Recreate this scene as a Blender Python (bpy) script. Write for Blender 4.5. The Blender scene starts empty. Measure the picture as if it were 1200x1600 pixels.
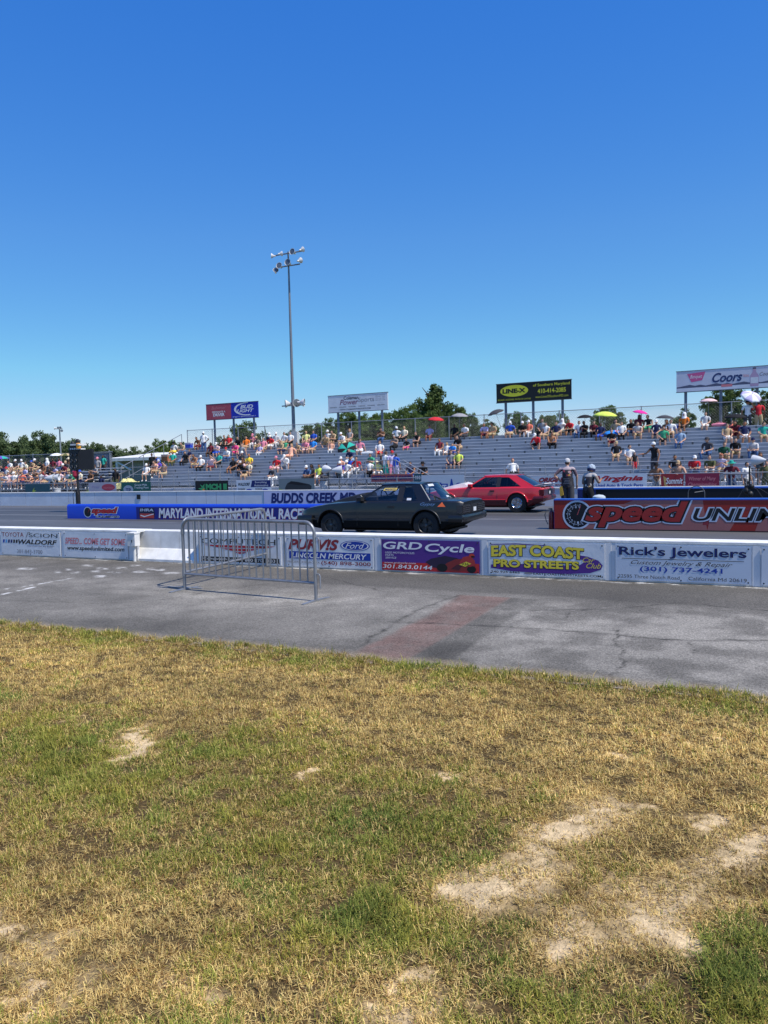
import bpy, bmesh, math, random
import numpy as np
from mathutils import Vector, Matrix

sc = bpy.context.scene
COL = sc.collection
RND = random.Random(11)
NPR = np.random.default_rng(5)

# ------------------------------------------------------------------ camera
PITCH, ROLL, YAW, EYE = 0.0611, -0.0244, 0.4495, 1.7695
FPX = 1200.0                                      # focal length for a 1200 x 1600 frame
_F = np.array([-math.sin(YAW)*math.cos(PITCH), math.cos(YAW)*math.cos(PITCH), -math.sin(PITCH)])
_R = np.array([math.cos(YAW), math.sin(YAW), 0.0]); _U = np.cross(_R, _F)
_R2 = math.cos(ROLL)*_R + math.sin(ROLL)*_U; _U2 = -math.sin(ROLL)*_R + math.cos(ROLL)*_U
cd = bpy.data.cameras.new('camera'); cam = bpy.data.objects.new('camera', cd); COL.objects.link(cam)
cam.matrix_world = Matrix(((_R2[0], _U2[0], -_F[0], 0), (_R2[1], _U2[1], -_F[1], 0), (_R2[2], _U2[2], -_F[2], EYE), (0, 0, 0, 1)))
cd.sensor_fit = 'VERTICAL'; cd.sensor_height = 24.0; cd.lens = 24.0*FPX/1600.0
cd.clip_start = 0.05; cd.clip_end = 4000
sc.camera = cam

def ray(x, y): return _F + (x-600)/FPX*_R2 - (y-800)/FPX*_U2
def onY(x, y, Y):
    d = ray(x, y); p = d*Y/d[1]; return Vector((p[0], p[1], p[2]+EYE))
def onZ(x, y, z=0.0):
    d = ray(x, y); p = d*(z-EYE)/d[2]; return Vector((p[0], p[1], p[2]+EYE))

# ------------------------------------------------------------------ sky, sun, exposure
SUN = Vector((0.664, -0.105, 1.04)).normalized()
SKY_STRENGTH, SUN_STRENGTH, EXPOSURE = 0.14, 5.0, 0.06
w = bpy.data.worlds.new('World'); sc.world = w; w.use_nodes = True
nt = w.node_tree; bg = nt.nodes['Background']
sky = nt.nodes.new('ShaderNodeTexSky'); sky.sky_type = 'NISHITA'; sky.sun_disc = False
sky.sun_elevation = math.asin(SUN.z); sky.sun_rotation = math.atan2(SUN.x, SUN.y)
sky.altitude = 0; sky.air_density = 1.0; sky.dust_density = 0.0; sky.ozone_density = 8.0
# a clear, deeply saturated summer sky: lift the zenith and the saturation of the physical sky
sp = nt.nodes.new('ShaderNodeSeparateColor'); sp.mode = 'HSV'; cb = nt.nodes.new('ShaderNodeCombineColor'); cb.mode = 'HSV'
nt.links.new(sky.outputs[0], sp.inputs[0])
def _math(op, a, v):
    n = nt.nodes.new('ShaderNodeMath'); n.operation = op; nt.links.new(a, n.inputs[0]); n.inputs[1].default_value = v; return n.outputs[0]
nt.links.new(_math('MAXIMUM', _math('ADD', _math('MULTIPLY', sp.outputs[0], 2.0), -0.607), 0.578), cb.inputs[0])
_mx = nt.nodes.new('ShaderNodeMath'); _mx.operation = 'MAXIMUM'
nt.links.new(_math('ADD', _math('MULTIPLY', sp.outputs[1], 2.07), -0.65), _mx.inputs[0]); nt.links.new(_math('ADD', _math('MULTIPLY', sp.outputs[1], 1.2), -0.01), _mx.inputs[1])
nt.links.new(_math('MINIMUM', _mx.outputs[0], 0.945), cb.inputs[1])
nt.links.new(_math('MULTIPLY', _math('POWER', _math('MULTIPLY', sp.outputs[2], SKY_STRENGTH), 0.38), 0.865/SKY_STRENGTH), cb.inputs[2])
nt.links.new(cb.outputs[0], bg.inputs[0]); bg.inputs[1].default_value = SKY_STRENGTH
ld = bpy.data.lights.new('sun', 'SUN'); lo = bpy.data.objects.new('sun', ld); COL.objects.link(lo)
ld.energy = SUN_STRENGTH; ld.angle = math.radians(0.53); ld.color = (1.0, 0.94, 0.83)
lo.rotation_euler = SUN.to_track_quat('Z', 'Y').to_euler(); lo.location = (20, -5, 30)
sc.view_settings.view_transform = 'Standard'; sc.view_settings.look = 'None'
sc.view_settings.exposure = EXPOSURE; sc.view_settings.gamma = 1.0

# ------------------------------------------------------------------ materials
MATS = {}
def mat(name, col, rough=0.6, metal=0.0, var=0.12, scale=3.0, coat=0.0, bump=0.0, bscale=40.0, spec=0.5):
    if name in MATS: return MATS[name]
    m = bpy.data.materials.new(name); m.use_nodes = True; t = m.node_tree; b = t.nodes['Principled BSDF']
    b.inputs['Roughness'].default_value = rough; b.inputs['Metallic'].default_value = metal
    b.inputs['Coat Weight'].default_value = coat; b.inputs['Specular IOR Level'].default_value = spec
    tc = t.nodes.new('ShaderNodeTexCoord')
    n = t.nodes.new('ShaderNodeTexNoise'); n.inputs['Scale'].default_value = scale; n.inputs['Detail'].default_value = 5
    t.links.new(tc.outputs['Object'], n.inputs['Vector'])
    r = t.nodes.new('ShaderNodeValToRGB'); t.links.new(n.outputs['Fac'], r.inputs['Fac'])
    r.color_ramp.elements[0].position = 0.3; r.color_ramp.elements[1].position = 0.7
    c = list(col)
    r.color_ramp.elements[0].color = [max(0, v*(1-var)) for v in c]+[1]
    r.color_ramp.elements[1].color = [min(1, v*(1+var)) for v in c]+[1]
    t.links.new(r.outputs['Color'], b.inputs['Base Color'])
    if bump > 0:
        n2 = t.nodes.new('ShaderNodeTexNoise'); n2.inputs['Scale'].default_value = bscale; n2.inputs['Detail'].default_value = 4
        t.links.new(tc.outputs['Object'], n2.inputs['Vector'])
        bp = t.nodes.new('ShaderNodeBump'); bp.inputs['Strength'].default_value = bump; bp.inputs['Distance'].default_value = 0.01
        t.links.new(n2.outputs['Fac'], bp.inputs['Height']); t.links.new(bp.outputs[0], b.inputs['Normal'])
    MATS[name] = m
    return m

def glass_mat(name, tint, refl=0.08, opacity=0.35):
    if name in MATS: return MATS[name]
    m = bpy.data.materials.new(name); m.use_nodes = True; t = m.node_tree
    for n in list(t.nodes): t.nodes.remove(n)
    out = t.nodes.new('ShaderNodeOutputMaterial'); tr = t.nodes.new('ShaderNodeBsdfTransparent'); tr.inputs[0].default_value = (*tint, 1)
    gl = t.nodes.new('ShaderNodeBsdfGlossy'); gl.inputs['Roughness'].default_value = 0.02
    lw = t.nodes.new('ShaderNodeLayerWeight'); lw.inputs[0].default_value = .5
    pw = t.nodes.new('ShaderNodeMath'); pw.operation = 'POWER'; pw.inputs[1].default_value = 3.0; t.links.new(lw.outputs['Facing'], pw.inputs[0])
    ma = t.nodes.new('ShaderNodeMath'); ma.operation = 'MULTIPLY_ADD'; ma.inputs[1].default_value = .75; ma.inputs[2].default_value = refl; t.links.new(pw.outputs[0], ma.inputs[0])
    mx = t.nodes.new('ShaderNodeMixShader'); t.links.new(ma.outputs[0], mx.inputs[0])
    t.links.new(tr.outputs[0], mx.inputs[1]); t.links.new(gl.outputs[0], mx.inputs[2]); t.links.new(mx.outputs[0], out.inputs[0])
    MATS[name] = m; return m

def attr_mat(name, rough=0.9, spec=0.2, noise=0.0, nscale=60.0, bump=0.0, bscale=120.0, transl=0.0, speck=0.0):
    """base colour from the colour attribute 'col' with procedural grain"""
    m = bpy.data.materials.new(name); m.use_nodes = True; t = m.node_tree; b = t.nodes['Principled BSDF']
    b.inputs['Roughness'].default_value = rough; b.inputs['Specular IOR Level'].default_value = spec
    a = t.nodes.new('ShaderNodeAttribute'); a.attribute_name = 'col'
    src = a.outputs['Color']; tc = t.nodes.new('ShaderNodeTexCoord')
    def grain(src, scale, amt, typ='noise'):
        if typ == 'noise':
            n = t.nodes.new('ShaderNodeTexNoise'); n.inputs['Detail'].default_value = 3; o = n.outputs['Fac']
        else:
            n = t.nodes.new('ShaderNodeTexVoronoi'); o = n.outputs['Color']
        n.inputs['Scale'].default_value = scale; t.links.new(tc.outputs['Object'], n.inputs['Vector'])
        mr = t.nodes.new('ShaderNodeMapRange'); mr.inputs['From Min'].default_value = 0.25 if typ == 'noise' else 0
        mr.inputs['From Max'].default_value = 0.75 if typ == 'noise' else 1
        mr.inputs['To Min'].default_value = 1-amt; mr.inputs['To Max'].default_value = 1+amt
        t.links.new(o, mr.inputs['Value'])
        mx = t.nodes.new('ShaderNodeMix'); mx.data_type = 'RGBA'; mx.blend_type = 'MULTIPLY'; mx.inputs['Factor'].default_value = 1
        t.links.new(src, mx.inputs[6]); t.links.new(mr.outputs[0], mx.inputs[7]); return mx.outputs[2]
    if noise > 0: src = grain(src, nscale, noise)
    if speck > 0: src = grain(src, 90.0, speck, 'vor')
    t.links.new(src, b.inputs['Base Color'])
    if bump > 0:
        n2 = t.nodes.new('ShaderNodeTexNoise'); n2.inputs['Scale'].default_value = bscale; n2.inputs['Detail'].default_value = 5
        t.links.new(tc.outputs['Object'], n2.inputs['Vector'])
        bp = t.nodes.new('ShaderNodeBump'); bp.inputs['Strength'].default_value = bump; bp.inputs['Distance'].default_value = 0.01
        t.links.new(n2.outputs['Fac'], bp.inputs['Height']); t.links.new(bp.outputs[0], b.inputs['Normal'])
    if transl > 0:
        out = t.nodes['Material Output']; ts = t.nodes.new('ShaderNodeBsdfTranslucent'); t.links.new(src, ts.inputs[0])
        mx = t.nodes.new('ShaderNodeMixShader'); mx.inputs[0].default_value = transl
        t.links.new(b.outputs[0], mx.inputs[1]); t.links.new(ts.outputs[0], mx.inputs[2]); t.links.new(mx.outputs[0], out.inputs[0])
    MATS[name] = m; return m

PAL = dict(white=(.78,.78,.77), cream=(.72,.66,.5), black=(.016,.016,.018), navy=(.018,.025,.08), blue=(.03,.1,.5), brightblue=(.03,.25,.7),
    red=(.55,.03,.04), hotpink=(.75,.08,.25), pink=(.7,.25,.33), palepink=(.75,.52,.52), maroon=(.16,.025,.04), orange=(.8,.2,.03), coral=(.75,.2,.13),
    teal=(.03,.38,.3), green=(.06,.38,.2), olive=(.11,.12,.05), lime=(.6,.72,.12), paleyellow=(.75,.75,.3), yellow=(.8,.6,.06), purple=(.12,.07,.4),
    lavender=(.5,.46,.68), grey=(.3,.3,.31), lightgrey=(.52,.52,.53), charcoal=(.06,.06,.07), brown=(.16,.08,.045), tan=(.48,.34,.2), khaki=(.45,.35,.2),
    denim=(.06,.12,.26), paledenim=(.25,.36,.5), peach=(.75,.4,.28), taupe=(.25,.2,.17), darkgreen=(.02,.09,.05), magenta=(.7,.03,.3), silver=(.5,.5,.52))
SKIN = dict(light=(.52,.3,.2), mid=(.4,.21,.13), dark=(.12,.06,.035), tanned=(.36,.17,.09))
def cloth(c): return mat('cloth_'+c, PAL[c], .85, var=.1, scale=9, spec=.2)
def skinm(s): return mat('skin_'+s, SKIN[s], .6, var=.06, scale=8, spec=.3)
def paint(name, rgb, rough=.45): return mat('print_'+name, rgb, rough, var=.04, scale=2, spec=.3)

# ------------------------------------------------------------------ mesh helpers
def link(o): COL.objects.link(o); return o
def tag(o, label=None, cat=None, group=None, kind=None):
    if label: o['label'] = label
    if cat: o['category'] = cat
    if group: o['group'] = group
    if kind: o['kind'] = kind
    return o
def thing(name, label, cat, loc=(0, 0, 0), rz=0.0, group=None):
    o = bpy.data.objects.new(name, None); o.empty_display_size = .2; link(o)
    o.location = loc; o.rotation_euler = (0, 0, rz); return tag(o, label, cat, group)

class MB:
    def __init__(s, off=(0, 0, 0)): s.v = []; s.f = []; s.m = []; s.off = Vector(off)
    def add(s, vs, fs, mi=0):
        b = len(s.v); s.v += [tuple(p) for p in vs]; s.f += [tuple(b+i for i in f) for f in fs]; s.m += [mi]*len(fs); return s
    def box(s, x0, x1, y0, y1, z0, z1, mi=0):
        return s.add([(x0,y0,z0),(x1,y0,z0),(x1,y1,z0),(x0,y1,z0),(x0,y0,z1),(x1,y0,z1),(x1,y1,z1),(x0,y1,z1)],
                     [(0,3,2,1),(4,5,6,7),(0,1,5,4),(1,2,6,5),(2,3,7,6),(3,0,4,7)], mi)
    def tube(s, pts, r, n=8, mi=0, cap=True):
        pts = [Vector(p) for p in pts]; rs = r if isinstance(r, (list, tuple)) else [r]*len(pts); vs = []; fs = []
        u = None
        for i, p in enumerate(pts):
            d = (pts[min(i+1, len(pts)-1)]-pts[max(i-1, 0)])
            if d.length < 1e-9: d = Vector((0, 0, 1))
            d.normalize()
            if u is None:
                a = Vector((0, 0, 1)) if abs(d.z) < .9 else Vector((1, 0, 0)); u = d.cross(a).normalized()
            else:
                u = (u-d*u.dot(d)); u = u.normalized() if u.length > 1e-6 else d.orthogonal().normalized()
            q = d.cross(u)
            vs += [p+(u*math.cos(2*math.pi*k/n)+q*math.sin(2*math.pi*k/n))*rs[i] for k in range(n)]
        for i in range(len(pts)-1):
            fs += [(i*n+k, i*n+(k+1) % n, (i+1)*n+(k+1) % n, (i+1)*n+k) for k in range(n)]
        if cap: fs += [tuple(range(n))[::-1], tuple((len(pts)-1)*n+k for k in range(n))]
        return s.add(vs, fs, mi)
    def prism(s, poly, fn0, fn1, mi=0):
        """poly: 2D outline (ccw seen from outside); fn0 maps to the outer face, fn1 to the inner"""
        n = len(poly); vs = [fn0(*p) for p in poly]+[fn1(*p) for p in poly]
        fs = [tuple(range(n)), tuple(range(2*n-1, n-1, -1))]+[(i, n+i, n+(i+1) % n, (i+1) % n) for i in range(n)]
        return s.add(vs, fs, mi)
    def lathe(s, prof, M=None, n=24, mi=0):
        """prof: (radius, height) list turned about local z"""
        vs = []; fs = []
        for (r, h) in prof: vs += [Vector((r*math.cos(2*math.pi*k/n), r*math.sin(2*math.pi*k/n), h)) for k in range(n)]
        for i in range(len(prof)-1): fs += [(i*n+k, i*n+(k+1) % n, (i+1)*n+(k+1) % n, (i+1)*n+k) for k in range(n)]
        if M is not None: vs = [M @ p for p in vs]
        return s.add(vs, fs, mi)
    def ball(s, c, r, n=12, m=8, mi=0):
        rx, ry, rz = (r, r, r) if not isinstance(r, (tuple, list)) else r
        vs = [(c[0], c[1], c[2]-rz)]; fs = []
        for i in range(1, m):
            a = -math.pi/2+math.pi*i/m
            vs += [(c[0]+rx*math.cos(a)*math.cos(2*math.pi*k/n), c[1]+ry*math.cos(a)*math.sin(2*math.pi*k/n), c[2]+rz*math.sin(a)) for k in range(n)]
        vs.append((c[0], c[1], c[2]+rz)); t = len(vs)-1
        for k in range(n):
            fs.append((0, 1+(k+1) % n, 1+k)); fs.append((t, 1+(m-2)*n+k, 1+(m-2)*n+(k+1) % n))
            for i in range(m-2): fs.append((1+i*n+k, 1+i*n+(k+1) % n, 1+(i+1)*n+(k+1) % n, 1+(i+1)*n+k))
        return s.add(vs, fs, mi)
    def loft(s, rings, mi=0, closed=True, caps=True):
        n = len(rings[0]); vs = [p for r in rings for p in r]; fs = []; kk = n if closed else n-1
        for i in range(len(rings)-1): fs += [(i*n+k, i*n+(k+1) % n, (i+1)*n+(k+1) % n, (i+1)*n+k) for k in range(kk)]
        if caps and closed: fs += [tuple(range(n))[::-1], tuple((len(rings)-1)*n+k for k in range(n))]
        return s.add(vs, fs, mi)
    def build(s, name, mats, parent=None, loc=None, smooth=True, angle=35, fixn=True):
        me = bpy.data.meshes.new(name); o = s.off
        me.from_pydata([(p[0]-o.x, p[1]-o.y, p[2]-o.z) for p in s.v], [], s.f)
        ms = mats if isinstance(mats, (list, tuple)) else [mats]
        for m in ms: me.materials.append(m)
        if len(ms) > 1: me.polygons.foreach_set('material_index', s.m)
        if fixn:
            bm = bmesh.new(); bm.from_mesh(me); bmesh.ops.recalc_face_normals(bm, faces=bm.faces); bm.to_mesh(me); bm.free()
        if smooth:
            me.polygons.foreach_set('use_smooth', [True]*len(me.polygons)); me.set_sharp_from_angle(angle=math.radians(angle))
        ob = bpy.data.objects.new(name, me); link(ob)
        if parent: ob.parent = parent
        if loc is not None: ob.location = loc
        return ob

def np_mesh(name, V, F, mats, cols=None, parent=None, corner=False, smooth=False):
    me = bpy.data.meshes.new(name); nv, nf, k = len(V), len(F), F.shape[1]
    me.vertices.add(nv); me.vertices.foreach_set('co', np.ascontiguousarray(V, np.float32).ravel())
    me.loops.add(nf*k); me.loops.foreach_set('vertex_index', np.ascontiguousarray(F, np.int32).ravel())
    me.polygons.add(nf); me.polygons.foreach_set('loop_start', np.arange(0, nf*k, k, dtype=np.int32))
    me.polygons.foreach_set('loop_total', np.full(nf, k, np.int32))
    if smooth: me.polygons.foreach_set('use_smooth', np.ones(nf, bool))
    me.update(calc_edges=True)
    if cols is not None:
        a = me.color_attributes.new('col', 'FLOAT_COLOR', 'POINT')
        c4 = np.ones((nv, 4), np.float32); c4[:, :3] = cols; a.data.foreach_set('color', c4.ravel())
    for m in (mats if isinstance(mats, (list, tuple)) else [mats]): me.materials.append(m)
    ob = bpy.data.objects.new(name, me); link(ob)
    if parent: ob.parent = parent
    return ob

def vnoise(x, y, seed=0, octs=4, lac=2.0, gain=.5):
    """value noise in numpy, about 0..1"""
    tot = np.zeros_like(x, dtype=float); amp = 1.0; nrm = 0
    for o in range(octs):
        rg = np.random.default_rng(seed*17+o); T = rg.random((256, 256))
        xi = np.floor(x).astype(int); yi = np.floor(y).astype(int); fx = x-xi; fy = y-yi
        fx = fx*fx*(3-2*fx); fy = fy*fy*(3-2*fy)
        a = T[xi & 255, yi & 255]; b = T[(xi+1) & 255, yi & 255]; c = T[xi & 255, (yi+1) & 255]; d = T[(xi+1) & 255, (yi+1) & 255]
        tot += amp*((a*(1-fx)+b*fx)*(1-fy)+(c*(1-fx)+d*fx)*fy); nrm += amp; amp *= gain; x = x*lac+13.7; y = y*lac+7.1
    return tot/nrm

def smooth(a, b, x): t = np.clip((x-a)/(b-a), 0, 1); return t*t*(3-2*t)
def seg_dist(x, y, pts):
    d = np.full_like(x, 1e9)
    for (ax, ay), (bx, by) in zip(pts[:-1], pts[1:]):
        vx, vy = bx-ax, by-ay; L = vx*vx+vy*vy+1e-12
        t = np.clip(((x-ax)*vx+(y-ay)*vy)/L, 0, 1); d = np.minimum(d, np.hypot(x-ax-t*vx, y-ay-t*vy))
    return d

# lettering: a font curve turned into mesh and fitted to a box
_TX = {}
def glyphs(s, bold, shear):
    k = (s, bold, shear)
    if k not in _TX:
        cu = bpy.data.curves.new('t', 'FONT'); cu.body = s; cu.offset = bold; cu.shear = shear; cu.resolution_u = 4
        ob = bpy.data.objects.new('t', cu); link(ob); bpy.context.view_layer.update()
        me = bpy.data.meshes.new_from_object(ob.evaluated_get(bpy.context.evaluated_depsgraph_get()))
        v = np.array([(p.co.x, p.co.y) for p in me.vertices]); f = [tuple(p.vertices) for p in me.polygons]
        bpy.data.objects.remove(ob); bpy.data.curves.remove(cu); bpy.data.meshes.remove(me); _TX[k] = (v, f)
    return _TX[k]
def letters(parent, s, x0, z0, x1, z1, m, depth=.003, bold=0.0, shear=0.0, name='lettering', outline=0.0, warp=None, ref=None):
    """lettering in the local plane of parent (x right, z up, front = -y)"""
    v, f = glyphs(s, bold+outline, shear)
    vr = glyphs(s, bold, shear)[0] if outline else v
    mn, mx = vr.min(0), vr.max(0); sx = (x1-x0)/(mx[0]-mn[0]); sz = (z1-z0)/(mx[1]-mn[1])
    P = [((p[0]-mn[0])*sx+x0, (p[1]-mn[1])*sz+z0) for p in v]
    if warp: P = [warp(*p) for p in P]
    b = MB(); b.add([(p[0], -depth, p[1]) for p in P], f)
    return b.build(name, m, parent, smooth=False, fixn=False)
def shape(parent, name, pts, m, depth=.002):
    b = MB(); b.add([(p[0], -depth, p[1]) for p in pts], [tuple(range(len(pts)))]); return b.build(name, m, parent, smooth=False, fixn=False)
def ell(cx, cz, rx, rz, n=36, a0=0, a1=360):
    full = (a1-a0) == 360; k = n if full else n+1
    return [(cx+rx*math.cos(math.radians(a0+(a1-a0)*i/n)), cz+rz*math.sin(math.radians(a0+(a1-a0)*i/n))) for i in range(k)]
def ringshape(parent, name, cx, cz, r0, r1, m, depth, n=40, a0=0, a1=360, sx=1.0):
    b = MB(); vs = []; full = a1-a0 == 360
    for i in range(n+1):
        a = math.radians(a0+(a1-a0)*i/n); vs += [(cx+sx*r0*math.cos(a), -depth, cz+r0*math.sin(a)), (cx+sx*r1*math.cos(a), -depth, cz+r1*math.sin(a))]
    b.add(vs, [(2*i, 2*i+1, 2*i+3, 2*i+2) for i in range(n)]); return b.build(name, m, parent, smooth=False, fixn=False)
def panel(name, label, cat, x0, x1, y, z0, z1, m, thick=.02, group=None, screws=None, wave=0.0):
    """flat printed panel, origin at its lower left front corner"""
    W, H = x1-x0, z1-z0; b = MB()
    b.box(0, W, 0, thick, 0, H); o = b.build(name, m, None, (x0, y, z0), smooth=False); tag(o, label, cat, group)
    if screws:
        for (u, v) in screws:
            q = MB(); q.lathe([(0, -.004), (.009, -.004), (.011, 0)], Matrix.Translation((u*W, 0, v*H)) @ Matrix.Rotation(math.radians(90), 4, 'X') @ Matrix.Scale(-1, 4, (0, 0, 1)), 8)
            q.build('screw', mat('screw', (.05, .05, .05), .5, .6), o)
    return o, W, H

# ================================================================== GROUND
def pxy(X, Y, Z=0.0):
    dx, dy, dz = X, Y, Z-EYE
    zc = dx*_F[0]+dy*_F[1]+dz*_F[2]; zc = np.maximum(zc, .05)
    return 600+FPX*(dx*_R2[0]+dy*_R2[1]+dz*_R2[2])/zc, 800-FPX*(dx*_U2[0]+dy*_U2[1]+dz*_U2[2])/zc

def bank_z(x, y):
    s = smooth(-43, -38.5, x)*smooth(40.5, 48.0, y)*2.95
    return s + .9*smooth(60, 140, y)*(1-smooth(-52, -40, x)) - 1.2*smooth(110, 260, y)*smooth(-52, -40, x)

# ground sheet out to the horizon, with the grass bank the grandstand backs on to
gx = np.unique(np.concatenate([np.linspace(-2600, -120, 22), np.linspace(-120, 60, 91), np.linspace(60, 1500, 16)]))
gy = np.unique(np.concatenate([np.linspace(-400, -4, 12), np.linspace(-4, 30, 12), np.linspace(30, 64, 40), np.linspace(64, 300, 36), np.linspace(300, 2600, 16)]))
GX, GY = np.meshgrid(gx, gy, indexing='ij'); GZ = bank_z(GX, GY)-.06
V = np.stack([GX, GY, GZ], -1).reshape(-1, 3); ny = len(gy)
I, J = np.meshgrid(np.arange(len(gx)-1), np.arange(ny-1), indexing='ij'); b0 = (I*ny+J).ravel()
F = np.stack([b0, b0+ny, b0+ny+1, b0+1], -1)
n = vnoise(GX.ravel()/7, GY.ravel()/7, 3)
cols = np.array([.085, .115, .03])*(.6+.8*n[:, None])
np_mesh('ground', V, F, attr_mat('turf', .95, .1, .35, 4.0), cols, smooth=True)['kind'] = 'structure'

def grid(x0, x1, nx, y0, y1, nyy):
    xs = np.linspace(x0, x1, nx); ys = np.linspace(y0, y1, nyy); X, Y = np.meshgrid(xs, ys, indexing='ij')
    I, J = np.meshgrid(np.arange(nx-1), np.arange(nyy-1), indexing='ij'); b = (I*nyy+J).ravel()
    return X.ravel(), Y.ravel(), np.stack([b, b+nyy, b+nyy+1, b+1], -1)
def gpx(px, py, blobs):
    """sum of soft blobs placed where they lie on the ground"""
    t = np.zeros_like(px)
    for (cx, cy, rx, ry, a, *r) in blobs:
        th = math.radians(r[0]) if r else 0; dx = px-cx; dy = py-cy
        u = (dx*math.cos(th)+dy*math.sin(th))/rx; v = (-dx*math.sin(th)+dy*math.cos(th))/ry
        t += a*np.exp(-(u*u+v*v))
    return t
DIRT = [(222, 1162, 34, 13, 1.5, -25), (200, 1182, 14, 9, .9), (490, 1197, 16, 10, .75), (480, 1212, 10, 6, .7), (128, 1132, 20, 7, .6), (5, 1113, 20, 7, .6),
        (745, 1388, 50, 19, 1.25), (700, 1375, 26, 12, .7), (885, 1300, 44, 16, 1.3, -20), (840, 1345, 35, 18, .8, 40), (980, 1268, 40, 14, .7), (1097, 1285, 26, 11, 1.3),
        (1180, 1318, 36, 22, 1.2, -20), (1120, 1365, 50, 20, .7, -20), (880, 1487, 34, 26, 1.1), (1000, 1450, 70, 26, .85, -15), (1050, 1480, 40, 20, .6), (940, 1265, 30, 12, .5), (730, 1220, 70, 9, .5, 8),
        (30, 1465, 60, 34, .62), (0, 1445, 25, 10, .6), (60, 1560, 70, 28, .6), (300, 1548, 60, 18, .5), (620, 1530, 40, 14, .55), (590, 1575, 60, 16, .45), (1090, 1152, 46, 9, .5), (960, 1180, 34, 10, .45),
        (1000, 1545, 40, 16, .6), (700, 1580, 50, 20, .4), (170, 1152, 30, 8, .4), (640, 1600, 50, 12, .5), (1010, 1385, 80, 20, .4), (1170, 1410, 40, 16, .4)]
GREEN = [(300, 1200, 230, 60, .2), (560, 1310, 240, 80, .24), (90, 1190, 130, 50, .26), (720, 1330, 70, 40, .2), (390, 1150, 60, 18, .2), (640, 1290, 80, 40, .25), (880, 1400, 40, 18, .4), (930, 1340, 70, 22, .2), (830, 1550, 100, 60, .3),
         (1150, 1500, 70, 60, .6), (800, 1440, 60, 40, .35), (480, 1455, 60, 30, .2), (270, 1345, 60, 25, .25), (380, 1480, 60, 25, .15), (960, 1375, 60, 16, .3), (560, 1420, 60, 40, .25), (1080, 1570, 120, 40, .45), (980, 1500, 60, 25, .3), (700, 1480, 80, 50, .2), (700, 1215, 60, 20, .15), (1010, 1170, 70, 16, .12), (420, 1340, 60, 26, .2), (590, 1440, 40, 30, .3), (30, 1540, 30, 14, .3),
         (150, 1470, 130, 80, -.3), (300, 1410, 120, 40, -.18), (980, 1230, 200, 40, -.14), (500, 1540, 120, 60, -.2), (330, 1390, 60, 18, -.15)]
DIRT2 = [(a, b, rx*1.9, ry*2.1, .62*k, *r) for (a, b, rx, ry, k, *r) in DIRT]+[(1000, 1400, 170, 70, .4, -20), (850, 1350, 140, 60, .45, -25), (90, 1500, 150, 70, .45), (330, 1560, 140, 35, .4), (620, 1560, 120, 30, .4), (990, 1230, 180, 30, .3), (800, 1460, 60, 50, .2)]
def field(X, Y):
    px, py = pxy(X, Y)
    n1 = vnoise(X/.7+5, Y/.7+3, 1); n2 = vnoise(X/.17, Y/.17, 2, 4, 2.0, .6); n3 = vnoise(X/.045, Y/.045, 9, 2)
    wx = .19*(vnoise(X/.2+3, Y/.2, 14, 4, 2., .65)-.5)*FPX/np.maximum(Y, 1.2); wy = .19*(vnoise(X/.2, Y/.2+8, 15, 4, 2., .65)-.5)*FPX/np.maximum(Y, 1.2)*.5
    d = gpx(px+1.6*wx, py+1.6*wy, DIRT)
    dirt = d*(.05+1.55*n2)+.9*(n3-.5)*smooth(.05, .3, d)-.9*np.maximum(0, vnoise(X/.09, Y/.09, 27, 2)-.58)+.75*np.maximum(0, n2-.66)*smooth(3.4, 2.2, Y)
    g = .05+.26*smooth(4.7, 3.7, Y+.6*(n1-.5))+.40*smooth(5.5, 6.05, Y+.25*(n1-.5))+gpx(px, py, GREEN)*.95+.95*(n1-.5)+1.15*(n2-.5)
    g -= .22*np.exp(-((Y-5.0)/.55)**2)
    g -= .16*smooth(2.3, 1.6, Y)
    thin = gpx(px+1.2*wx, py+1.2*wy, DIRT2)*(.25+1.3*n2)+.9*np.maximum(0, n2-.62)*smooth(4.0, 2.4, Y)+.5*np.maximum(0, n1-.62)
    dirt = np.maximum(dirt, .50*np.clip(thin, 0, 1)); g = g-.35*np.clip(thin, 0, 1)
    return np.clip(dirt, 0, 1.3), np.clip(g, 0, 1), n1, n2, n3

# soil and dead thatch under the lawn
X, Y, F = grid(-14, 6, 800, -1.0, 6.45, 400)
dirt, g, n1, n2, n3 = field(X, Y)
def ground_z(X, Y):
    z = .035*(vnoise(X/.9, Y/.9, 21)-.5)+.026*(vnoise(X/.12, Y/.12, 22, 3)-.5); return z*smooth(6.3, 5.6, Y)-.012*smooth(6.0, 6.3, Y)
Z = ground_z(X, Y)
dk = smooth(.2, .7, dirt)[:, None]; mk = smooth(.1, .45, dirt)[:, None]
c = (np.array([.10, .07, .032])*(.6+.8*n2[:, None])*(1-mk)+np.array([.33, .235, .11])*(.6+.8*n3[:, None])*mk)*(1-dk)+np.array([.62, .47, .27])*(.7+.5*n3[:, None])*(.8+.35*n1[:, None])*dk
soil = np_mesh('soil', np.stack([X, Y, Z], -1), F, attr_mat('soil_mat', .95, .1, .3, 45, 1.0, 90), c, smooth=True); soil['kind'] = 'structure'

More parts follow.
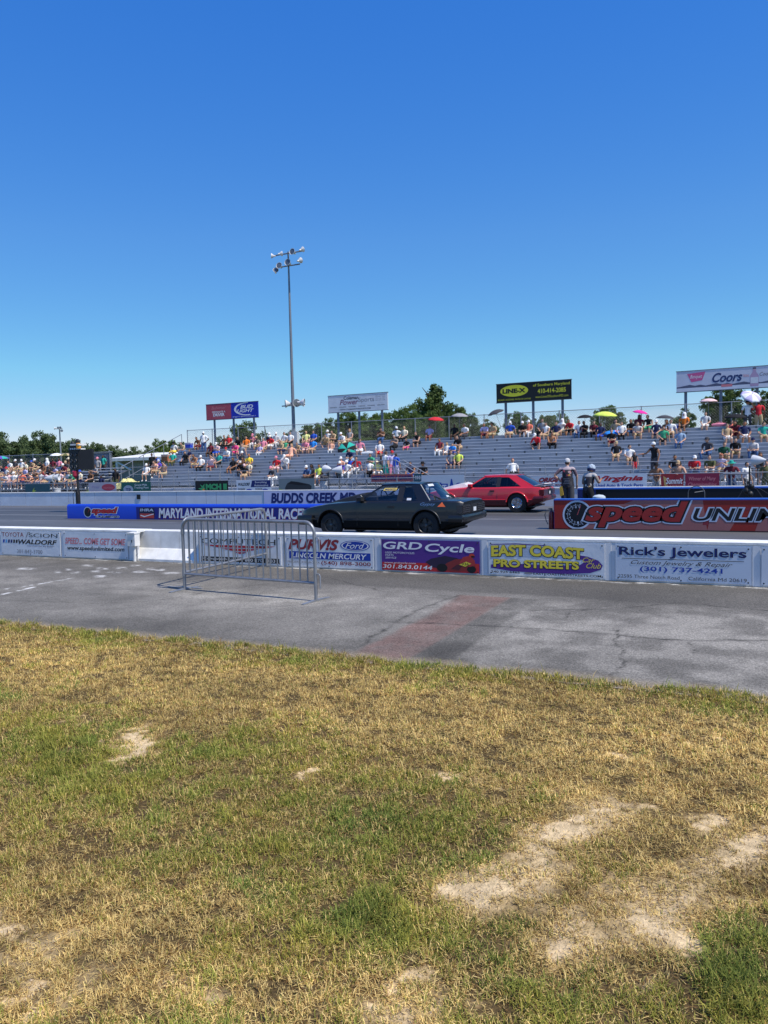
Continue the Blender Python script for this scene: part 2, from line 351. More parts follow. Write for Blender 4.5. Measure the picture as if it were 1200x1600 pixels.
# mown lawn: individual short blades, many of them dried to straw, over flat dead litter
def lawn():
    N = 1500000
    Y = .7+(6.42-.7)*NPR.random(N)**1.25
    half = 1.3+.80*Y; X = -.46*Y-.30+(NPR.random(N)*2-1)*half
    pdf = ((Y-.7)/5.72+1e-3)**(1/1.25-1)/half                    # sampling density to be corrected
    want = (2.2/np.maximum(Y, 1.5))**.75
    r = want/pdf; r /= np.percentile(r, 97); k = NPR.random(N) < r
    X, Y = X[k], Y[k]
    dirt, g, n1, n2, n3 = field(X, Y)
    edge = 6.2+.20*(vnoise(X/.35, X*0, 31)-.5)+.16*(vnoise(X/.06, X*0, 32)-.5)
    tuft = vnoise(X/.055+9, Y/.055, 33, 2)
    p = np.clip(1.0-1.0*smooth(.2, .85, dirt), .07, 1)*(.22+.78*smooth(.28, .5, tuft+.4*(n2-.5)))
    k = (NPR.random(len(X)) < p) & (Y < edge)
    X, Y, g, n1, n2, n3, dirt, tuft = X[k], Y[k], g[k], n1[k], n2[k], n3[k], dirt[k], tuft[k]; n = len(X)
    isg = NPR.random(n) < np.clip(g*1.1-.04+.4*(tuft-.5), .03, .78)
    litter = (~isg) & (NPR.random(n) < .45)
    tall = .55+.9*np.clip(tuft+.4*(n2-.5), 0, 1)
    L = np.where(isg, NPR.uniform(.018, .05, n), NPR.uniform(.015, .045, n))*tall
    L = np.where(NPR.random(n) < .03, L*1.8, L)
    L *= (1+.5*isg*smooth(.62, .95, g)*(dirt < .3))*(1+.55*smooth(5.85, 6.15, Y))*(1-.4*smooth(.2, .6, dirt))
    tilt = np.where(isg, NPR.uniform(.35, 1.4, n), np.where(litter, NPR.uniform(1.25, 1.5, n), NPR.uniform(.4, 1.35, n)))
    az = NPR.uniform(0, 2*np.pi, n); wv = np.where(isg, NPR.uniform(.0009, .0017, n), NPR.uniform(.0007, .0014, n))*(1+.22*np.maximum(0, Y-1.8))
    dx, dy = np.cos(az), np.sin(az); sx, sy = -dy*wv, dx*wv
    zb = ground_z(X, Y)-.002+np.where(litter, NPR.uniform(0, .012, n), 0)
    h1 = L*.55*np.cos(tilt*.6); r1 = L*.55*np.sin(tilt*.6); h1 = np.where(litter, L*.2*np.cos(tilt), h1); r1 = np.where(litter, L*.55, r1)
    t2 = np.minimum(tilt*1.4, 1.75); h2 = h1+L*.45*np.cos(t2); r2 = r1+L*.45*np.sin(t2)
    B = np.stack([X, Y, zb], -1); s = np.stack([sx, sy, np.where(litter, 0, 0)*sx], -1)
    P0, P1 = B-s, B+s
    M = B+np.stack([dx*r1, dy*r1, h1], -1); P2, P3 = M-.85*s, M+.85*s
    P4 = B+np.stack([dx*r2, dy*r2, np.maximum(h2, .002)], -1)
    V = np.stack([P0, P1, P2, P3, P4], 1).reshape(-1, 3); o = (np.arange(n)*5)[:, None]
    F = np.stack([o+[0, 1, 3], o+[0, 3, 2], o+[2, 3, 4]], 1).reshape(-1, 3)
    u = NPR.random(n)[:, None]; q = NPR.random(n)[:, None]; hue = vnoise(X/.28, Y/.28, 35)[:, None]
    gr = np.array([.085, .115, .018])*(1-u)+np.array([.33, .325, .07])*u
    gr = gr*(1+np.array([.55, .2, .1])*(hue-.45)*1.6)*(1-.35*smooth(.7, 1.0, g))[:, None]
    st = np.array([.42, .29, .092])*(1-u)+np.array([.93, .71, .29])*u
    dry = np.array([.26, .15, .055])*(.6+.8*u)
    st = np.where(q < .24+.7*np.maximum(0, hue-.5), dry, st)
    c = np.where(isg[:, None], gr, st)*(.62+.8*n1[:, None])*(.6+.85*n2[:, None])*(.8+.42*tuft[:, None])
    o = np_mesh('grass', V, F, attr_mat('blade', .8, .15, transl=.25), np.repeat(c, 5, 0)); o['kind'] = 'stuff'; print('blades', n); return o
lawn()

# little stones and dry clods scattered on the bare patches
def clods():
    b = MB(); k = 0
    xs = NPR.uniform(-6, 1.2, 9000); ys = NPR.uniform(1.2, 5.8, 9000); d = field(xs, ys)[0]
    for x, y, q in zip(xs, ys, d):
        if q > .4 and k < 500:
            r = RND.uniform(.002, .006); k += 1
            b.ball((x, y, float(ground_z(np.array([x]), np.array([y]))[0])+.001), (r*RND.uniform(.8, 1.5), r*RND.uniform(.8, 1.4), r*.7), 5, 4)
    o = b.build('dirt_clods', mat('clod', (.46, .35, .22), .95, var=.3, scale=20), smooth=False, fixn=False); o['kind'] = 'stuff'
clods()

# return road in front of the wall: worn asphalt with cracks, a red stain and a tarred strip
X, Y, F = grid(-17, 5, 1000, 6.02, 11.62, 280)
px, py = pxy(X, Y)
n1 = vnoise(X/1.6, Y/1.6, 41); n2 = vnoise(X/.3, Y/.3, 42); n3 = vnoise(X/.05, Y/.05, 43, 2)
base = np.ones((len(X), 3))*np.array([.18, .168, .146])
tone = (.68+.64*n1)*(.72+.56*n2)
# tarred band beside the wall
wob = .25*(vnoise(X/1.2, Y*0, 44)-.5)
tar = smooth(9.75, 9.95, Y+wob)*smooth(-7.5, -5.5, X+.3*wob)
tone *= 1-.40*tar*(.7+.6*n2)
tone *= 1-.25*smooth(9.2, 10.2, Y+2*wob)*(1-tar)
tone *= 1-.28*smooth(7.2, 6.5, Y+.8*(n1-.5))*(1-smooth(-2.6, -2.0, X))
# worn bright aggregate in the middle of the right hand slab
tone *= 1+.34*smooth(.35, .7, n2)*smooth(-2.9, -2.2, X)*smooth(9.9, 9.2, Y)
tone *= 1+.5*np.exp(-((Y-8.75-.12*np.sin(X*1.3))/.45)**2)*smooth(-1.2, -3.2, X)*n2
# red stain (between two edges on the ground) and the dark strip to its right
ta = (Y-6.3)/(9.62-6.3)
xl = -3.40+ta*(-3.42+3.40)+.25*np.maximum(0, ta-.5)**1.2*-1.2; xr = -2.83+ta*(-2.86+2.83)
wl = .07*(n2-.5)
inr = smooth(xl-.05, xl+.06, X+wl)*smooth(xr+.04, xr-.02, X)*smooth(9.66, 9.6, Y)
red = np.array([.165, .105, .088])*(.6+.8*n2[:, None])*(.8+.4*n1[:, None])
ins = smooth(xr-.01, xr+.03, X)*smooth(xr+.42, xr+.36, X)*smooth(9.7, 9.55, Y)
tone *= 1-.38*ins*np.clip(.25+1.1*vnoise(X/.2, Y/.5, 48, 4), 0, 1)
c = base*tone[:, None]
inr = inr*np.clip(.2+1.2*vnoise(X/.18, Y/.3, 47, 5, 2., .65), 0, .85); c = c*(1-inr[:, None])+red*inr[:, None]
def crack(pts_px, wd=.02, dark=.75, wig=.09):
    global c
    P = [tuple(onZ(a, b)[:2]) for a, b in pts_px]
    wx = wig*(vnoise(X/.22, Y/.22, 51, 5, 2., .65)-.5)*2; wy = wig*(vnoise(X/.22, Y/.22, 52, 5, 2., .65)-.5)*2
    d = seg_dist(X+wx, Y+wy, P); k = (np.exp(-(d/(wd*.55))**2)+.35*np.exp(-(d/(wd*1.6))**2))*dark*.85*np.clip(1.5*vnoise(X/.13, Y/.13, 53, 3)-.1, .1, 1); c = c*(1-np.clip(k, 0, .9)[:, None])
crack([(600, 972), (760, 978), (900, 988), (1050, 1001), (1200, 1003)], .035, .7)
crack([(560, 1012), (625, 970), (668, 948), (720, 930)], .04, .6)
crack([(955, 1065), (975, 1030), (962, 1000), (966, 985)], .016, .85)
crack([(1085, 1022), (1080, 1005)], .014, .8)
crack([(830, 955), (960, 952), (1060, 942), (1200, 955)], .025, .6)
crack([(886, 965), (892, 956), (930, 953)], .014, .7)
crack([(60, 920), (180, 930), (310, 925)], .02, .35); crack([(0, 905), (130, 918), (260, 925)], .02, .3)
crack([(250, 938), (330, 925), (420, 912), (500, 902)], .02, .45); crack([(500, 900), (600, 925), (700, 932)], .02, .5)
crack([(0, 938), (150, 944), (300, 936)], .03, .3); crack([(300, 955), (420, 950), (560, 940)], .02, .3)
# chips of old white paint by the wall and along two worn lines
wp = np.zeros_like(X); brk = smooth(.42, .62, vnoise(X/.06, Y/.14, 63, 3))
for (a, bq, k) in [((0, 930), (52, 918), 1), ((62, 913), (112, 904), 1), ((4, 922), (18, 919), .9), ((38, 917), (48, 915), .9)]:
    p0, p1 = onZ(*a), onZ(*bq); wp = np.maximum(wp, k*smooth(.05, .03, seg_dist(X, Y, [tuple(p0[:2]), tuple(p1[:2])])))
for (qx, qy, rx) in [(40, 889, 14), (137, 884, 8), (160, 889, 9), (180, 895, 12), (157, 901, 9), (118, 895, 7), (190, 888, 8), (220, 894, 12), (235, 889, 6), (268, 896, 12), (108, 890, 5), (150, 893, 7), (90, 894, 5), (212, 884, 7), (240, 890, 5), (250, 891, 7)]:
    wp = np.maximum(wp, .85*np.exp(-((px-qx)/rx)**4-((py-qy)/1.6)**4))
wp = np.maximum(wp, .8*smooth(11.15, 11.4, Y)*smooth(.5, .72, vnoise(X/.35, Y/.1, 61)+.12))
wp *= smooth(.38, .55, vnoise(X/.11, Y/.07, 62, 3))*(.6+.4*brk)
c = c*(1-wp[:, None])+np.array([.62, .61, .58])*wp[:, None]
# grit washed to the grass edge
e = smooth(6.42, 6.2, Y+.2*(n2-.5))[:, None]*.7; c = c*(1-e)+np.array([.27, .22, .15])*e
np_mesh('asphalt_road', np.stack([X, Y, 0*X+.006+.004*(n1-.5)*smooth(11.5, 11, Y)*smooth(6.05, 6.5, Y)], -1), F, attr_mat('road_mat', .92, .2, .34, 60, .8, 130, 0, .42), c, smooth=True)['kind'] = 'structure'
# the same road further along, out of the frame
b = MB(); b.box(-160, -17, 6.02, 11.62, -.05, .004); b.box(5, 60, 6.02, 11.62, -.05, .004)
b.build('road_beyond', mat('road_plain', (.115, .115, .113), .9, var=.25, scale=1.5, bump=.3, bscale=120), smooth=False)['kind'] = 'structure'

# drag strip with rubbered lanes
X, Y, F = grid(-170, 40, 700, 11.62, 38.2, 240)
n1 = vnoise(X/6, Y/1.2, 71); n2 = vnoise(X/.6, Y/.25, 72)
t = np.ones_like(X)*.095
for yc in (14.6, 16.9, 24.9, 26.8): t *= 1-.42*np.exp(-((Y-yc-.1*np.sin(X*.2))/.55)**2)
t *= (.75+.5*n1)*(.85+.3*n2)
t *= 1-.25*smooth(20.0, 20.6, Y)*smooth(25, 24, Y)
line = smooth(.10, .05, np.abs(Y-23.0))*smooth(-5.2, -5.6, X)+smooth(.08, .04, np.abs(Y-20.3))*smooth(-13, -14, X)*.6+.25*smooth(.05, .02, np.abs(Y-21.9))*smooth(-5, -5.4, X)
line = np.clip(line, 0, 1)*smooth(.25, .45, n2)
c = np.array([.98, 1.0, 1.04])*t[:, None]; c = c*(1-.55*line[:, None])+.4*line[:, None]*.55
np_mesh('drag_strip', np.stack([X, Y, 0*X+.004], -1), F, attr_mat('strip_mat', .62, .45, .18, 25, .2, 120), c, smooth=True)['kind'] = 'structure'

# ================================================================== NEAR WALL AND ITS BANNERS
WHITE = mat('white_wall_paint', (.72, .715, .69), .65, var=.16, scale=3.5, bump=.25, bscale=25)
BOARD = mat('white_board', (.66, .67, .69), .55, var=.05, scale=1.5)
BANW = mat('banner_vinyl', (.62, .65, .69), .4, var=.09, scale=1.6, bump=.5, bscale=7)
BLK, NAVY = paint('black', (.012, .012, .015)), paint('navy', (.012, .022, .13))
RED, BLUE = paint('red', (.42, .02, .03)), paint('royal_blue', (.014, .05, .33))
WHT, YEL = paint('white', (.78, .78, .78)), paint('yellow', (.75, .6, .06))
PURP, GREY, DGREY = paint('purple', (.09, .03, .22)), paint('grey', (.22, .22, .24)), paint('dark_grey', (.07, .07, .08))
PINK = paint('faded_red', (.62, .2, .22)); MAR = paint('maroon', (.25, .03, .04)); ORA = paint('orange', (.75, .25, .04))
YN = 11.4155; ZT = .598
def XN(px_): return onY(px_, 860, YN).x
wall = thing('barrier_wall', 'long low white concrete wall along the near side of the drag strip', 'wall', (-9, YN, 0))
def jersey(x0, x1):
    m = MB((-9, YN, 0)); prof = [(0, 0), (0, .05), (.15, .235), (.17, .25), (.19, ZT-.015), (.205, ZT), (.40, ZT), (.42, ZT-.02), (.45, .3), (.60, .07), (.60, 0)]
    rings = []
    for x in (x0, x1): rings.append([(x, YN+y+.012, z) for y, z in prof])
    m.loft(rings); return m
edges = [-120, -60, -30, -19, XN(240)+.02, XN(270), XN(310)+.55, -6.4, -3.3, -.2, 3.0, 9.0, 30.0]
for a, b_ in zip(edges[:-1], edges[1:]): jersey(a+.004, b_-.004).build('wall_segment', WHITE, wall, smooth=False)
# white boards standing against the wall, which the banners are screwed to
bd = [(-19.0, XN(215)), (XN(310), 6.0)]
for i, (a, b_) in enumerate(bd):
    m = MB((-9, YN, 0)); m.box(a, b_, YN, YN+.05, .012, ZT-.035); m.build('backing_board', BOARD, wall, smooth=False)
    m = MB((-9, YN, 0)); m.box(a, b_, YN-.004, YN+.43, ZT-.03, ZT+.004); m.build('top_cap', WHITE, wall, smooth=False)
for p in (590, 757, 950, 1182, 443, 100):
    m = MB((-9, YN, 0)); x = XN(p); m.box(x-.045, x+.045, YN-.007, YN+.01, .012, ZT-.04); m.build('board_batten', BOARD, wall, smooth=False)

SC = [(.02, .95), (.98, .95), (.02, .05), (.98, .05), (.5, .96), (.5, .04)]
GB = 'advertising banners on the near wall'
def nb(label, p0, p1, m=BANW, z0=.035, z1=ZT-.055, screws=SC): return panel('advertising_banner', label, 'banner', XN(p0), XN(p1), YN-.022, z0, z1, m, .012, GB, screws)

o, W, H = nb('white car dealer banner reading 301-843-3700, farthest left on the near wall', 4, 96)
letters(o, 'TOYOTA', .02*W, .76*H, .40*W, .95*H, MAR, bold=0); letters(o, '/', .43*W, .74*H, .49*W, .98*H, GREY); letters(o, 'SCION', .49*W, .76*H, .96*W, .92*H, BLK)
for k in range(6): shape(o, 'stripe', [((.03+.045*k)*W, .5*H), ((.06+.045*k)*W, .5*H), ((.068+.045*k)*W, .64*H), ((.038+.045*k)*W, .64*H)], [BLUE, paint('sky_blue', (.1, .35, .65)), NAVY, NAVY, BLK, BLK][k])
letters(o, 'WALDORF', .30*W, .46*H, .95*W, .66*H, BLK, bold=.03, shear=.25); letters(o, '"Low Don\'t Get Any Better"', .45*W, .345*H, .9*W, .42*H, NAVY, shear=.2); letters(o, '301-843-3700', .27*W, .07*H, .70*W, .23*H, GREY)
o, W, H = nb('white banner reading SPEED... COME GET SOME in faded red capitals', 101, 201)
letters(o, 'SPEED... COME GET SOME', .03*W, .53*H, .97*W, .79*H, PINK, bold=.025, shear=.2); letters(o, 'www.speedunlimited.com', .06*W, .24*H, .95*W, .46*H, BLK, bold=.02, shear=.15)
o, W, H = nb('white banner reading COMPUTECH behind the steel crowd barriers', 313, 440)
letters(o, 'COMPUTECH', .03*W, .70*H, .94*W, .90*H, BLK, bold=.0)
for a in ([(.06, .66), (.94, .66), (.80, .575), (.23, .575)], [(.27, .545), (.74, .545), (.60, .455), (.42, .455)], [(.43, .425), (.60, .425), (.54, .36), (.50, .36)]):
    shape(o, 'emblem_wing', [(u*W, v*H) for u, v in a], RED)
shape(o, 'black_strip', [(.02*W, .06*H), (.98*W, .06*H), (.98*W, .23*H), (.02*W, .23*H)], BLK)
letters(o, 'Computech.com', .05*W, .09*H, .47*W, .2*H, WHT, .005); letters(o, '800 870 1183', .57*W, .09*H, .93*W, .2*H, WHT, .005)
o, W, H = nb('white dealer banner reading PURVIS with a blue oval, beside the crowd barrier', 449, 584)
letters(o, 'PURV!S', .02*W, .58*H, .62*W, .95*H, MAR, bold=.042, shear=.3)
shape(o, 'oval_emblem', ell(.80*W, .76*H, .165*W, .175*H), BLUE); ringshape(o, 'oval_ring', .80*W, .76*H, .14*H, .155*H, WHT, .003, sx=.163*W/(.165*H)); letters(o, 'Ford', .69*W, .665*H, .91*W, .86*H, WHT, .004, shear=.45)
shape(o, 'blue_strip', [(.03*W, .27*H), (.97*W, .27*H), (.97*W, .52*H), (.03*W, .52*H)], BLUE); letters(o, 'LINCOLN MERCURY', .06*W, .30*H, .93*W, .48*H, WHT, .005, bold=.02, shear=.2)
letters(o, 'FREDERICKSBURG, VA', .01*W, .10*H, .39*W, .19*H, GREY); letters(o, '(540) 898-3000', .41*W, .06*H, .97*W, .22*H, MAR, bold=.01)
o, W, H = nb('purple and red motorcycle shop banner reading GRD Cycle', 597, 750, PURP)
shape(o, 'red_strip', [(.005*W, .0*H+.005), (.995*W, .005), (.995*W, .30*H), (.7*W, .34*H), (.45*W, .27*H), (.005*W, .26*H)], paint('strip_red', (.5, .03, .03)), .002)
letters(o, 'GRD', .02*W, .69*H, .43*W, .93*H, WHT, .004, bold=.02, shear=.15); letters(o, 'Cycle', .46*W, .56*H, .95*W, .9*H, WHT, .004, bold=.02, shear=.15)
for k, s in enumerate(('USED MOTORCYCLES', 'PARTS', 'SERVICE')): letters(o, s, .04*W, (.545-.085*k)*H, (.04+(.31, .09, .12)[k])*W, (.605-.085*k)*H, WHT, .004, shear=.2)
letters(o, 'www.grdcycle.com', .03*W, .205*H, .36*W, .28*H, WHT, .004, shear=.2); letters(o, '301.843.0144', .01*W, .06*H, .53*W, .19*H, WHT, .004, bold=.01, shear=.15)
for (nm, pts, mm, dd) in [('blurred_bike', [(.46, .30), (.52, .42), (.66, .52), (.78, .46), (.84, .36), (.78, .2), (.66, .1), (.54, .14)], paint('bike_shadow', (.03, .02, .05)), .003),
        ('bike_body', [(.62, .12), (.68, .3), (.76, .42), (.86, .46), (.93, .36), (.96, .2), (.9, .08), (.74, .03)], paint('bike_red', (.24, .03, .03)), .0035),
        ('front_wheel', ell(.63, .14, .055, .13, 14), BLK, .004), ('rear_wheel', ell(.92, .12, .045, .11, 14), BLK, .004),
        ('rider', [(.80, .3), (.84, .5), (.89, .54), (.95, .42), (.96, .26), (.9, .2)], paint('rider_red', (.4, .04, .04)), .0045),
        ('rider_helmet', ell(.925, .545, .028, .075, 14), paint('helmet_red', (.5, .05, .03)), .005), ('visor', ell(.935, .52, .02, .03, 10), BLK, .0055),
        ('number_plate', [(.80, .26), (.87, .36), (.92, .3), (.86, .2)], YEL, .0055), ('leg', [(.72, .12), (.78, .26), (.83, .24), (.8, .08)], paint('leg_dark', (.08, .02, .03)), .005)]:
    shape(o, nm, [(u*W, v*H) for u, v in pts], mm, dd)
letters(o, '936', .825*W, .245*H, .895*W, .325*H, BLK, .0065)
o, W, H = nb('silver banner reading EAST COAST PRO STREETS in yellow letters', 764, 945)
for k in range(5): shape(o, 'silver_stripe', [(.02*W, (.58+.065*k)*H), (.8*W, (.56+.065*k)*H), (.8*W, (.59+.065*k)*H), (.02*W, (.61+.065*k)*H)], paint('stripe_blue', (.42, .47, .58)), .0015)
sw = [(.02, .30), (.02, .2), (.2, .12), (.45, .09), (.7, .10), (.88, .15), (.97, .26), (.985, .38), (.95, .52), (.86, .63), (.74, .68), (.78, .58), (.84, .48), (.8, .38), (.6, .33), (.3, .35)]
shape(o, 'purple_swoosh', [(u*W, v*H) for u, v in sw], PURP, .002)
shape(o, 'purple_arc', [(u*W, v*H) for u, v in [(.02, .93), (.25, .965), (.5, .93), (.62, .86), (.5, .905), (.25, .935), (.02, .905)]], PURP, .002)
WARP1 = lambda x, z: (x, z+.05*H*math.sin(min(1, max(0, x/W/.85))*math.pi*1.1)-.03*H)
letters(o, 'EAST COAST', .025*W, .56*H, .83*W, .90*H, BLK, .003, bold=.05, shear=0, outline=.03, warp=WARP1); letters(o, 'EAST COAST', .025*W, .57*H, .83*W, .91*H, YEL, .0045, bold=.04, warp=WARP1)
letters(o, 'PRO STREETS', .045*W, .225*H, .79*W, .47*H, BLK, .003, bold=.05, outline=.03); letters(o, 'PRO STREETS', .045*W, .235*H, .79*W, .48*H, YEL, .0045, bold=.04)
letters(o, 'Car', .82*W, .46*H, .92*W, .6*H, YEL, .004, shear=.4); letters(o, 'Club', .85*W, .29*H, .97*W, .44*H, YEL, .004, shear=.4)
letters(o, '240 925 6465', .02*W, .055*H, .28*W, .12*H, BLK, bold=.01); letters(o, 'EASTCOASTPROSTREETS.COM', .40*W, .035*H, .97*W, .10*H, BLK, bold=.01); shape(o, 'tail_lamp_mark', ell(.355*W, .075*H, .04*W, .035*H, 16), GREY)
o, W, H = nb("pale blue banner reading Rick's Jewelers in dark blue letters", 962, 1174, paint('pale_blue_vinyl', (.50, .56, .65)))
letters(o, "Rick's Jewelers", .03*W, .64*H, .965*W, .955*H, BLK, .0025, bold=.01, outline=.012); letters(o, "Rick's Jewelers", .028*W, .645*H, .963*W, .96*H, NAVY, .004, bold=.0)
shape(o, 'underline', [(.05*W, .605*H), (.95*W, .605*H), (.95*W, .62*H), (.05*W, .62*H)], BLK)
letters(o, 'Custom Jewelry & Repair', .12*W, .42*H, .87*W, .57*H, DGREY, shear=.45); letters(o, '(301) 737-4241', .19*W, .23*H, .80*W, .40*H, BLUE, bold=.02)
letters(o, '22595 Three Notch Road', .02*W, .06*H, .49*W, .155*H, DGREY); letters(o, 'California Md 20619', .555*W, .06*H, .97*W, .155*H, DGREY)
o, W, H = nb('plain white banner cut by the right edge of the photo on the near wall', 1190, 1390, paint('pale_vinyl', (.56, .6, .66)))

# white electrical cabinet on the wall
t = thing('electrical_cabinet', 'small white electrical box on a post at the wall gap', 'box', (XN(212), YN-.02, 0))
m = MB(); m.box(-.09, .10, -.10, .04, .31, .55); m.build('cabinet', WHITE, t, smooth=False)
m = MB(); m.box(-.10, .11, -.115, .05, .55, .57); m.build('lid', WHITE, t, smooth=False)
m = MB(); m.tube([(.03, -.04, 0), (.03, -.04, .31)], .03, 10); m.build('post', WHITE, t)
m = MB(); m.tube([(.06, -.03, .02), (.06, -.03, .12), (.09, -.03, .15), (.09, -.03, .31)], .012, 8); m.build('conduit', mat('grey_pvc', (.4, .4, .41), .5), t)
m = MB(); m.box(.02, .035, -.107, -.10, .38, .43); m.build('latch', mat('screw', (.05, .05, .05)), t, smooth=False)

# ================================================================== CROWD BARRIERS
GALV = mat('galvanised_steel', (.27, .28, .30), .45, .5, var=.15, scale=8)
def crowd_barrier(label, p0, p1, nb_, hook):
    d = Vector((p1.x-p0.x, p1.y-p0.y, 0)); L = d.length; a = math.atan2(d.y, d.x)
    t = thing('crowd_barrier', label, 'barrier', (p0.x, p0.y, .008), a, 'steel crowd barriers')
    H = 1.04; z0 = .235; r = .15
    pts = [(0, 0, .012)]+[(0, 0, H-r)]+[(r-r*math.cos(q), 0, H-r+r*math.sin(q)) for q in np.linspace(.25, 1.57, 6)]
    pts += [(L-r+r*math.sin(q), 0, H-r+r*math.cos(q)) for q in np.linspace(0, 1.32, 6)]+[(L, 0, H-r), (L, 0, .012)]
    m = MB(); m.tube(pts, .023, 10); m.build('frame', GALV, t)
    m = MB(); m.tube([(0, 0, z0), (L, 0, z0)], .019, 8); m.build('bottom_rail', GALV, t)
    for k in range(1, nb_+1):
        x = L*k/(nb_+1); m = MB(); m.tube([(x, 0, z0), (x, 0, H-.005)], .0105, 6); m.build('bar', GALV, t)
    for x in (0, L):
        m = MB(); m.loft([[(x-.022, y, z) for y, z in ((-.30, 0), (.30, 0), (.30, .008), (.05, .02), (-.05, .02), (-.30, .008))], [(x+.022, y, z) for y, z in ((-.30, 0), (.30, 0), (.30, .008), (.05, .02), (-.05, .02), (-.30, .008))]]); m.build('foot', GALV, t, smooth=False)
    for z in (.30, .78):
        xx = L if hook else 0; s = 1 if hook else -1
        m = MB(); m.tube([(xx, 0, z+.06), (xx+s*.06, 0, z+.055), (xx+s*.075, 0, z+.03), (xx+s*.075, 0, z-.13)], .009, 8); m.build('hook', GALV, t)
    for z in (.235, .86):
        m = MB(); m.tube([(0, 0, z-.04), (0, 0, z+.04)], .029, 10); m.build('hinge_collar', GALV, t)
    return t
crowd_barrier('front steel crowd barrier nearest the grass, facing the camera', onZ(289, 922), onZ(494, 940), 18, True)
crowd_barrier('rear steel crowd barrier slanting away toward the white wall', onZ(289, 921)+Vector((-.06, .07, 0)), onZ(417, 886), 17, True)

# ================================================================== CENTRE DIVIDER
YC, ZC = 19.71, .785
def XC(p): return onY(p, 800, YC).x
BT = paint('blue_edge', (.03, .12, .5))
rw = thing('divider_wall', 'red divider wall with blue top edge and a large tachometer emblem', 'wall', (XC(866), YC, 0))
X0 = XC(866)
WR = 11.0
m = MB(); m.box(0, WR, 0, .35, 0, ZC-.03); m.build('wall_body', paint('wall_red', (.30, .025, .018)), rw, smooth=False)
m = MB(); m.box(-.01, WR, -.012, .36, ZC-.03, ZC); m.build('blue_cap', BT, rw, smooth=False)
m = MB(); m.box(0, WR, -.006, 0, .0, .03); m.build('base_strip', BLK, rw, smooth=False)
m = MB(); m.box(-.012, 0, -.006, .35, 0, ZC-.03); m.build('end_trim', NAVY, rw, smooth=False)
def ux(p): return XC(p)-X0
def uz(y, p=1000): return onY(p, y, YC).z
PALEB = paint('pale_outline', (.5, .57, .68)); BRN = paint('smoked_red', (.25, .075, .07)); LBRN = paint('smoked_pink', (.34, .13, .12))
# ghosted artwork behind the lettering
shape(rw, 'art_band', [(ux(905), .03), (ux(1105), .03), (ux(1098), ZC-.035), (ux(950), ZC-.035)], LBRN, .0015)
for (a, b_, c_, d_) in [(1105, 1140, 1150, 1112), (1180, 1250, 1262, 1190)]: shape(rw, 'art_band', [(ux(a), .03), (ux(b_), .03), (ux(d_+45), .45), (ux(d_), .45)], LBRN, .0016)
ringshape(rw, 'art_arc', ux(1165), .16, .36, .42, MAR, .002, a0=0, a1=180, sx=2.2); ringshape(rw, 'art_arc', ux(1000), .18, .40, .47, BRN, .002, a0=0, a1=180, sx=1.9)
shape(rw, 'art_flash', [(ux(930), ZC-.035), (ux(990), ZC-.035), (ux(975), .66), (ux(945), .63)], paint('wall_red', (.3, .025, .018)), .0018)
# tachometer
cx, cz, rr = ux(902), .383, .372
ringshape(rw, 'dial_rim', cx, cz, .325, rr, PALEB, .003, sx=1.0); shape(rw, 'dial_face', ell(cx, cz, .325, .325, 40), paint('dial_black', (.008, .009, .014)), .0035)
ringshape(rw, 'dial_ring', cx, cz, .245, .252, PALEB, .0045, a0=75, a1=300)
for k in range(10):
    a = math.radians(300-25*k); ca, sa = math.cos(a), math.sin(a)
    shape(rw, 'dial_tick', [(cx+.25*ca-.006*sa, cz+.25*sa+.006*ca), (cx+.25*ca+.006*sa, cz+.25*sa-.006*ca), (cx+.285*ca+.006*sa, cz+.285*sa-.006*ca), (cx+.285*ca-.006*sa, cz+.285*sa+.006*ca)], PALEB, .0045)
    if k < 10: letters(rw, str(k), cx+.2*ca-.022, cz+.2*sa-.028, cx+.2*ca+.022, cz+.2*sa+.028, PALEB, .0045)
shape(rw, 'needle', [(cx-.012, cz-.005), (cx+.012, cz+.0), (cx+.10, cz+.25), (cx+.09, cz+.25)], paint('needle_red', (.45, .08, .09)), .005)
sx0, sx1 = ux(914), ux(1076)
for (mm, off, d) in ((PALEB, .085, .0055), (BLK, .045, .0065), (paint('letter_red', (.33, .025, .022)), .0, .0075)):
    letters(rw, 'speed', sx0, .075, sx1, .735, mm, d, bold=.035, shear=.28, outline=off)
ux0, ux1 = ux(1083), ux(1320)
for (mm, off, d) in ((PALEB, .07, .0055), (BLK, .0, .0065)): letters(rw, 'UNLIMITED', ux0, .26, ux1, .56, mm, d, bold=.02, shear=.25, outline=off)

bw = thing('divider_wall', 'black divider wall with blue top edge behind the red tachometer wall', 'wall', (onY(903, 770, 24.4).x, 24.4, 0))
m = MB(); m.box(0, 11, 0, .35, 0, .85); m.build('wall_body', paint('wall_black', (.008, .009, .013)), bw, smooth=False)
m = MB(); m.box(-.01, 11, -.01, .36, .85, .885); m.build('blue_cap', BT, bw, smooth=False)
m = MB(); m.box(-.012, .55, -.012, 0, 0, .85); m.build('end_panel', NAVY, bw, smooth=False)

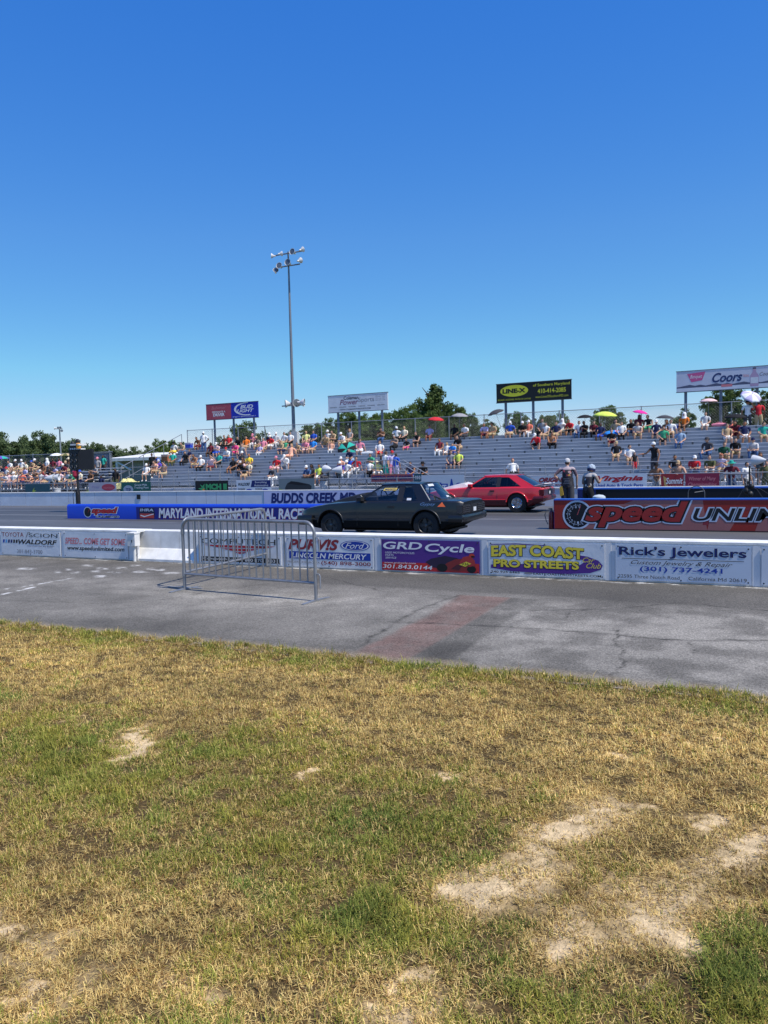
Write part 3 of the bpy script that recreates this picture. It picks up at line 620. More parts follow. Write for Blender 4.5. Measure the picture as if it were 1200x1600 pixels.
# blue divider wall further down the strip
YL = 21.35
xl0, xl1 = onY(105, 800, YL).x, -9.0
lw = thing('divider_wall', 'long blue divider wall carrying the raceway name in white letters', 'wall', (xl0, YL, 0)); W = xl1-xl0
m = MB(); m.loft([[(x, y, z) for y, z in ((0, 0), (0, .46), (.03, .53), (.10, .555), (.26, .555), (.33, .53), (.36, .46), (.36, 0))] for x in (0, W)]); m.build('wall_body', paint('divider_blue', (.012, .055, .48)), lw, angle=50)
def lx(p): return onY(p, 800, YL).x-xl0
shape(lw, 'dark_blue_field', [(lx(213), .005), (W, .005), (W, .455), (lx(213), .455)], paint('field_blue', (.018, .022, .2)), .002)
shape(lw, 'dial_face', ell(lx(137), .255, .20, .19, 30), paint('dial_black', (.008, .009, .014)), .003); ringshape(lw, 'dial_rim', lx(137), .255, .175, .205, PALEB, .0035)
shape(lw, 'needle', [(lx(137), .24), (lx(138), .26), (lx(141), .40), (lx(140.4), .40)], RED, .004)
for (mm, off, d) in ((WHT, .09, .004), (BLK, .03, .005), (paint('speed_red', (.5, .03, .03)), 0, .006)): letters(lw, 'speed', lx(143), .15, lx(184), .44, mm, d, bold=.04, shear=.25, outline=off)
for (mm, off, d) in ((WHT, .09, .0045), (BLK, 0, .0055)): letters(lw, 'UNLIMITED', lx(150), .055, lx(186), .125, mm, d, bold=.02, shear=.2, outline=off)
shape(lw, 'crest', [(lx(218), .03), (lx(241), .03), (lx(242), .2), (lx(241), .43), (lx(218), .43), (lx(217), .2)], paint('crest_dark', (.02, .022, .06)), .003)
letters(lw, 'IHRA', lx(219), .30, lx(240), .40, PALEB, .004, bold=.03, shear=.1)
shape(lw, 'crest_red', [(lx(218.5), .05), (lx(240.5), .05), (lx(240.5), .22), (lx(218.5), .22)], paint('crest_redp', (.5, .06, .05)), .0035)
shape(lw, 'crest_tick', [(lx(219), .14), (lx(225), .09), (lx(240), .19), (lx(240), .22), (lx(226), .13), (lx(220), .17)], WHT, .0042)
letters(lw, 'MARYLAND INTERNATIONAL RACEWAY', lx(248), .05, lx(510), .41, RED, .003, bold=.03, shear=.12, outline=.025); letters(lw, 'MARYLAND INTERNATIONAL RACEWAY', lx(248), .06, lx(510), .42, WHT, .0045, bold=.035, shear=.12)

# ================================================================== FAR WALL
YF, ZF = 29.62, .72
def XF(p): return onY(p, 780, YF).x
fw = thing('barrier_wall', 'low white concrete wall along the far side of the drag strip', 'wall', (-40, YF, 0))
FW = mat('far_wall_white', (.60, .63, .68), .65, var=.08, scale=1.5)
xs = [-170, -130, -100, -80]+[XF(p) for p in (0, 40, 80, 107, 148, 190, 232, 276, 322, 338, 366, 412)]
for a, b_ in zip(xs[:-1], xs[1:]):
    m = MB((-40, YF, 0)); m.box(a+.012, b_-.012, YF, YF+.3, 0, ZF-.02); m.build('wall_panel', FW, fw, smooth=False)
m = MB((-40, YF, 0)); m.box(xs[-1], 24, YF+.003, YF+.3, 0, ZF-.02); m.build('wall_panel', FW, fw, smooth=False)
m = MB((-40, YF, 0)); m.box(-170, 24, YF+.03, YF+.27, 0, ZF-.03); m.build('wall_core', mat('joint_dark', (.2, .22, .26), .8), fw, smooth=False)
m = MB((-40, YF, 0)); m.box(-170, 24, YF-.02, YF+.33, ZF-.02, ZF+.012); m.build('wall_cap', WHITE, fw, smooth=False)
m = MB((-40, YF, 0)); q = XF(217); m.box(q-.11, q+.11, YF-.03, YF, .35, .58); m.build('junction_box', BLK, fw, smooth=False)
LAV = paint('banner_lavender', (.5, .52, .72))
o, W, H = panel('wall_banner', 'pale banner reading BUDDS CREEK MD on the far wall above the dark car', 'banner', XF(413), XF(640), YF-.022, .06, ZF-.03, LAV, .015, 'banners on the far wall')
letters(o, 'BUDDS CREEK MD', XF(424)-XF(413), .12*H, XF(557)-XF(413), .88*H, NAVY, .004, bold=.045, shear=.12)
o, W, H = panel('wall_banner', 'pale banner with a blue lower edge reading MARYLAND INTERNATIONAL on the far wall', 'banner', XF(975), 14, YF-.022, .06, ZF-.03, paint('banner_pale', (.58, .62, .7)), .015, 'banners on the far wall')
x0 = XF(975)
letters(o, 'MARYLAND', XF(986)-x0, .30*H, XF(1106)-x0, .82*H, NAVY, .004, bold=.03, shear=.1); letters(o, 'INTERNATIONAL', XF(1141)-x0, .30*H, XF(1330)-x0, .82*H, NAVY, .004, bold=.03, shear=.1)

# ================================================================== GRANDSTAND
ALU = mat('bleacher_aluminium', (.50, .52, .56), .5, .2, var=.1, scale=1.2)
RIS = mat('bleacher_riser', (.27, .30, .345), .6, .15, var=.14, scale=.8)
STEEL = mat('grey_steel', (.30, .32, .35), .5, .5, var=.12, scale=3)
DSTEEL = mat('dark_steel', (.10, .11, .12), .6, .3)
NROW, YS0, RUN, ZS0, RISE = 13, 39.6, .62, 1.05, .20
XR = 9.0
def xleft(k): return -36.6-3.4*k/(NROW-1)
gs = thing('grandstand', 'long grey aluminium grandstand with thirteen bench rows behind the far wall', 'grandstand', (-15, 39, 0))
OFF = (-15, 39, 0)
for k in range(NROW):
    y, z, xl = YS0+RUN*k, ZS0+RISE*k, xleft(k)
    m = MB(OFF); x = xl
    L = 5.5; off = (k*1.05) % L
    x = xl; nx = xl+off if off > .5 else xl+L
    while x < XR:                                   # planks butt end to end with a dark gap
        e = min(nx, XR); m.box(x+.012, e-.012, y-.13, y+.13, z-.05, z); x = e; nx = e+L
    m.build('seat_plank', ALU, gs, smooth=False)
    m = MB(OFF); m.box(xl, XR, y-.52, y-.16, z-.47, z-.43); m.build('foot_plank', ALU, gs, smooth=False)
    m = MB(OFF); m.box(xl, XR, y+.085, y+.10, z-.43, z-.27); m.build('riser_board', RIS, gs, smooth=False)
    # skirt under the seat front with dark brackets hanging from it, one continuous sheet
    tabs = []; x = xl+off-L
    while x < XR:
        for q in (0, 2.75):
            if xl+.1 < x+q < XR-.1: tabs.append(x+q)
        x += L
    m = MB(OFF); bx = [xl]+[v for t_ in tabs for v in (t_-.05, t_+.05)]+[XR]; n = len(bx)
    m.v = [(v, y-.125, zz) for zz in (z-.052, z-.30, z-.425) for v in bx]
    for i in range(n-1):
        m.f.append((n+i, n+i+1, i+1, i)); tb = i % 2 == 1; m.m.append(1 if tb else 0)
        if tb: m.f.append((2*n+i, 2*n+i+1, n+i+1, n+i)); m.m.append(1)
    used = sorted({v for f in m.f for v in f}); mp = {v: i for i, v in enumerate(used)}
    m.v = [m.v[v] for v in used]; m.f = [tuple(mp[v] for v in f) for f in m.f]
    o = m.build('seat_skirt', [RIS, DSTEEL], gs, smooth=False, fixn=False); so = o.modifiers.new('thick', 'SOLIDIFY'); so.thickness = .012
yb = YS0+RUN*NROW-.15
m = MB(OFF); m.box(xleft(12), XR, yb-.05, yb+.55, 3.0, 3.05); m.build('rear_walkway', ALU, gs, smooth=False)
m = MB(OFF); m.box(-36.9, XR, 38.25, 39.1, .58, .62); m.build('front_walkway', ALU, gs, smooth=False)
m = MB(OFF); m.box(-36.9, XR, 38.22, 38.25, .46, .62); m.build('front_fascia', ALU, gs, smooth=False)
m = MB(OFF)
for i in range(26):
    x = -36.8+i*1.83
    m.tube([(x, 38.3, 0), (x, 38.3, .5)], .035, 6); m.tube([(x, 40.5, 0), (x, 40.5, .9)], .035, 6)
    m.tube([(x, 38.3, .05), (x+1.83, 40.5, .8)], .025, 5)
    m.tube([(x, 43.5, 0), (x, 43.5, 1.9)], .035, 6)
m.build('understructure', DSTEEL, gs)
m = MB(OFF); m.add([(xleft(0), 38.9, .45), (XR, 38.9, .45), (XR, yb, 2.75), (xleft(12), yb, 2.75), (xleft(0), 38.9, .41), (XR, 38.9, .41), (XR, yb, 2.71), (xleft(12), yb, 2.71)], [(0, 1, 2, 3), (7, 6, 5, 4), (0, 4, 5, 1), (1, 5, 6, 2), (2, 6, 7, 3), (3, 7, 4, 0)]); m.build('deck', DSTEEL, gs, smooth=False)
def rail(x0, x1, y, zt, zb, step, parent, zmid=None, r=.022, name='guard_rail', off=OFF):
    m = MB(off); m.tube([(x0, y, zt), (x1, y, zt)], r, 6)
    if zmid: m.tube([(x0, y, zmid), (x1, y, zmid)], r*.9, 6)
    n = max(1, round((x1-x0)/step))
    for i in range(n+1):
        x = x0+(x1-x0)*i/n; m.tube([(x, y, zb), (x, y, zt)], r, 6)
    return m.build(name, STEEL, parent)
for a, b_ in ((-28.6, -25.6), (-17.6, -14.0), (-13.7, -5.2), (-4.9, XR)): rail(a, b_, 38.32, 1.62, .5, 2.1, gs, 1.15)
rail(-37.0, -29.6, 38.30, 2.02, .3, 2.4, gs, 1.55)
rail(-33.2, -29.6, 38.20, 1.5, .3, 2.0, gs)
# sloping guard rail with posts down the left end
m = MB(OFF); A = Vector((-37.9, 38.5, 2.05)); B = Vector((-40.4, 47.6, 4.55))
m.tube([A, B], .024, 6); m.tube([A-Vector((0, 0, .9)), B-Vector((0, 0, .9))], .02, 6)
for i in range(7):
    p = A.lerp(B, i/6); m.tube([p, p-Vector((0, 0, 1.0+.1*i))], .026, 6)
m.build('end_rail', STEEL, gs)
# aisle steps between the planks
for xa in (-16.6, -36.0+2.6):
    m = MB(OFF)
    for k in range(NROW): m.box(xa-.12*k*0-.45, xa+.45, YS0+RUN*k-.16, YS0+RUN*k+.16, ZS0+RISE*k-.235, ZS0+RISE*k-.19)
    m.build('aisle_steps', ALU, gs, smooth=False)

def chain_link(parent, x0, x1, y, z0, z1, cell=.14, r=.0045, off=(0, 0, 0), name='wire_mesh'):
    """diamond wire mesh built as thin three sided wires"""
    h = z1-z0; W = x1-x0; vs = []; fs = []
    n = int((W+h)/cell)+1; dirs = ((1, 0), (-1, 1))
    for s in (1, -1):
        for i in range(n):
            a = (i*cell-h) if s == 1 else i*cell
            u0, u1 = a, a+s*h; t0, t1 = 0.0, 1.0
            # clip to [0, W]
            lo, hi = 0.0, 1.0
            d = u1-u0
            for bnd, sg in ((0, 1), (W, -1)):
                v0 = sg*(u0-bnd); dv = sg*d
                if dv > 0: lo = max(lo, -v0/dv)
                elif v0 < 0: hi = -1
                else: hi = min(hi, -v0/dv)
            if hi <= lo: continue
            p = (x0+u0+d*lo, z0+h*lo); q = (x0+u0+d*hi, z0+h*hi); b = len(vs); e = r*.7
            for (X, Z) in (p, q): vs += [(X-e-off[0], y-off[1]-e, Z+e*s-off[2]), (X+e-off[0], y-off[1]-e, Z-e*s-off[2]), (X-off[0], y-off[1]+e, Z-off[2])]
            fs += [(b, b+1, b+4, b+3), (b+1, b+2, b+5, b+4), (b+2, b, b+3, b+5)]
    return np_mesh(name, np.array(vs), np.array(fs), mat('fence_wire', (.22, .23, .25), .5, .6), parent=parent)
yfb = 48.05
fb = thing('chain_link_fence', 'tall chain link fence along the top of the grandstand', 'fence', (-15, yfb, 3.0)); O2 = (-15, yfb, 3.0)
m = MB(O2); m.tube([(-40.2, yfb, 4.86), (XR, yfb, 4.86)], .024, 6); m.tube([(-40.2, yfb, 3.1), (XR, yfb, 3.1)], .018, 6); m.build('top_rail', STEEL, fb)
for i in range(21):
    x = -40.2+i*2.44; m = MB(O2); m.tube([(x, yfb, 2.9), (x, yfb, 4.9)], .032, 8); m.build('post', STEEL, fb)
chain_link(fb, -40.2, XR, yfb, 3.1, 4.84, .16, .004, O2)

# landing and stairs at the front of the stand
st = thing('stair_landing', 'steel stair landing with handrails in front of the grandstand', 'stairs', (-19.5, 37.4, 0)); O3 = (-19.5, 37.4, 0)
xa, xb = onY(557, 740, 37.0).x, onY(619, 740, 37.0).x
m = MB(O3); m.box(xa, xb, 36.9, 38.2, 1.02, 1.07); m.build('platform', ALU, st, smooth=False)
m = MB(O3)
for x in np.linspace(xa, xb, 5): m.tube([(x, 36.95, 0), (x, 36.95, 2.02)], .026, 6)
for z in (2.02, 1.62, 1.05): m.tube([(xa, 36.95, z), (xb, 36.95, z)], .024, 6)
m.build('platform_rail', STEEL, st)
xc = onY(655, 740, 36.9).x
for dy in (36.95, 37.9):
    m = MB(O3); m.tube([(xb, dy, 2.02), (xc+.35, dy, 1.05)], .026, 6); m.tube([(xb, dy, 1.55), (xc, dy, .6)], .022, 6); m.tube([(xc+.35, dy, 1.05), (xc+.35, dy, .1)], .026, 6); m.build('handrail', STEEL, st)
m = MB(O3)
for i in range(6):
    t_ = i/6; m.box(xb+(xc-xb)*t_, xb+(xc-xb)*(t_+.17), 36.97, 37.88, 1.0-.95*t_-.04, 1.0-.95*t_)
m.build('treads', ALU, st, smooth=False)
xd = onY(528, 740, 36.9).x
for dy in (36.95, 37.9):
    m = MB(O3); m.tube([(xa, dy, 1.95), (xd, dy, .95)], .026, 6); m.tube([(xa, dy, 1.5), (xd, dy, .5)], .022, 6); m.tube([(xd, dy, .95), (xd, dy, .05)], .026, 6); m.build('handrail', STEEL, st)
m = MB(O3)
for i in range(6):
    t_ = i/6; m.box(xa+(xd-xa)*(t_+.17), xa+(xd-xa)*t_, 36.97, 37.88, 1.0-.95*t_-.04, 1.0-.95*t_)
m.build('treads', ALU, st, smooth=False)

# smaller stand further left
ls = thing('bleacher', 'small grey bleacher full of spectators at the far left', 'bleacher', (-56, 40, 0)); OL = (-56, 40, 0)
NL = 6; LX0, LX1 = -84.0, onY(148, 740, 40).x
WSEAT = mat('pale_bench', (.6, .61, .63), .5, .2, var=.08)
for k in range(NL):
    y, z = YS0+RUN*k, ZS0+RISE*k
    m = MB(OL); m.box(LX0, LX1, y-.13, y+.13, z-.05, z); m.build('seat_plank', WSEAT, ls, smooth=False)
    m = MB(OL); m.box(LX0, LX1, y-.52, y-.16, z-.47, z-.43); m.build('foot_plank', ALU, ls, smooth=False)
    m = MB(OL); m.box(LX0, LX1, y+.085, y+.10, z-.43, z-.27); m.build('riser_board', RIS, ls, smooth=False)
    m = MB(OL)
    x = LX0
    while x < LX1: m.box(x-.03, x+.03, y-.11, y+.11, z-.43, z-.05); x += 1.8
    m.build('seat_bracket', DSTEEL, ls, smooth=False)
m = MB(OL); x = LX0
while x < LX1+.1: m.tube([(x, 38.6, 0), (x, 38.6, 1.5)], .025, 6); m.tube([(x, 43.0, 0), (x, 43.0, 1.9)], .03, 6); m.tube([(x, 38.6, .1), (x+1.8, 41, .9)], .02, 5); x += 1.8
m.tube([(LX0, 38.6, 1.5), (LX1, 38.6, 1.5)], .025, 6); m.tube([(LX0, 38.6, 1.1), (LX1, 38.6, 1.1)], .02, 6); m.build('frame', STEEL, ls)
m = MB(OL); m.add([(LX0, 38.9, .4), (LX1, 38.9, .4), (LX1, 43.2, 1.85), (LX0, 43.2, 1.85), (LX0, 38.9, .36), (LX1, 38.9, .36), (LX1, 43.2, 1.81), (LX0, 43.2, 1.81)], [(0, 1, 2, 3), (7, 6, 5, 4), (0, 4, 5, 1), (1, 5, 6, 2), (2, 6, 7, 3), (3, 7, 4, 0)]); m.build('deck', DSTEEL, ls, smooth=False)
lf = thing('chain_link_fence', 'chain link fence behind the small bleacher at the far left', 'fence', (-60, 44.4, 0)); OF = (-60, 44.4, 0)
m = MB(OF); m.tube([(LX0, 44.4, 3.3), (-44.5, 44.4, 3.3)], .03, 6); m.build('top_rail', STEEL, lf)
for i in range(15):
    x = LX0+i*2.8; m = MB(OF); m.tube([(x, 44.4, .0), (x, 44.4, 3.4)], .035, 8); m.build('post', STEEL, lf)
chain_link(lf, LX0, -44.5, 44.4, 1.0, 3.28, .15, .008, OF)

# low chain link fence behind the far wall, hung with banners
YB = 33.0
bf = thing('chain_link_fence', 'waist high chain link fence behind the far wall hung with banners', 'fence', (-20, YB, 0)); OB = (-20, YB, 0)
m = MB(OB); m.tube([(-80, YB, 1.14), (12, YB, 1.14)], .022, 6); m.build('top_rail', STEEL, bf)
for i in range(39):
    x = -80+i*2.4; m = MB(OB); m.tube([(x, YB, 0), (x, YB, 1.18)], .03, 8); m.build('post', STEEL, bf)
chain_link(bf, -80, 12, YB, .1, 1.13, .14, .004, OB)
def XB(p): return onY(p, 755, YB).x
FB = 'banners on the fence behind the far wall'
def fbn(label, p0, p1, z0, z1, m): return panel('advertising_banner', label, 'banner', XB(p0), XB(p1), YB-.04, z0, z1, m, .012, FB)
DT = paint('dark_teal', (.02, .075, .1))
o, W, H = fbn('dark teal banner with a small yellow-green mark at the far left fence', 40, 78, .45, 1.13, DT)
shape(o, 'leaf_mark', [(u*W, v*H) for u, v in [(.28, .35), (.38, .7), (.36, .45), (.46, .4), (.38, .3), (.4, .15), (.32, .25)]], paint('leaf_green', (.3, .4, .05)))
o, W, H = fbn('grey-pink banner with a red oval, just right of the black light tower', 139, 182, .45, 1.14, paint('grey_pink', (.38, .36, .42)))
shape(o, 'red_oval', ell(.72*W, .62*H, .24*W, .28*H), paint('oval_red', (.42, .05, .08))); letters(o, 'Hamilton', .55*W, .5*H, .89*W, .66*H, PINK, .004, shear=.3); letters(o, 'Tires', .12*W, .58*H, .4*W, .75*H, paint('mauve', (.3, .22, .4)), shear=.3)
o, W, H = fbn('dark green banner reading Trading Post with a round white emblem', 190, 236, .45, 1.16, paint('forest', (.015, .10, .08)))
shape(o, 'round_emblem', ell(.24*W, .4*H, .17*W, .34*H), paint('emblem_grey', (.3, .36, .42))); letters(o, 'TP', .15*W, .22*H, .33*W, .5*H, NAVY, .004, bold=.02)
letters(o, 'Grand Mills', .46*W, .68*H, .88*W, .84*H, WHT); letters(o, 'Trading Post', .44*W, .42*H, .93*W, .62*H, WHT); letters(o, 'outfitters', .52*W, .2*H, .86*W, .32*H, paint('sage', (.3, .42, .38)))
o, W, H = fbn('black banner with big green block lettering and a green bug emblem', 306, 357, .42, 1.16, BLK)
GRN = paint('slime_green', (.05, .33, .12))
letters(o, 'MCH II', .32*W, .34*H, .96*W, .78*H, GRN, bold=.07); letters(o, 'AUTOMOTIVE', .42*W, .08*H, .92*W, .2*H, GREY)
shape(o, 'bug_emblem', [(u*W, v*H) for u, v in [(.1, .12), (.2, .3), (.08, .45), (.2, .5), (.14, .75), (.22, .62), (.29, .8), (.27, .55), (.3, .4), (.24, .3), (.28, .12), (.2, .2)]], GRN); shape(o, 'orange_spot', ell(.25*W, .33*H, .03*W, .1*H, 10), ORA, .004)
o, W, H = fbn('white and navy dealer banner with small car marks below the billboard gap', 370, 424, .42, 1.16, BANW)
shape(o, 'navy_field', [(.42*W, .5*H), (W*.995, .5*H), (W*.995, .97*H), (.46*W, .97*H)], NAVY); letters(o, 'WALDORF', .05*W, .6*H, .4*W, .82*H, BLK, bold=.03, shear=.2); letters(o, 'Everything', .55*W, .74*H, .88*W, .9*H, WHT, .004); letters(o, 'Automotive', .52*W, .55*H, .92*W, .7*H, WHT, .004)
for u, q in ((.05, 'DODGE'), (.55, 'DODGE')): letters(o, q, u*W, .3*H, (u+.2)*W, .43*H, BLK, bold=.02)
for u in (.3, .76): shape(o, 'logo_mark', ell((u+.07)*W, .25*H, .09*W, .14*H, 16), BLUE)
o, W, H = fbn('grey-green banner picturing a dark covered pickup bed', 436, 492, .42, 1.2, paint('grey_green', (.17, .21, .22)))
shape(o, 'grass_corner', [(0, 0), (.16*W, 0), (.12*W, .3*H), (0, .38*H)], paint('corner_green', (.2, .28, .1)))
shape(o, 'truck_bed', [(u*W, v*H) for u, v in [(.2, .1), (.18, .4), (.24, .68), (.36, .84), (.55, .78), (.86, .62), (.92, .5), (.9, .2), (.7, .08)]], paint('truck_dark', (.03, .035, .04)), .003); shape(o, 'bed_cover', [(u*W, v*H) for u, v in [(.26, .66), (.36, .8), (.55, .75), (.84, .6), (.6, .56)]], BLK, .004)
o, W, H = panel('shop_sign', 'weathered red sign reading METRO GOLF CARTS on the stair landing', 'sign', onY(580, 750, 36.85).x, onY(645, 750, 36.85).x, 36.85, .88, 1.27, paint('sign_red', (.30, .07, .07)), .02, FB)
letters(o, 'METRO GOLF CARTS', .03*W, .25*H, .97*W, .8*H, NAVY, bold=.04)
o, W, H = panel('shop_sign', 'little dark sign with pale dots right of the red golf cart sign', 'sign', onY(647, 750, 36.84).x, onY(659, 750, 36.84).x, 36.84, .88, 1.27, DT, .02, FB)
for i in range(3):
    for j in range(2): shape(o, 'pale_dot', ell((.25+.25*i)*W, (.35+.3*j)*H, .08*W, .1*H, 8), BANW)
o, W, H = fbn('white banner with tall blue letters between the two race cars', 659, 726, .35, 1.24, paint('white_banner', (.5, .55, .6)))
letters(o, 'C', .22*W, .12*H, .36*W, .62*H, BLUE, bold=.04); letters(o, 'I', .42*W, .2*H, .47*W, .62*H, BLUE, bold=.06)
shape(o, 'blue_block', [(.46*W, .1*H), (.62*W, .1*H), (.62*W, .56*H), (.46*W, .56*H)], BLUE, .003); letters(o, 'T', .49*W, .15*H, .59*W, .5*H, BANW, .005, bold=.03); letters(o, 'A', .64*W, .12*H, .78*W, .8*H, BLUE, bold=.05); letters(o, 'S', .80*W, .12*H, .94*W, .6*H, BLUE, bold=.05)
o, W, H = fbn('pale blue-grey banner with maroon slanted letters behind the standing man', 826, 925, .3, 1.13, paint('white_banner', (.5, .55, .6)))
letters(o, 'ORIGINAL', .17*W, .66*H, .66*W, .92*H, MAR, bold=.06, shear=.35); letters(o, 'PARTS MARKET', .28*W, .47*H, .62*W, .58*H, MAR, bold=.02); letters(o, 'SUPERSTORE', .36*W, .3*H, .62*W, .4*H, MAR, bold=.02)
o, W, H = fbn('white banner reading Virginia Used Auto & Truck Parts in red and blue', 929, 1011, .42, 1.17, BANW)
letters(o, 'Virginia', .05*W, .52*H, .93*W, .9*H, RED, bold=.04, shear=.35); letters(o, 'Used Auto & Truck Parts', .03*W, .27*H, .93*W, .46*H, BLUE, bold=.02); letters(o, 'AUTOANDTRUCKPARTS.COM', .09*W, .1*H, .88*W, .2*H, MAR, bold=.02)
o, W, H = fbn('red banner with white script Summit lettering beside the steel barrier', 1033, 1068, .35, 1.13, paint('summit_red', (.32, .03, .035)))
shape(o, 'yellow_swirl', [(u*W, v*H) for u, v in [(.1, .9), (.3, .75), (.2, .6), (.33, .35), (.2, .2), (.14, .5)]], paint('swirl', (.55, .35, .12))); letters(o, 'Summit', .22*W, .48*H, .97*W, .8*H, WHT, .004, bold=.02, shear=.3); letters(o, 'RACING', .25*W, .25*H, .95*W, .42*H, PINK, .004); letters(o, 'EQUIPMENT', .25*W, .08*H, .95*W, .2*H, PINK, .004)
o, W, H = fbn('maroon banner with two rows of slanted white words at the far right', 1071, 1124, .35, 1.13, paint('wine_red', (.26, .025, .06)))
letters(o, 'Winner of Many', .1*W, .58*H, .9*W, .84*H, PINK, .004, bold=.02, shear=.2); letters(o, 'Championships', .08*W, .3*H, .92*W, .54*H, PINK, .004, bold=.02, shear=.2)

# steel barrier bars at the fence on the right
bb = thing('crowd_barrier', 'far steel barrier with upright bars right of the maroon fence banner', 'barrier', (XB(1126), YB-.3, 0)); x1 = XB(1178)-XB(1126)
m = MB(); m.tube([(0, 0, 0), (0, 0, 1.0), (.1, 0, 1.1), (x1-.15, 0, 1.1), (x1, 0, .95), (x1, 0, 0)], .024, 8); m.build('frame', STEEL, bb)
for i in range(1, 9):
    m = MB(); m.tube([(x1*i/9, 0, .15), (x1*i/9, 0, 1.09)], .012, 6); m.build('bar', STEEL, bb)

# ================================================================== BILLBOARDS
YBB = 49.0
def xb(p, y=640): return onY(p, y, YBB).x
def billboard(label, p0, p1, posts, m, z0=5.65, z1=6.85):
    x0, x1 = xb(p0), xb(p1)
    t = thing('billboard', label, 'billboard', (x0, YBB, 0), 0, 'billboards above the grandstand'); W, H = x1-x0, z1-z0
    b = MB(); b.box(0, W, 0, .10, z0, z1); pn = b.build('sign_panel', m, t, smooth=False)
    b = MB(); b.box(-.03, W+.03, -.015, .11, z1, z1+.03); b.box(-.03, W+.03, -.015, .11, z0-.03, z0); b.build('edge_frame', DSTEEL, t, smooth=False)
    for p in posts:
        b = MB(); x = xb(p)-x0; b.tube([(x, .2, 1.5), (x, .2, z1-.1)], .085, 10); b.build('post', mat('billboard_post', (.17, .2, .25), .6, .3), t)
    h = bpy.data.objects.new('sign_face', None); return t, W, H, z0, pn
class Z:                                                      # lettering helper offset to the sign panel's height
    def __init__(s, p, z0): s.p, s.z = p, z0
    def t(s, txt, x0, a, x1, b, m, **k): return letters(s.p, txt, x0, s.z+a, x1, s.z+b, m, **k)
    def s(s, name, pts, m, d=.004): return shape(s.p, name, [(x, s.z+z) for x, z in pts], m, d)
t, W, H, z0, pn = billboard('two-panel beer billboard, faded red left half and blue right half', 322, 403, (332, 362, 394), paint('sign_blue', (.012, .03, .40)))
q = Z(pn, z0); h = W*.49
q.s('red_half', [(.01, .01), (h, .01), (h, H-.01), (.01, H-.01)], paint('sign_faded_red', (.42, .07, .10)))
q.t('Budweiser', .22*h, .66*H, .8*h, .86*H, PINK, depth=.007, shear=.4); q.t('DESIGNATE A', .25*h, .43*H, .77*h, .55*H, WHT, depth=.007, bold=.02); q.t('DRIVER', .28*h, .2*H, .74*h, .4*H, WHT, depth=.007, bold=.04); q.t('RESPONSIBILITY MATTERS', .28*h, .1*H, .74*h, .15*H, PINK, depth=.007)
q.t('BUD', h+.36*h, .6*H, h+.86*h, .83*H, WHT, bold=.03, shear=.3); q.t('LIGHT', h+.22*h, .36*H, h+.88*h, .57*H, WHT, bold=.03, shear=.3); q.t('ENJOY RESPONSIBLY', h+.06*h, .05*H, h+.96*h, .14*H, WHT)
cxx = h+.62*h
pts = [(cxx+.5*h*math.cos(math.radians(a)), .58*H+.42*H*math.sin(math.radians(a))) for a in range(85, 286, 10)]+[(cxx+.43*h*math.cos(math.radians(a))+.03, .58*H+.36*H*math.sin(math.radians(a))) for a in range(285, 84, -10)]
m = MB(); n_ = len(pts)//2; m.add([(x, -.004, z0+z) for x, z in pts], [(i, i+1, 2*n_-2-i, 2*n_-1-i) for i in range(n_-1)]); m.build('swoosh', WHT, pn, smooth=False)
t, W, H, z0, pn = billboard('white power sports billboard with red and grey lettering', 513, 606, (526, 559, 595), BANW)
q = Z(pn, z0)
q.t('Coleman', .27*W, .72*H, .52*W, .92*H, BLK, bold=.02); q.t('Power', .2*W, .42*H, .52*W, .74*H, paint('plum', (.2, .06, .12)), shear=.3, bold=.01); q.t('Sports', .52*W, .46*H, .78*W, .80*H, GREY)
for k in range(4): q.t(('Falls Church', '703 997 2500', 'Woodbridge', '703 497 1500')[k], .8*W, (.85-.1*k)*H, .96*W, (.91-.1*k)*H, GREY)
for k, s_ in enumerate(('HONDA', 'POLARIS', 'SUZUKI', 'YAMAHA', 'KAWASAKI', 'SEA-DOO')): q.t(s_, (.03+.16*k)*W, .27*H, (.15+.16*k)*W, .33*H, DGREY, bold=.02)
q.t('WWW.COLEMANPOWERSPORTS.COM', .2*W, .1*H, .72*W, .19*H, DGREY, bold=.02)
t, W, H, z0, pn = billboard('black billboard with yellow oval and yellow phone number', 776, 893, (789, 832, 878), paint('sign_black', (.012, .014, .016)))
q = Z(pn, z0); LY = paint('line_yellow', (.62, .62, .04))
q.s('yellow_oval', ell(.245*W, .6*H, .19*W, .31*H), LY); q.t('LINE-X', .085*W, .48*H, .40*W, .72*H, BLK, depth=.007, bold=.05); q.t('BEDLINERS  ACCESSORIES  PROTECTIVE COATINGS', .02*W, .1*H, .47*W, .18*H, LY)
q.t('of Southern Maryland', .5*W, .71*H, .98*W, .9*H, LY, bold=.01); q.t('410-414-2085', .56*W, .38*H, .93*W, .62*H, LY, bold=.02); q.t('www.LinexOfSouthernMD.com', .53*W, .14*H, .96*W, .26*H, LY)
t, W, H, z0, pn = billboard('pale snowy beer billboard with a bottle at the right edge of the photo', 1057, 1300, (1071, 1126, 1183), paint('sign_snow', (.52, .55, .64)))
q = Z(pn, z0); f_ = (xb(1200)-xb(1057))
q.s('snow_ground', [(.01, .02), (W-.01, .02), (W-.01, .28*H), (.01, .24*H)], paint('snow', (.62, .65, .72)), .003)
pts = [(.01, .24*H)]+[((.02+.036*k)*W, (.25+.10*((k*7) % 5)/5)*H) for k in range(27)]+[(W-.01, .26*H), (W-.01, .2*H), (.01, .18*H)]
q.s('dark_tree_line', [(x, z) for x, z in pts], paint('treeline_ink', (.09, .1, .16)), .004)
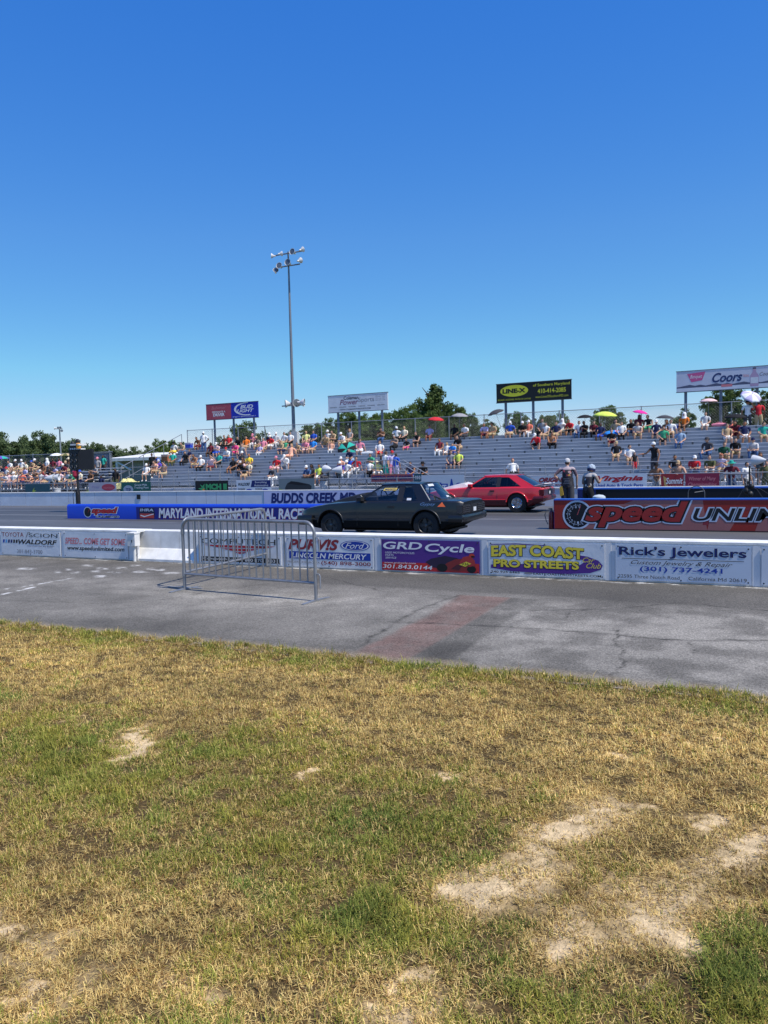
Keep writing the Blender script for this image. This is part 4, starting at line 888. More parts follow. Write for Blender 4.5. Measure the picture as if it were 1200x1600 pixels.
q.s('ribbon', [(.12*f_, .86*H), (.96*f_*.34, .93*H), (.29*f_, .52*H), (.17*f_, .45*H)], paint('ribbon_pink', (.55, .1, .25)), .005); q.t('Banquet', .155*f_, .58*H, .29*f_, .8*H, WHT, depth=.008, shear=.35)
q.t('Coors', .40*f_, .36*H, .73*f_, .82*H, paint('coors_blue', (.03, .05, .15)), depth=.008, shear=.35, bold=.03); q.t('ORIGINAL', .735*f_, .54*H, .80*f_, .66*H, PINK, depth=.008, shear=.3)
bx = .855*f_
q.s('bottle', [(bx-.04*f_, .08*H), (bx+.04*f_, .08*H), (bx+.045*f_, .12*H), (bx+.045*f_, .58*H), (bx+.018*f_, .76*H), (bx+.016*f_, .93*H), (bx-.016*f_, .93*H), (bx-.018*f_, .76*H), (bx-.045*f_, .58*H), (bx-.045*f_, .12*H)], paint('bottle_mauve', (.42, .3, .42)), .007)
q.s('bottle_label', [(bx-.04*f_, .22*H), (bx+.04*f_, .22*H), (bx+.04*f_, .5*H), (bx-.04*f_, .5*H)], BANW, .009); q.s('bottle_cap', [(bx-.018*f_, .9*H), (bx+.018*f_, .9*H), (bx+.018*f_, .96*H), (bx-.018*f_, .96*H)], DGREY, .009)
q.s('pink_tag', [(.5*f_, .13*H), (.62*f_, .13*H), (.62*f_, .25*H), (.5*f_, .25*H)], PINK, .006); q.t('Coors', .91*f_, .55*H, 1.04*f_, .72*H, DGREY, depth=.008, shear=.35)

# ================================================================== LIGHT POLES, LIGHT TOWER, SPEAKERS
LAMPW = mat('lamp_white', (.60, .61, .62), .4, var=.08)
LAMPD = mat('lamp_glass', (.16, .18, .2), .15, .3)
def floodlight(parent, pos, az, el, s=1.0, name='floodlight'):
    M = Matrix.Translation(pos) @ Matrix.Rotation(math.radians(az), 4, 'Z') @ Matrix.Rotation(math.radians(90+el), 4, 'X')
    m = MB(); m.lathe([(.0, -.5*s), (.10*s, -.48*s), (.12*s, -.25*s), (.2*s, -.16*s), (.34*s, .06*s), (.36*s, .12*s), (.34*s, .12*s), (.30*s, .05*s), (0, -.02*s)], M, 18); o = m.build(name, LAMPW, parent)
    m = MB(); m.lathe([(0, .085*s), (.2*s, .085*s), (.335*s, .08*s)], M, 18); m.build('lens', LAMPD, o)
xp, yp = -30.95, 49.0
lp = thing('light_pole', 'very tall steel pole with floodlights on two crossarms above the grandstand', 'light pole', (xp, yp, 0))
POLE = mat('pole_steel', (.20, .22, .25), .5, .4, var=.1, scale=1)
m = MB(); m.tube([(0, 0, 0), (0, 0, 6), (0, 0, 17.6)], [.15, .125, .06], 14); m.build('pole', POLE, lp)
px_m = 57.0/1200
for zz, half in ((17.45, 1.25), (16.55, 1.05)):
    m = MB(); m.tube([(-half, -.1, zz), (half, -.1, zz)], .05, 8); m.build('crossarm', POLE, lp)
dx = lambda p: (p-451)*.0559
for (p, zz, az, el, s) in [(429, 17.4, -60, -5, .75), (443.5, 17.45, 140, -10, .75), (461, 17.45, -5, -10, .95), (476, 17.5, 150, -20, .8), (434, 16.3, 35, -25, .85), (440, 16.6, 5, -12, .95), (453.5, 16.75, 0, -8, 1.0), (472, 16.75, 160, -20, .85)]:
    floodlight(lp, Vector((dx(p), -.28, zz)), az, el, s*.70)
m = MB(); m.tube([(-.9, -.1, 6.35), (1.1, -.1, 6.35)], .045, 8); m.build('crossarm', POLE, lp)
for (x, az, el) in ((-.42, -50, 2), (.42, 50, 2), (1.0, 110, 5)): floodlight(lp, Vector((x, -.2, 6.5)), az, el, .85)
m = MB(); m.box(-.18, .55, -.45, -.15, 3.1, 4.4); m.build('control_box', LAMPW, lp, smooth=False)
# faint second pole far off on the left
pf = onY(94.5, 700, 95.0)
l2 = thing('light_pole', 'distant pale light pole over the treeline at the far left', 'light pole', (pf.x, 95.0, 0))
zt = onY(93, 668, 95.0).z
m = MB(); m.tube([(0, 0, 0), (0, 0, zt)], [.18, .1], 10); m.build('pole', STEEL, l2)
m = MB(); m.tube([(-.8, -.1, zt-.2), (.8, -.1, zt-.2)], .06, 6); m.build('crossarm', STEEL, l2)
for x, az in ((-.8, -40), (.05, 0), (.55, 20), (.8, 60)): floodlight(l2, Vector((x, -.3, zt-.1-.5*(x > .7))), az, -5, .7)

# starting light tower
YT = 25.0; pt = onY(123, 788, YT)
tw = thing('starting_light_tower', 'black starting light box on a pole behind the blue divider wall', 'start light', (pt.x, YT, 0), math.radians(0))
BM = mat('tower_black', (.012, .012, .014), .55, var=.2); 
sc_ = (onY(145, 735, YT).x-onY(108, 735, YT).x)
x0 = onY(112.5, 735, YT).x-pt.x; x1 = onY(142.5, 735, YT).x-pt.x; zb_, zt_ = onY(125, 734, YT).z, onY(125, 703, YT).z
m = MB(); m.box(x0, x0+(x1-x0)*.48, -.12, .35, zb_, zt_); m.build('lamp_box', BM, tw, smooth=False)
m = MB(); m.add([(x0+(x1-x0)*.48, -.10, zb_), (x1, .12, zb_), (x1, .2, zb_), (x0+(x1-x0)*.48, 0, zb_), (x0+(x1-x0)*.48, -.10, zt_-.02), (x1, .12, zt_+.03), (x1, .2, zt_+.03), (x0+(x1-x0)*.48, 0, zt_-.02)], [(0, 3, 2, 1), (4, 5, 6, 7), (0, 1, 5, 4), (1, 2, 6, 5), (2, 3, 7, 6), (3, 0, 4, 7)]); m.build('shade_panel', BM, tw, smooth=False)
for k in range(4):
    for s_ in (.13, .34):
        z = zb_+.14+.27*k; xx = x0+(x1-x0)*s_; M = Matrix.Translation((xx, -.12, z)) @ Matrix.Rotation(math.radians(90), 4, 'X')
        m = MB(); m.lathe([(0, .0), (.06, .005), (.075, .015), (.075, .05), (.068, .05), (.06, .01)], M, 14); m.build('lamp_visor', DSTEEL, tw)
m = MB(); m.tube([(0, 0, 0), (0, 0, zb_)], [.06, .05], 10); m.tube([(.0, -.02, 0), (.0, -.02, .95)], .1, 10); m.build('pole', BM, tw)
m = MB(); m.lathe([(.03, 0), (.13, .12), (.14, .3), (.09, .36), (0, .36)], Matrix.Translation((-.06, -.05, zb_-.38)), 14); m.build('red_lamp', mat('lamp_red', (.35, .02, .05), .3), tw)
m = MB(); m.box(x0+.1, x0+.62, -.15, .25, zt_+.02, zt_+.09); m.box(x0+.18, x0+.7, -.2, .25, zt_+.20, zt_+.27); m.build('prestage_shelf', WHITE, tw, smooth=False)
m = MB(); m.box(x0+.12, x0+.45, -.14, .2, zt_+.09, zt_+.20); m.build('prestage_box', BM, tw, smooth=False)
m = MB(); m.lathe([(0, .0), (.1, .0), (.11, .2), (.07, .24), (0, .24)], Matrix.Translation((x0+.58, -.1, zt_+.06)) , 14); m.build('amber_lamp', mat('lamp_amber', (.8, .35, .03), .3), tw)
for (x, z, r) in ((-.02, .14, .16), (-.22, .02, .13), (.2, .38, .12), (-.12, .3, .1)):
    m = MB(); m.ball((x0+x+.12, .1, zt_+z), (r, r*.8, r), 10, 7); m.build('rubber_bulb', BM, tw)
for s_ in (-1, 1):
    m = MB(); m.tube([(s_*.05, -.1, .95), (s_*.17, -.14, .8), (s_*.15, -.14, .3), (s_*.04, -.1, .1)], .012, 6); m.build('cable', BM, tw)

def horn(label, p, y, side, z, Yh, s=1.0, grp=None):
    x = onY(p, y, Yh).x; t = thing('loudspeaker', label, 'loudspeaker', (x, Yh, z), 0, grp)
    M = Matrix.Rotation(math.radians(90 if side > 0 else -90), 4, 'Y') @ Matrix.Rotation(math.radians(-25), 4, 'X')
    m = MB(); m.lathe([(.04*s, -.48*s), (.07*s, -.42*s), (.13*s, -.3*s), (.21*s, -.12*s), (.27*s, .06*s), (.30*s, .2*s), (.31*s, .26*s), (.28*s, .27*s), (.2*s, .2*s), (0, .1*s)], M, 18); m.build('horn', LAMPW, t)
    m = MB(); m.tube([(0, .1, -z), (0, .1, .0)], .03, 8); m.build('post', DSTEEL, t)
    m = MB(); m.ball((0, .05, -.36*s), .12*s, 8, 6); m.build('driver', DSTEEL, t); return t
horn('white horn loudspeaker on the left above a white bucket, facing left', 512, 748, -1, 1.62, 33.6, .72); horn('white horn loudspeaker right of its twin above a white bucket', 529, 748, 1, 1.58, 33.6, .70)
horn('white horn loudspeaker above the white bin at the far left', 79, 753, 1, 1.45, 33.6, .8); horn('large white horn loudspeaker on the fence at the far right', 1184, 735, -1, 1.60, 33.2, .68)
horn('small white horn loudspeaker by the far left white bin', 88, 752, 1, 1.5, 33.8, .7)
def bucket(label, p, y, Yh, z0, z1, r):
    x = onY(p, y, Yh).x; t = thing('bucket', label, 'bucket', (x, Yh, z0))
    h = z1-z0; m = MB(); m.lathe([(0, 0), (r*.88, 0), (r, h), (r*1.05, h), (r*1.05, h-.05), (r*.95, h-.04), (r*.85, .03), (0, .03)], None, 20); m.build('body', LAMPW, t)
    m = MB(); m.tube([(r*math.cos(a), r*math.sin(a)*.2-.02, h-.03-.2*math.sin(a)) for a in np.linspace(0, math.pi, 9)], .008, 6); m.build('handle', STEEL, t)
    m = MB(); m.box(-.25, .25, -.25, .25, -z0+.0, -.02); m.build('stand_box', DSTEEL, t, smooth=False)
bucket('white bucket below the pair of horn loudspeakers', 506, 762, 33.7, .55, 1.02, .2); bucket('white bin behind the far wall at the far left', 89, 766, 33.7, .3, .85, .24)

# fire extinguisher, cable hoop and instrument stand at the divider walls
xe = onZ(862, 826.5).x; ye = onZ(862, 826.5).y
fe = thing('fire_extinguisher', 'dark red fire extinguisher at the end of the red divider wall', 'extinguisher', (xe, ye, .006))
m = MB(); m.lathe([(0, 0), (.07, 0), (.075, .02), (.075, .38), (.06, .44), (.025, .47), (0, .47)], None, 18); m.build('cylinder', mat('extinguisher_red', (.2, .012, .015), .35, coat=.3), fe)
m = MB(); m.box(-.025, .025, -.02, .02, .46, .52); m.box(-.08, .02, -.012, .012, .52, .54); m.build('valve', DSTEEL, fe, smooth=False)
m = MB(); m.tube([(-.02, 0, .5), (-.12, -.02, .49), (-.17, -.03, .36), (-.13, -.03, .2), (-.08, -.05, .12)], .011, 8); m.build('hose', DSTEEL, fe)
xh = onY(1088, 770, 22.5); hp = thing('cable_hoop', 'thin dark hose hoop standing between the two divider walls', 'hoop', (xh.x, 22.5, 0))
w_ = .21; m = MB(); m.tube([(-w_, 0, 0), (-w_, 0, .80)]+[(-w_*math.cos(a), 0, .8+.19*math.sin(a)) for a in np.linspace(.2, math.pi-.2, 9)]+[(w_, 0, .8), (w_, 0, 0)], .011, 8); m.build('hoop', DSTEEL, hp); m = MB(); m.tube([(-w_*.2, 0, .82), (w_, 0, .86)], .01, 6); m.build('cross_wire', mat('wire_pale', (.4, .38, .33), .6), hp)
xs_ = onY(1171, 770, 22.3); ms = thing('instrument_stand', 'black instrument stand with clamps rising behind the red divider wall at right', 'stand', (xs_.x, 22.3, 0))
zt_ = onY(1171, 728, 22.3).z
m = MB(); m.tube([(0, 0, 0), (0, 0, zt_)], .022, 8); m.build('pole', BM, ms)
m = MB(); m.ball((-.06, 0, .86), .09, 8, 6); m.ball((.05, -.02, .98), .07, 8, 6); m.ball((.02, -.02, .78), .08, 8, 6); m.box(-.12, .03, -.03, .03, .9, 1.0); m.build('clamp', BM, ms)
for (x, z) in ((.35, .62), (-.3, .62), (.55, .7)):
    m = MB(); m.tube([(0, 0, 1.0), (x*.5, -.05, .9), (x, -.1, z)], .008, 6); m.build('cable', BM, ms)
xd_ = onY(936, 777, 21.6); td = thing('traffic_dome', 'pale rounded dome just above the red divider wall behind the tachometer', 'dome', (xd_.x, 21.6, 0))
m = MB(); m.lathe([(.12, 0), (.12, .66), (.18, .70), (.17, .76), (.11, .80), (0, .815)], None, 18); m.build('dome', mat('dome_pale', (.5, .55, .56), .4), td)
m = MB(); m.lathe([(0, 0), (.22, 0), (.22, .04), (.12, .06)], None, 18); m.build('foot', DSTEEL, td)

# ================================================================== SHED, SIGN FRAME, TARP, LOOSE THINGS
xa, xb_ = onY(172, 720, 52).x, onY(238, 720, 52).x
sh = thing('shed', 'low shed with a white roof and grey wall left of the grandstand', 'shed', (xa, 52, 0)); W = xb_-xa+1.4
zr = onY(205, 711, 52).z; zw = onY(205, 719, 52).z
m = MB(); m.box(0, W, .6, 5, 0, zw); m.build('wall', mat('shed_grey', (.25, .26, .27), .7, var=.1), sh, smooth=False)
m = MB(); m.add([(-.3, -.2, zw-.05), (W+.3, -.2, zw-.05), (W+.3, 6, zr+.05), (-.3, 6, zr+.05), (-.3, -.2, zw+.22), (W+.3, -.2, zw+.22), (W+.3, 6, zr+.3), (-.3, 6, zr+.3)], [(3, 2, 1, 0), (4, 5, 6, 7), (0, 1, 5, 4), (1, 2, 6, 5), (2, 3, 7, 6), (3, 0, 4, 7)]); m.build('roof', WHITE, sh, smooth=False)
m = MB(); m.box(.75, .95, -.1, .1, 0, zw-.05); m.build('post', WHITE, sh, smooth=False)
m = MB(); m.tube([(.9, 0, zw-.15), (2.5, 0, zw-.9)], .09, 6); m.build('brace', WHITE, sh)
xa, xb_ = onY(146, 725, 46).x, onY(173, 725, 46).x
sb = thing('sign_frame', 'grey metal sign board seen between black light tower and shed', 'sign board', (xa, 46, 0)); z1 = onY(160, 708, 46).z
m = MB(); m.box(0, xb_-xa, 0, .12, .9, z1); m.build('board', mat('board_grey_blue', (.2, .23, .3), .5, .3, var=.3, scale=2), sb, smooth=False)
m = MB(); m.tube([(0, -.05, 0), (0, -.05, z1), (xb_-xa, -.05, z1), (xb_-xa, -.05, 0)], .05, 8); m.build('frame', STEEL, sb)
xt = onY(200, 745, 37.5); tp = thing('folded_canopy', 'crumpled yellow and white canopy cloth left of the grandstand', 'canopy', (xt.x, 37.5, 0))
m = MB(); rings = []
for i in range(15):
    u = i/14; x = -1.05+2.1*u; h = (.25+.45*math.sin(math.pi*u))*(1+.12*math.sin(i*1.7))
    rings.append([(x+.05*math.sin(i*3+j), .45*math.cos(math.pi*j/8)*(1+.15*math.sin(i+j*2)), .65+h*math.sin(math.pi*j/8)*(.85+.15*math.sin(i*2.3+j*1.7))) for j in range(9)])
m.loft(rings, closed=False, caps=False); cl = m.build('cloth', mat('canopy_stripe', (.6, .55, .22), .8, var=.35, scale=5), tp)
m = MB(); m.box(-1.1, 1.1, -.4, .4, .55, .66); m.build('pallet', DSTEEL, tp, smooth=False)
for x_ in (-1, 1):
    m = MB(); m.tube([(x_*.95, -.3, 0), (x_*.95, -.3, .56)], .04, 6); m.build('leg', DSTEEL, tp)

def row_y(k): return YS0+RUN*k
def cooler(label, p, k, w_, d_, h_, body, lid):
    y = row_y(k); x = onY(p, 700, y).x; z = ZS0+RISE*k
    t = thing('cooler', label, 'cooler', (x, y, z+.003)); m = MB(); m.add([(-w_*.46, -d_*.46, 0), (w_*.46, -d_*.46, 0), (w_*.46, d_*.46, 0), (-w_*.46, d_*.46, 0), (-w_/2, -d_/2, h_), (w_/2, -d_/2, h_), (w_/2, d_/2, h_), (-w_/2, d_/2, h_)], [(0, 3, 2, 1), (4, 5, 6, 7), (0, 1, 5, 4), (1, 2, 6, 5), (2, 3, 7, 6), (3, 0, 4, 7)]); m.build('body', body, t, smooth=False)
    m = MB(); m.box(-w_*.52, w_*.52, -d_*.52, d_*.52, h_, h_+.06); m.build('lid', lid, t, smooth=False)
    m = MB(); m.tube([(-w_*.54, 0, h_*.5), (-w_*.56, 0, h_*.8), (-w_*.5, -d_*.52, h_*.85), (w_*.5, -d_*.52, h_*.85), (w_*.56, 0, h_*.8), (w_*.54, 0, h_*.5)], .012, 6); m.build('handle', LAMPW, t)
cooler('blue cooler with pale lid alone on the top row at left', 295.5, 12, .52, .34, .34, mat('cooler_blue', (.02, .06, .5), .4), LAMPW)
cooler('rusty orange cooler with cream lid beside the teal shirted person', 259, 7, .6, .4, .42, mat('cooler_rust', (.35, .11, .04), .5), mat('cooler_cream', (.6, .5, .4), .5))
cooler('small red and white cooler on the top row near the black umbrella', 907, 12, .42, .3, .2, mat('cooler_red', (.5, .03, .04), .4), LAMPW)
cooler('blue cooler with white towel on the top row near the dark umbrella at right', 1054, 12, .42, .3, .2, mat('cooler_blue', (.02, .06, .5), .4), LAMPW)
def bag(label, p, y, k, w_, h_, m_, onfoot=False):
    yy = row_y(k)-(.34 if onfoot else 0); z = ZS0+RISE*k-(.43 if onfoot else 0); x = onY(p, y, yy).x
    t = thing('bag', label, 'bag', (x, yy, z+.003)); m = MB(); rings = []
    for i in range(9):
        u = i/8; s = math.sin(math.pi*(.08+.84*u))**.5
        rings.append([(w_*(u-.5), .11*s*math.cos(a), h_*.5*(1+s*math.sin(a)*(.9+.1*math.sin(i*2)))) for a in np.linspace(0, 2*math.pi, 13)[:-1]])
    m.loft(rings); m.build('sack', m_, t)
    m = MB(); m.tube([(-w_*.25, 0, h_*.9), (-w_*.12, 0, h_*1.15), (w_*.12, 0, h_*1.15), (w_*.25, 0, h_*.9)], .012, 6); m.build('strap', m_, t)
bag('white bag lying on the middle rows left of the red skirt', 575, 707, 7, .95, .22, cloth('white'))
bag('pink blanket roll on the top row below the pale billboard', 1124, 663, 12, .8, .22, cloth('pink')); bag('black and red bags under the bent over red shirted person', 821, 701, 8, .8, .14, cloth('maroon'), True)
bag('blue and white beach bags on the lower rows at left', 283, 723, 6, .55, .3, cloth('paledenim')); bag('bright blue bag on the row below the red billboard', 333, 704, 9, .5, .3, cloth('blue'))
bag('dark bag on a row beneath the pale billboard', 1117, 686, 9, .6, .14, cloth('black'), True); bag('grey sack on the step below the left billboard', 330, 753, 0, .4, .25, cloth('lightgrey'), True)

# ================================================================== UMBRELLAS
def umbrella(label, p, y, Yu, r, col, tilt=(0, 0), drop=1.0, two=None, h=.33):
    c = onY(p, y, Yu); t = thing('umbrella', label, 'umbrella', (c.x, Yu, c.z), 0, None); t.rotation_euler = (math.radians(tilt[0]), math.radians(tilt[1]), .3)
    N = 8; rings = []; prof = [(.02, h), (.3, h*.93), (.6, h*.68), (.85, h*.34), (1.0, 0)]
    m = MB(); n = N*2; vs = []
    for (q, z) in prof:
        for k in range(n):
            s = 1.0 if k % 2 == 0 else .93+.05*(1-q); vs.append((r*q*s*math.cos(2*math.pi*k/n), r*q*s*math.sin(2*math.pi*k/n), r*z*1.1-(0 if k % 2 == 0 else -.03*q*r)))
    fs = []; mi = []
    for i in range(len(prof)-1):
        for k in range(n): fs.append((i*n+k, i*n+(k+1) % n, (i+1)*n+(k+1) % n, (i+1)*n+k)); mi.append((k//2) % 2 if two else 0)
    m.add(vs, fs); m.m = mi
    o = m.build('canopy', [cloth(col)]+([cloth(two)] if two else []), t, angle=60, fixn=False)
    so = o.modifiers.new('thick', 'SOLIDIFY'); so.thickness = .006
    m = MB(); m.tube([(0, 0, r*h*1.1+.05), (0, 0, -drop)], .012, 6); m.build('shaft', STEEL, t)
    m = MB()
    for k in range(0, n, 2): m.tube([(0, 0, r*h*.4), (r*.5*math.cos(2*math.pi*k/n), r*.5*math.sin(2*math.pi*k/n), r*h*.78)], .005, 4)
    m.build('ribs', DSTEEL, t); m = MB(); m.tube([(0, 0, -drop), (0, 0, -drop-.1), (.04, 0, -drop-.13), (.07, 0, -drop-.1)], .016, 6); m.build('handle', BM, t)
YT12 = row_y(12)+.1
umbrella('bright red umbrella open over the top row', 681, 656.5, YT12, .55, 'red', (8, 4), .8)
umbrella('grey umbrella open over the top row right of the red one', 718, 651, YT12, .58, 'grey', (6, 2), .7)
umbrella('charcoal umbrella tilted against the fence on the top row', 775, 645.5, YT12, .55, 'charcoal', (10, -18), .8)
umbrella('black umbrella on the top row right of the hooded person', 914, 653, YT12, .5, 'black', (5, 0), .6)
umbrella('lime green umbrella on the top row, the largest in the stand', 945.5, 650, YT12, .72, 'lime', (6, 3), .7)
umbrella('bright blue umbrella resting on an upper row behind a person', 957.5, 678, row_y(10)+.35, .55, 'brightblue', (10, 0), .25)
umbrella('magenta umbrella on the top row', 1000, 645.5, YT12, .45, 'magenta', (8, 10), .7)
umbrella('black umbrella over two people right of the magenta one', 1039, 654, YT12, .52, 'charcoal', (4, 4), .6)
umbrella('pale pink umbrella at the fence below the pale billboard', 1107, 628, 47.9, .52, 'palepink', (2, 0), .9)
umbrella('white umbrella held by the man standing at the fence', 1173, 620, 47.6, .58, 'white', (38, 12), .8, 'lavender')
umbrella('large black umbrella low over the upper rows at right', 1149.5, 653, row_y(11)+.1, .60, 'black', (4, 0), .5)
umbrella('green and black panelled umbrella tipped down in mid stand', 542.5, 704, row_y(9)-.2, .66, 'black', (62, 8), .7, 'teal')
umbrella('purple and teal umbrella at the far left edge', 2, 717, row_y(5), .62, 'purple', (4, 0), 1.1, 'teal')
umbrella('white umbrella above the far left bleacher', 88, 712, 44.0, .52, 'white', (4, 0), 1.0); umbrella('pale yellow-green umbrella left of the black light tower', 103, 712, 44.2, .52, 'olive', (4, 0), 1.0, 'khaki')

# ================================================================== TREES
def leaf_mat(name, c0, c1):
    m = bpy.data.materials.new(name); m.use_nodes = True; t = m.node_tree; b = t.nodes['Principled BSDF']; b.inputs['Roughness'].default_value = .7; b.inputs['Specular IOR Level'].default_value = .25
    g = t.nodes.new('ShaderNodeNewGeometry'); tc = t.nodes.new('ShaderNodeTexCoord'); n = t.nodes.new('ShaderNodeTexNoise'); n.inputs['Scale'].default_value = .9; t.links.new(tc.outputs['Object'], n.inputs['Vector'])
    a = t.nodes.new('ShaderNodeMath'); a.operation = 'MULTIPLY_ADD'; a.inputs[1].default_value = .5; t.links.new(g.outputs['Random Per Island'], a.inputs[0]); 
    s = t.nodes.new('ShaderNodeMath'); s.operation = 'MULTIPLY'; s.inputs[1].default_value = .6; t.links.new(n.outputs['Fac'], s.inputs[0]); t.links.new(s.outputs[0], a.inputs[2])
    r = t.nodes.new('ShaderNodeValToRGB'); r.color_ramp.elements[0].color = (*c0, 1); r.color_ramp.elements[1].color = (*c1, 1); r.color_ramp.elements[0].position = .15; r.color_ramp.elements[1].position = .85
    t.links.new(a.outputs[0], r.inputs[0]); t.links.new(r.outputs[0], b.inputs['Base Color'])
    ts = t.nodes.new('ShaderNodeBsdfTranslucent'); t.links.new(r.outputs[0], ts.inputs[0]); mx = t.nodes.new('ShaderNodeMixShader'); mx.inputs[0].default_value = .35
    t.links.new(b.outputs[0], mx.inputs[1]); t.links.new(ts.outputs[0], mx.inputs[2]); t.links.new(mx.outputs[0], t.nodes['Material Output'].inputs[0]); return m
LEAF = {'dark': leaf_mat('leaf_dark', (.045, .075, .022), (.14, .20, .055)), 'mid': leaf_mat('leaf_mid', (.055, .09, .024), (.16, .24, .06)), 'far': leaf_mat('leaf_far', (.06, .095, .04), (.16, .22, .09))}
BARK = mat('bark', (.09, .07, .05), .9, var=.3, scale=4)
def crown_mesh(seed, nclump, per, leaf, shape_):
    """leaf sized faces gathered in clumps through the crown, unit height 0..1, radius about .5"""
    rg = np.random.default_rng(seed); C_ = []
    while len(C_) < nclump:
        u = rg.uniform(-1, 1, 3); z = (u[2]+1)/2
        prof = {'round': math.sqrt(max(0, 1-(2*z-1)**2))*.95+.05, 'tall': (1-z)**.7*.95+.16 if z > .2 else .6+1.5*z, 'column': .75*math.sqrt(max(0, 1-(2*z-1)**2))+.1, 'bush': math.sqrt(max(0, 1-z**2))}[shape_]
        lump = .8+.35*math.sin(5*math.atan2(u[1], u[0])+seed+6*z)
        rr = math.hypot(u[0], u[1])
        if rr < prof*lump and (rr > .35*prof or rg.random() < .35): C_.append((u[0]*.5, u[1]*.5, z, rg.uniform(.055, .12)))
    C_ = np.array(C_); k = np.repeat(np.arange(nclump), per); n = len(k)
    d = rg.normal(size=(n, 3)); d /= np.linalg.norm(d, axis=1)[:, None]; d *= (rg.random(n)**.5)[:, None]
    P = C_[k, :3]+d*C_[k, 3][:, None]*np.array([1.1, 1.1, .75])
    a = rg.normal(size=(n, 3)); a /= np.linalg.norm(a, axis=1)[:, None]; b = np.cross(a, rg.normal(size=(n, 3))); b /= np.linalg.norm(b, axis=1)[:, None]
    L = leaf*rg.uniform(.6, 1.4, n)[:, None]
    V = np.stack([P-a*L, P+b*L*.55, P+a*L, P-b*L*.55], 1).reshape(-1, 3); F = np.arange(4*n).reshape(-1, 4)
    return V, F
CROWNS = {}
def crown(kind, shape_, v, hsize):
    key = (kind, shape_, v)
    if key not in CROWNS:
        V, F = crown_mesh(100+v*7+len(shape_), 190 if shape_ == 'tall' else 150, 90, .024, shape_); o = np_mesh('crown', V, F, LEAF[kind]); CROWNS[key] = o.data; bpy.data.objects.remove(o)
    o = bpy.data.objects.new('crown', CROWNS[key]); link(o); return o
TRN = 0
def tree(p0, p1, top, Yt, kind='mid', shape_='round', label=None, base=None, frac=.15, group=None):
    """crown spans p0..p1 in x and reaches up to 'top'"""
    global TRN
    c = onY((p0+p1)/2, top, Yt); zb = base if base is not None else float(bank_z(np.array([c.x]), np.array([Yt]))[0])-.1
    Wd = (onY(p1, top, Yt).x-onY(p0, top, Yt).x)*.88; H = c.z-zb
    Wd = max(1.2, Wd)
    t = thing('tree', label, 'tree', (c.x, Yt, zb), TRN*1.3, group)
    cr = crown(kind, shape_, TRN % 3, H); cr.parent = t; cr.location = (0, 0, H*frac); cr.scale = (Wd*1.05, Wd*1.05, H*(1-frac)); 
    m = MB(); r0 = .035*H
    m.tube([(0, 0, 0), (.02*Wd, 0, H*.3), (-.02*Wd, .02*Wd, H*.62), (.01*Wd, 0, H*.9)], [r0, r0*.75, r0*.45, r0*.12], 8)
    for i in range(5):
        a = i*2.4; z0_ = H*(.3+.1*i); m.tube([(0, 0, z0_), (.22*Wd*math.cos(a), .22*Wd*math.sin(a), z0_+.12*H), (.36*Wd*math.cos(a), .36*Wd*math.sin(a), z0_+.2*H)], [r0*.4, r0*.25, r0*.08], 6)
    m.build('trunk', BARK, t); TRN += 1; return t
GT = 'trees behind the grandstand'; GL = 'trees of the treeline at the far left'
for i, (a, b_, y, s, sh_, lb) in enumerate([(-30, 16, 677, 'far', 'round', 'leftmost dark tree of the treeline at the photo edge'), (10, 34, 686, 'far', 'round', 'small tree second from the left in the treeline'), (24, 50, 681, 'far', 'tall', 'narrow peaked tree left of the tallest far-left tree'),
        (44, 80, 675.5, 'far', 'round', 'tallest broad tree of the far left treeline'), (72, 106, 683, 'far', 'round', 'broad tree behind the distant light pole'), (98, 122, 697, 'far', 'bush', 'low yellowish bush left of the black light tower'), (106, 128, 687, 'far', 'round', 'dark tree right behind the top of the black light tower'),
        (130, 158, 688, 'far', 'round', 'rounded tree just right of the black light tower'), (154, 182, 693, 'far', 'round', 'tree above the grey sign board, lower than its left neighbour'), (176, 204, 701, 'far', 'bush', 'low tree above the left end of the white shed roof'), (198, 222, 698, 'far', 'bush', 'low tree above the middle of the white shed roof'),
        (214, 246, 696, 'far', 'bush', 'low tree above the right end of the white shed roof'), (-80, -30, 670, 'far', 'round', 'tree outside the left edge of the photo')]):
    tree(a-3, b_+3, y, 120+6*(i % 3), s, sh_, lb, 0, .05, GL)
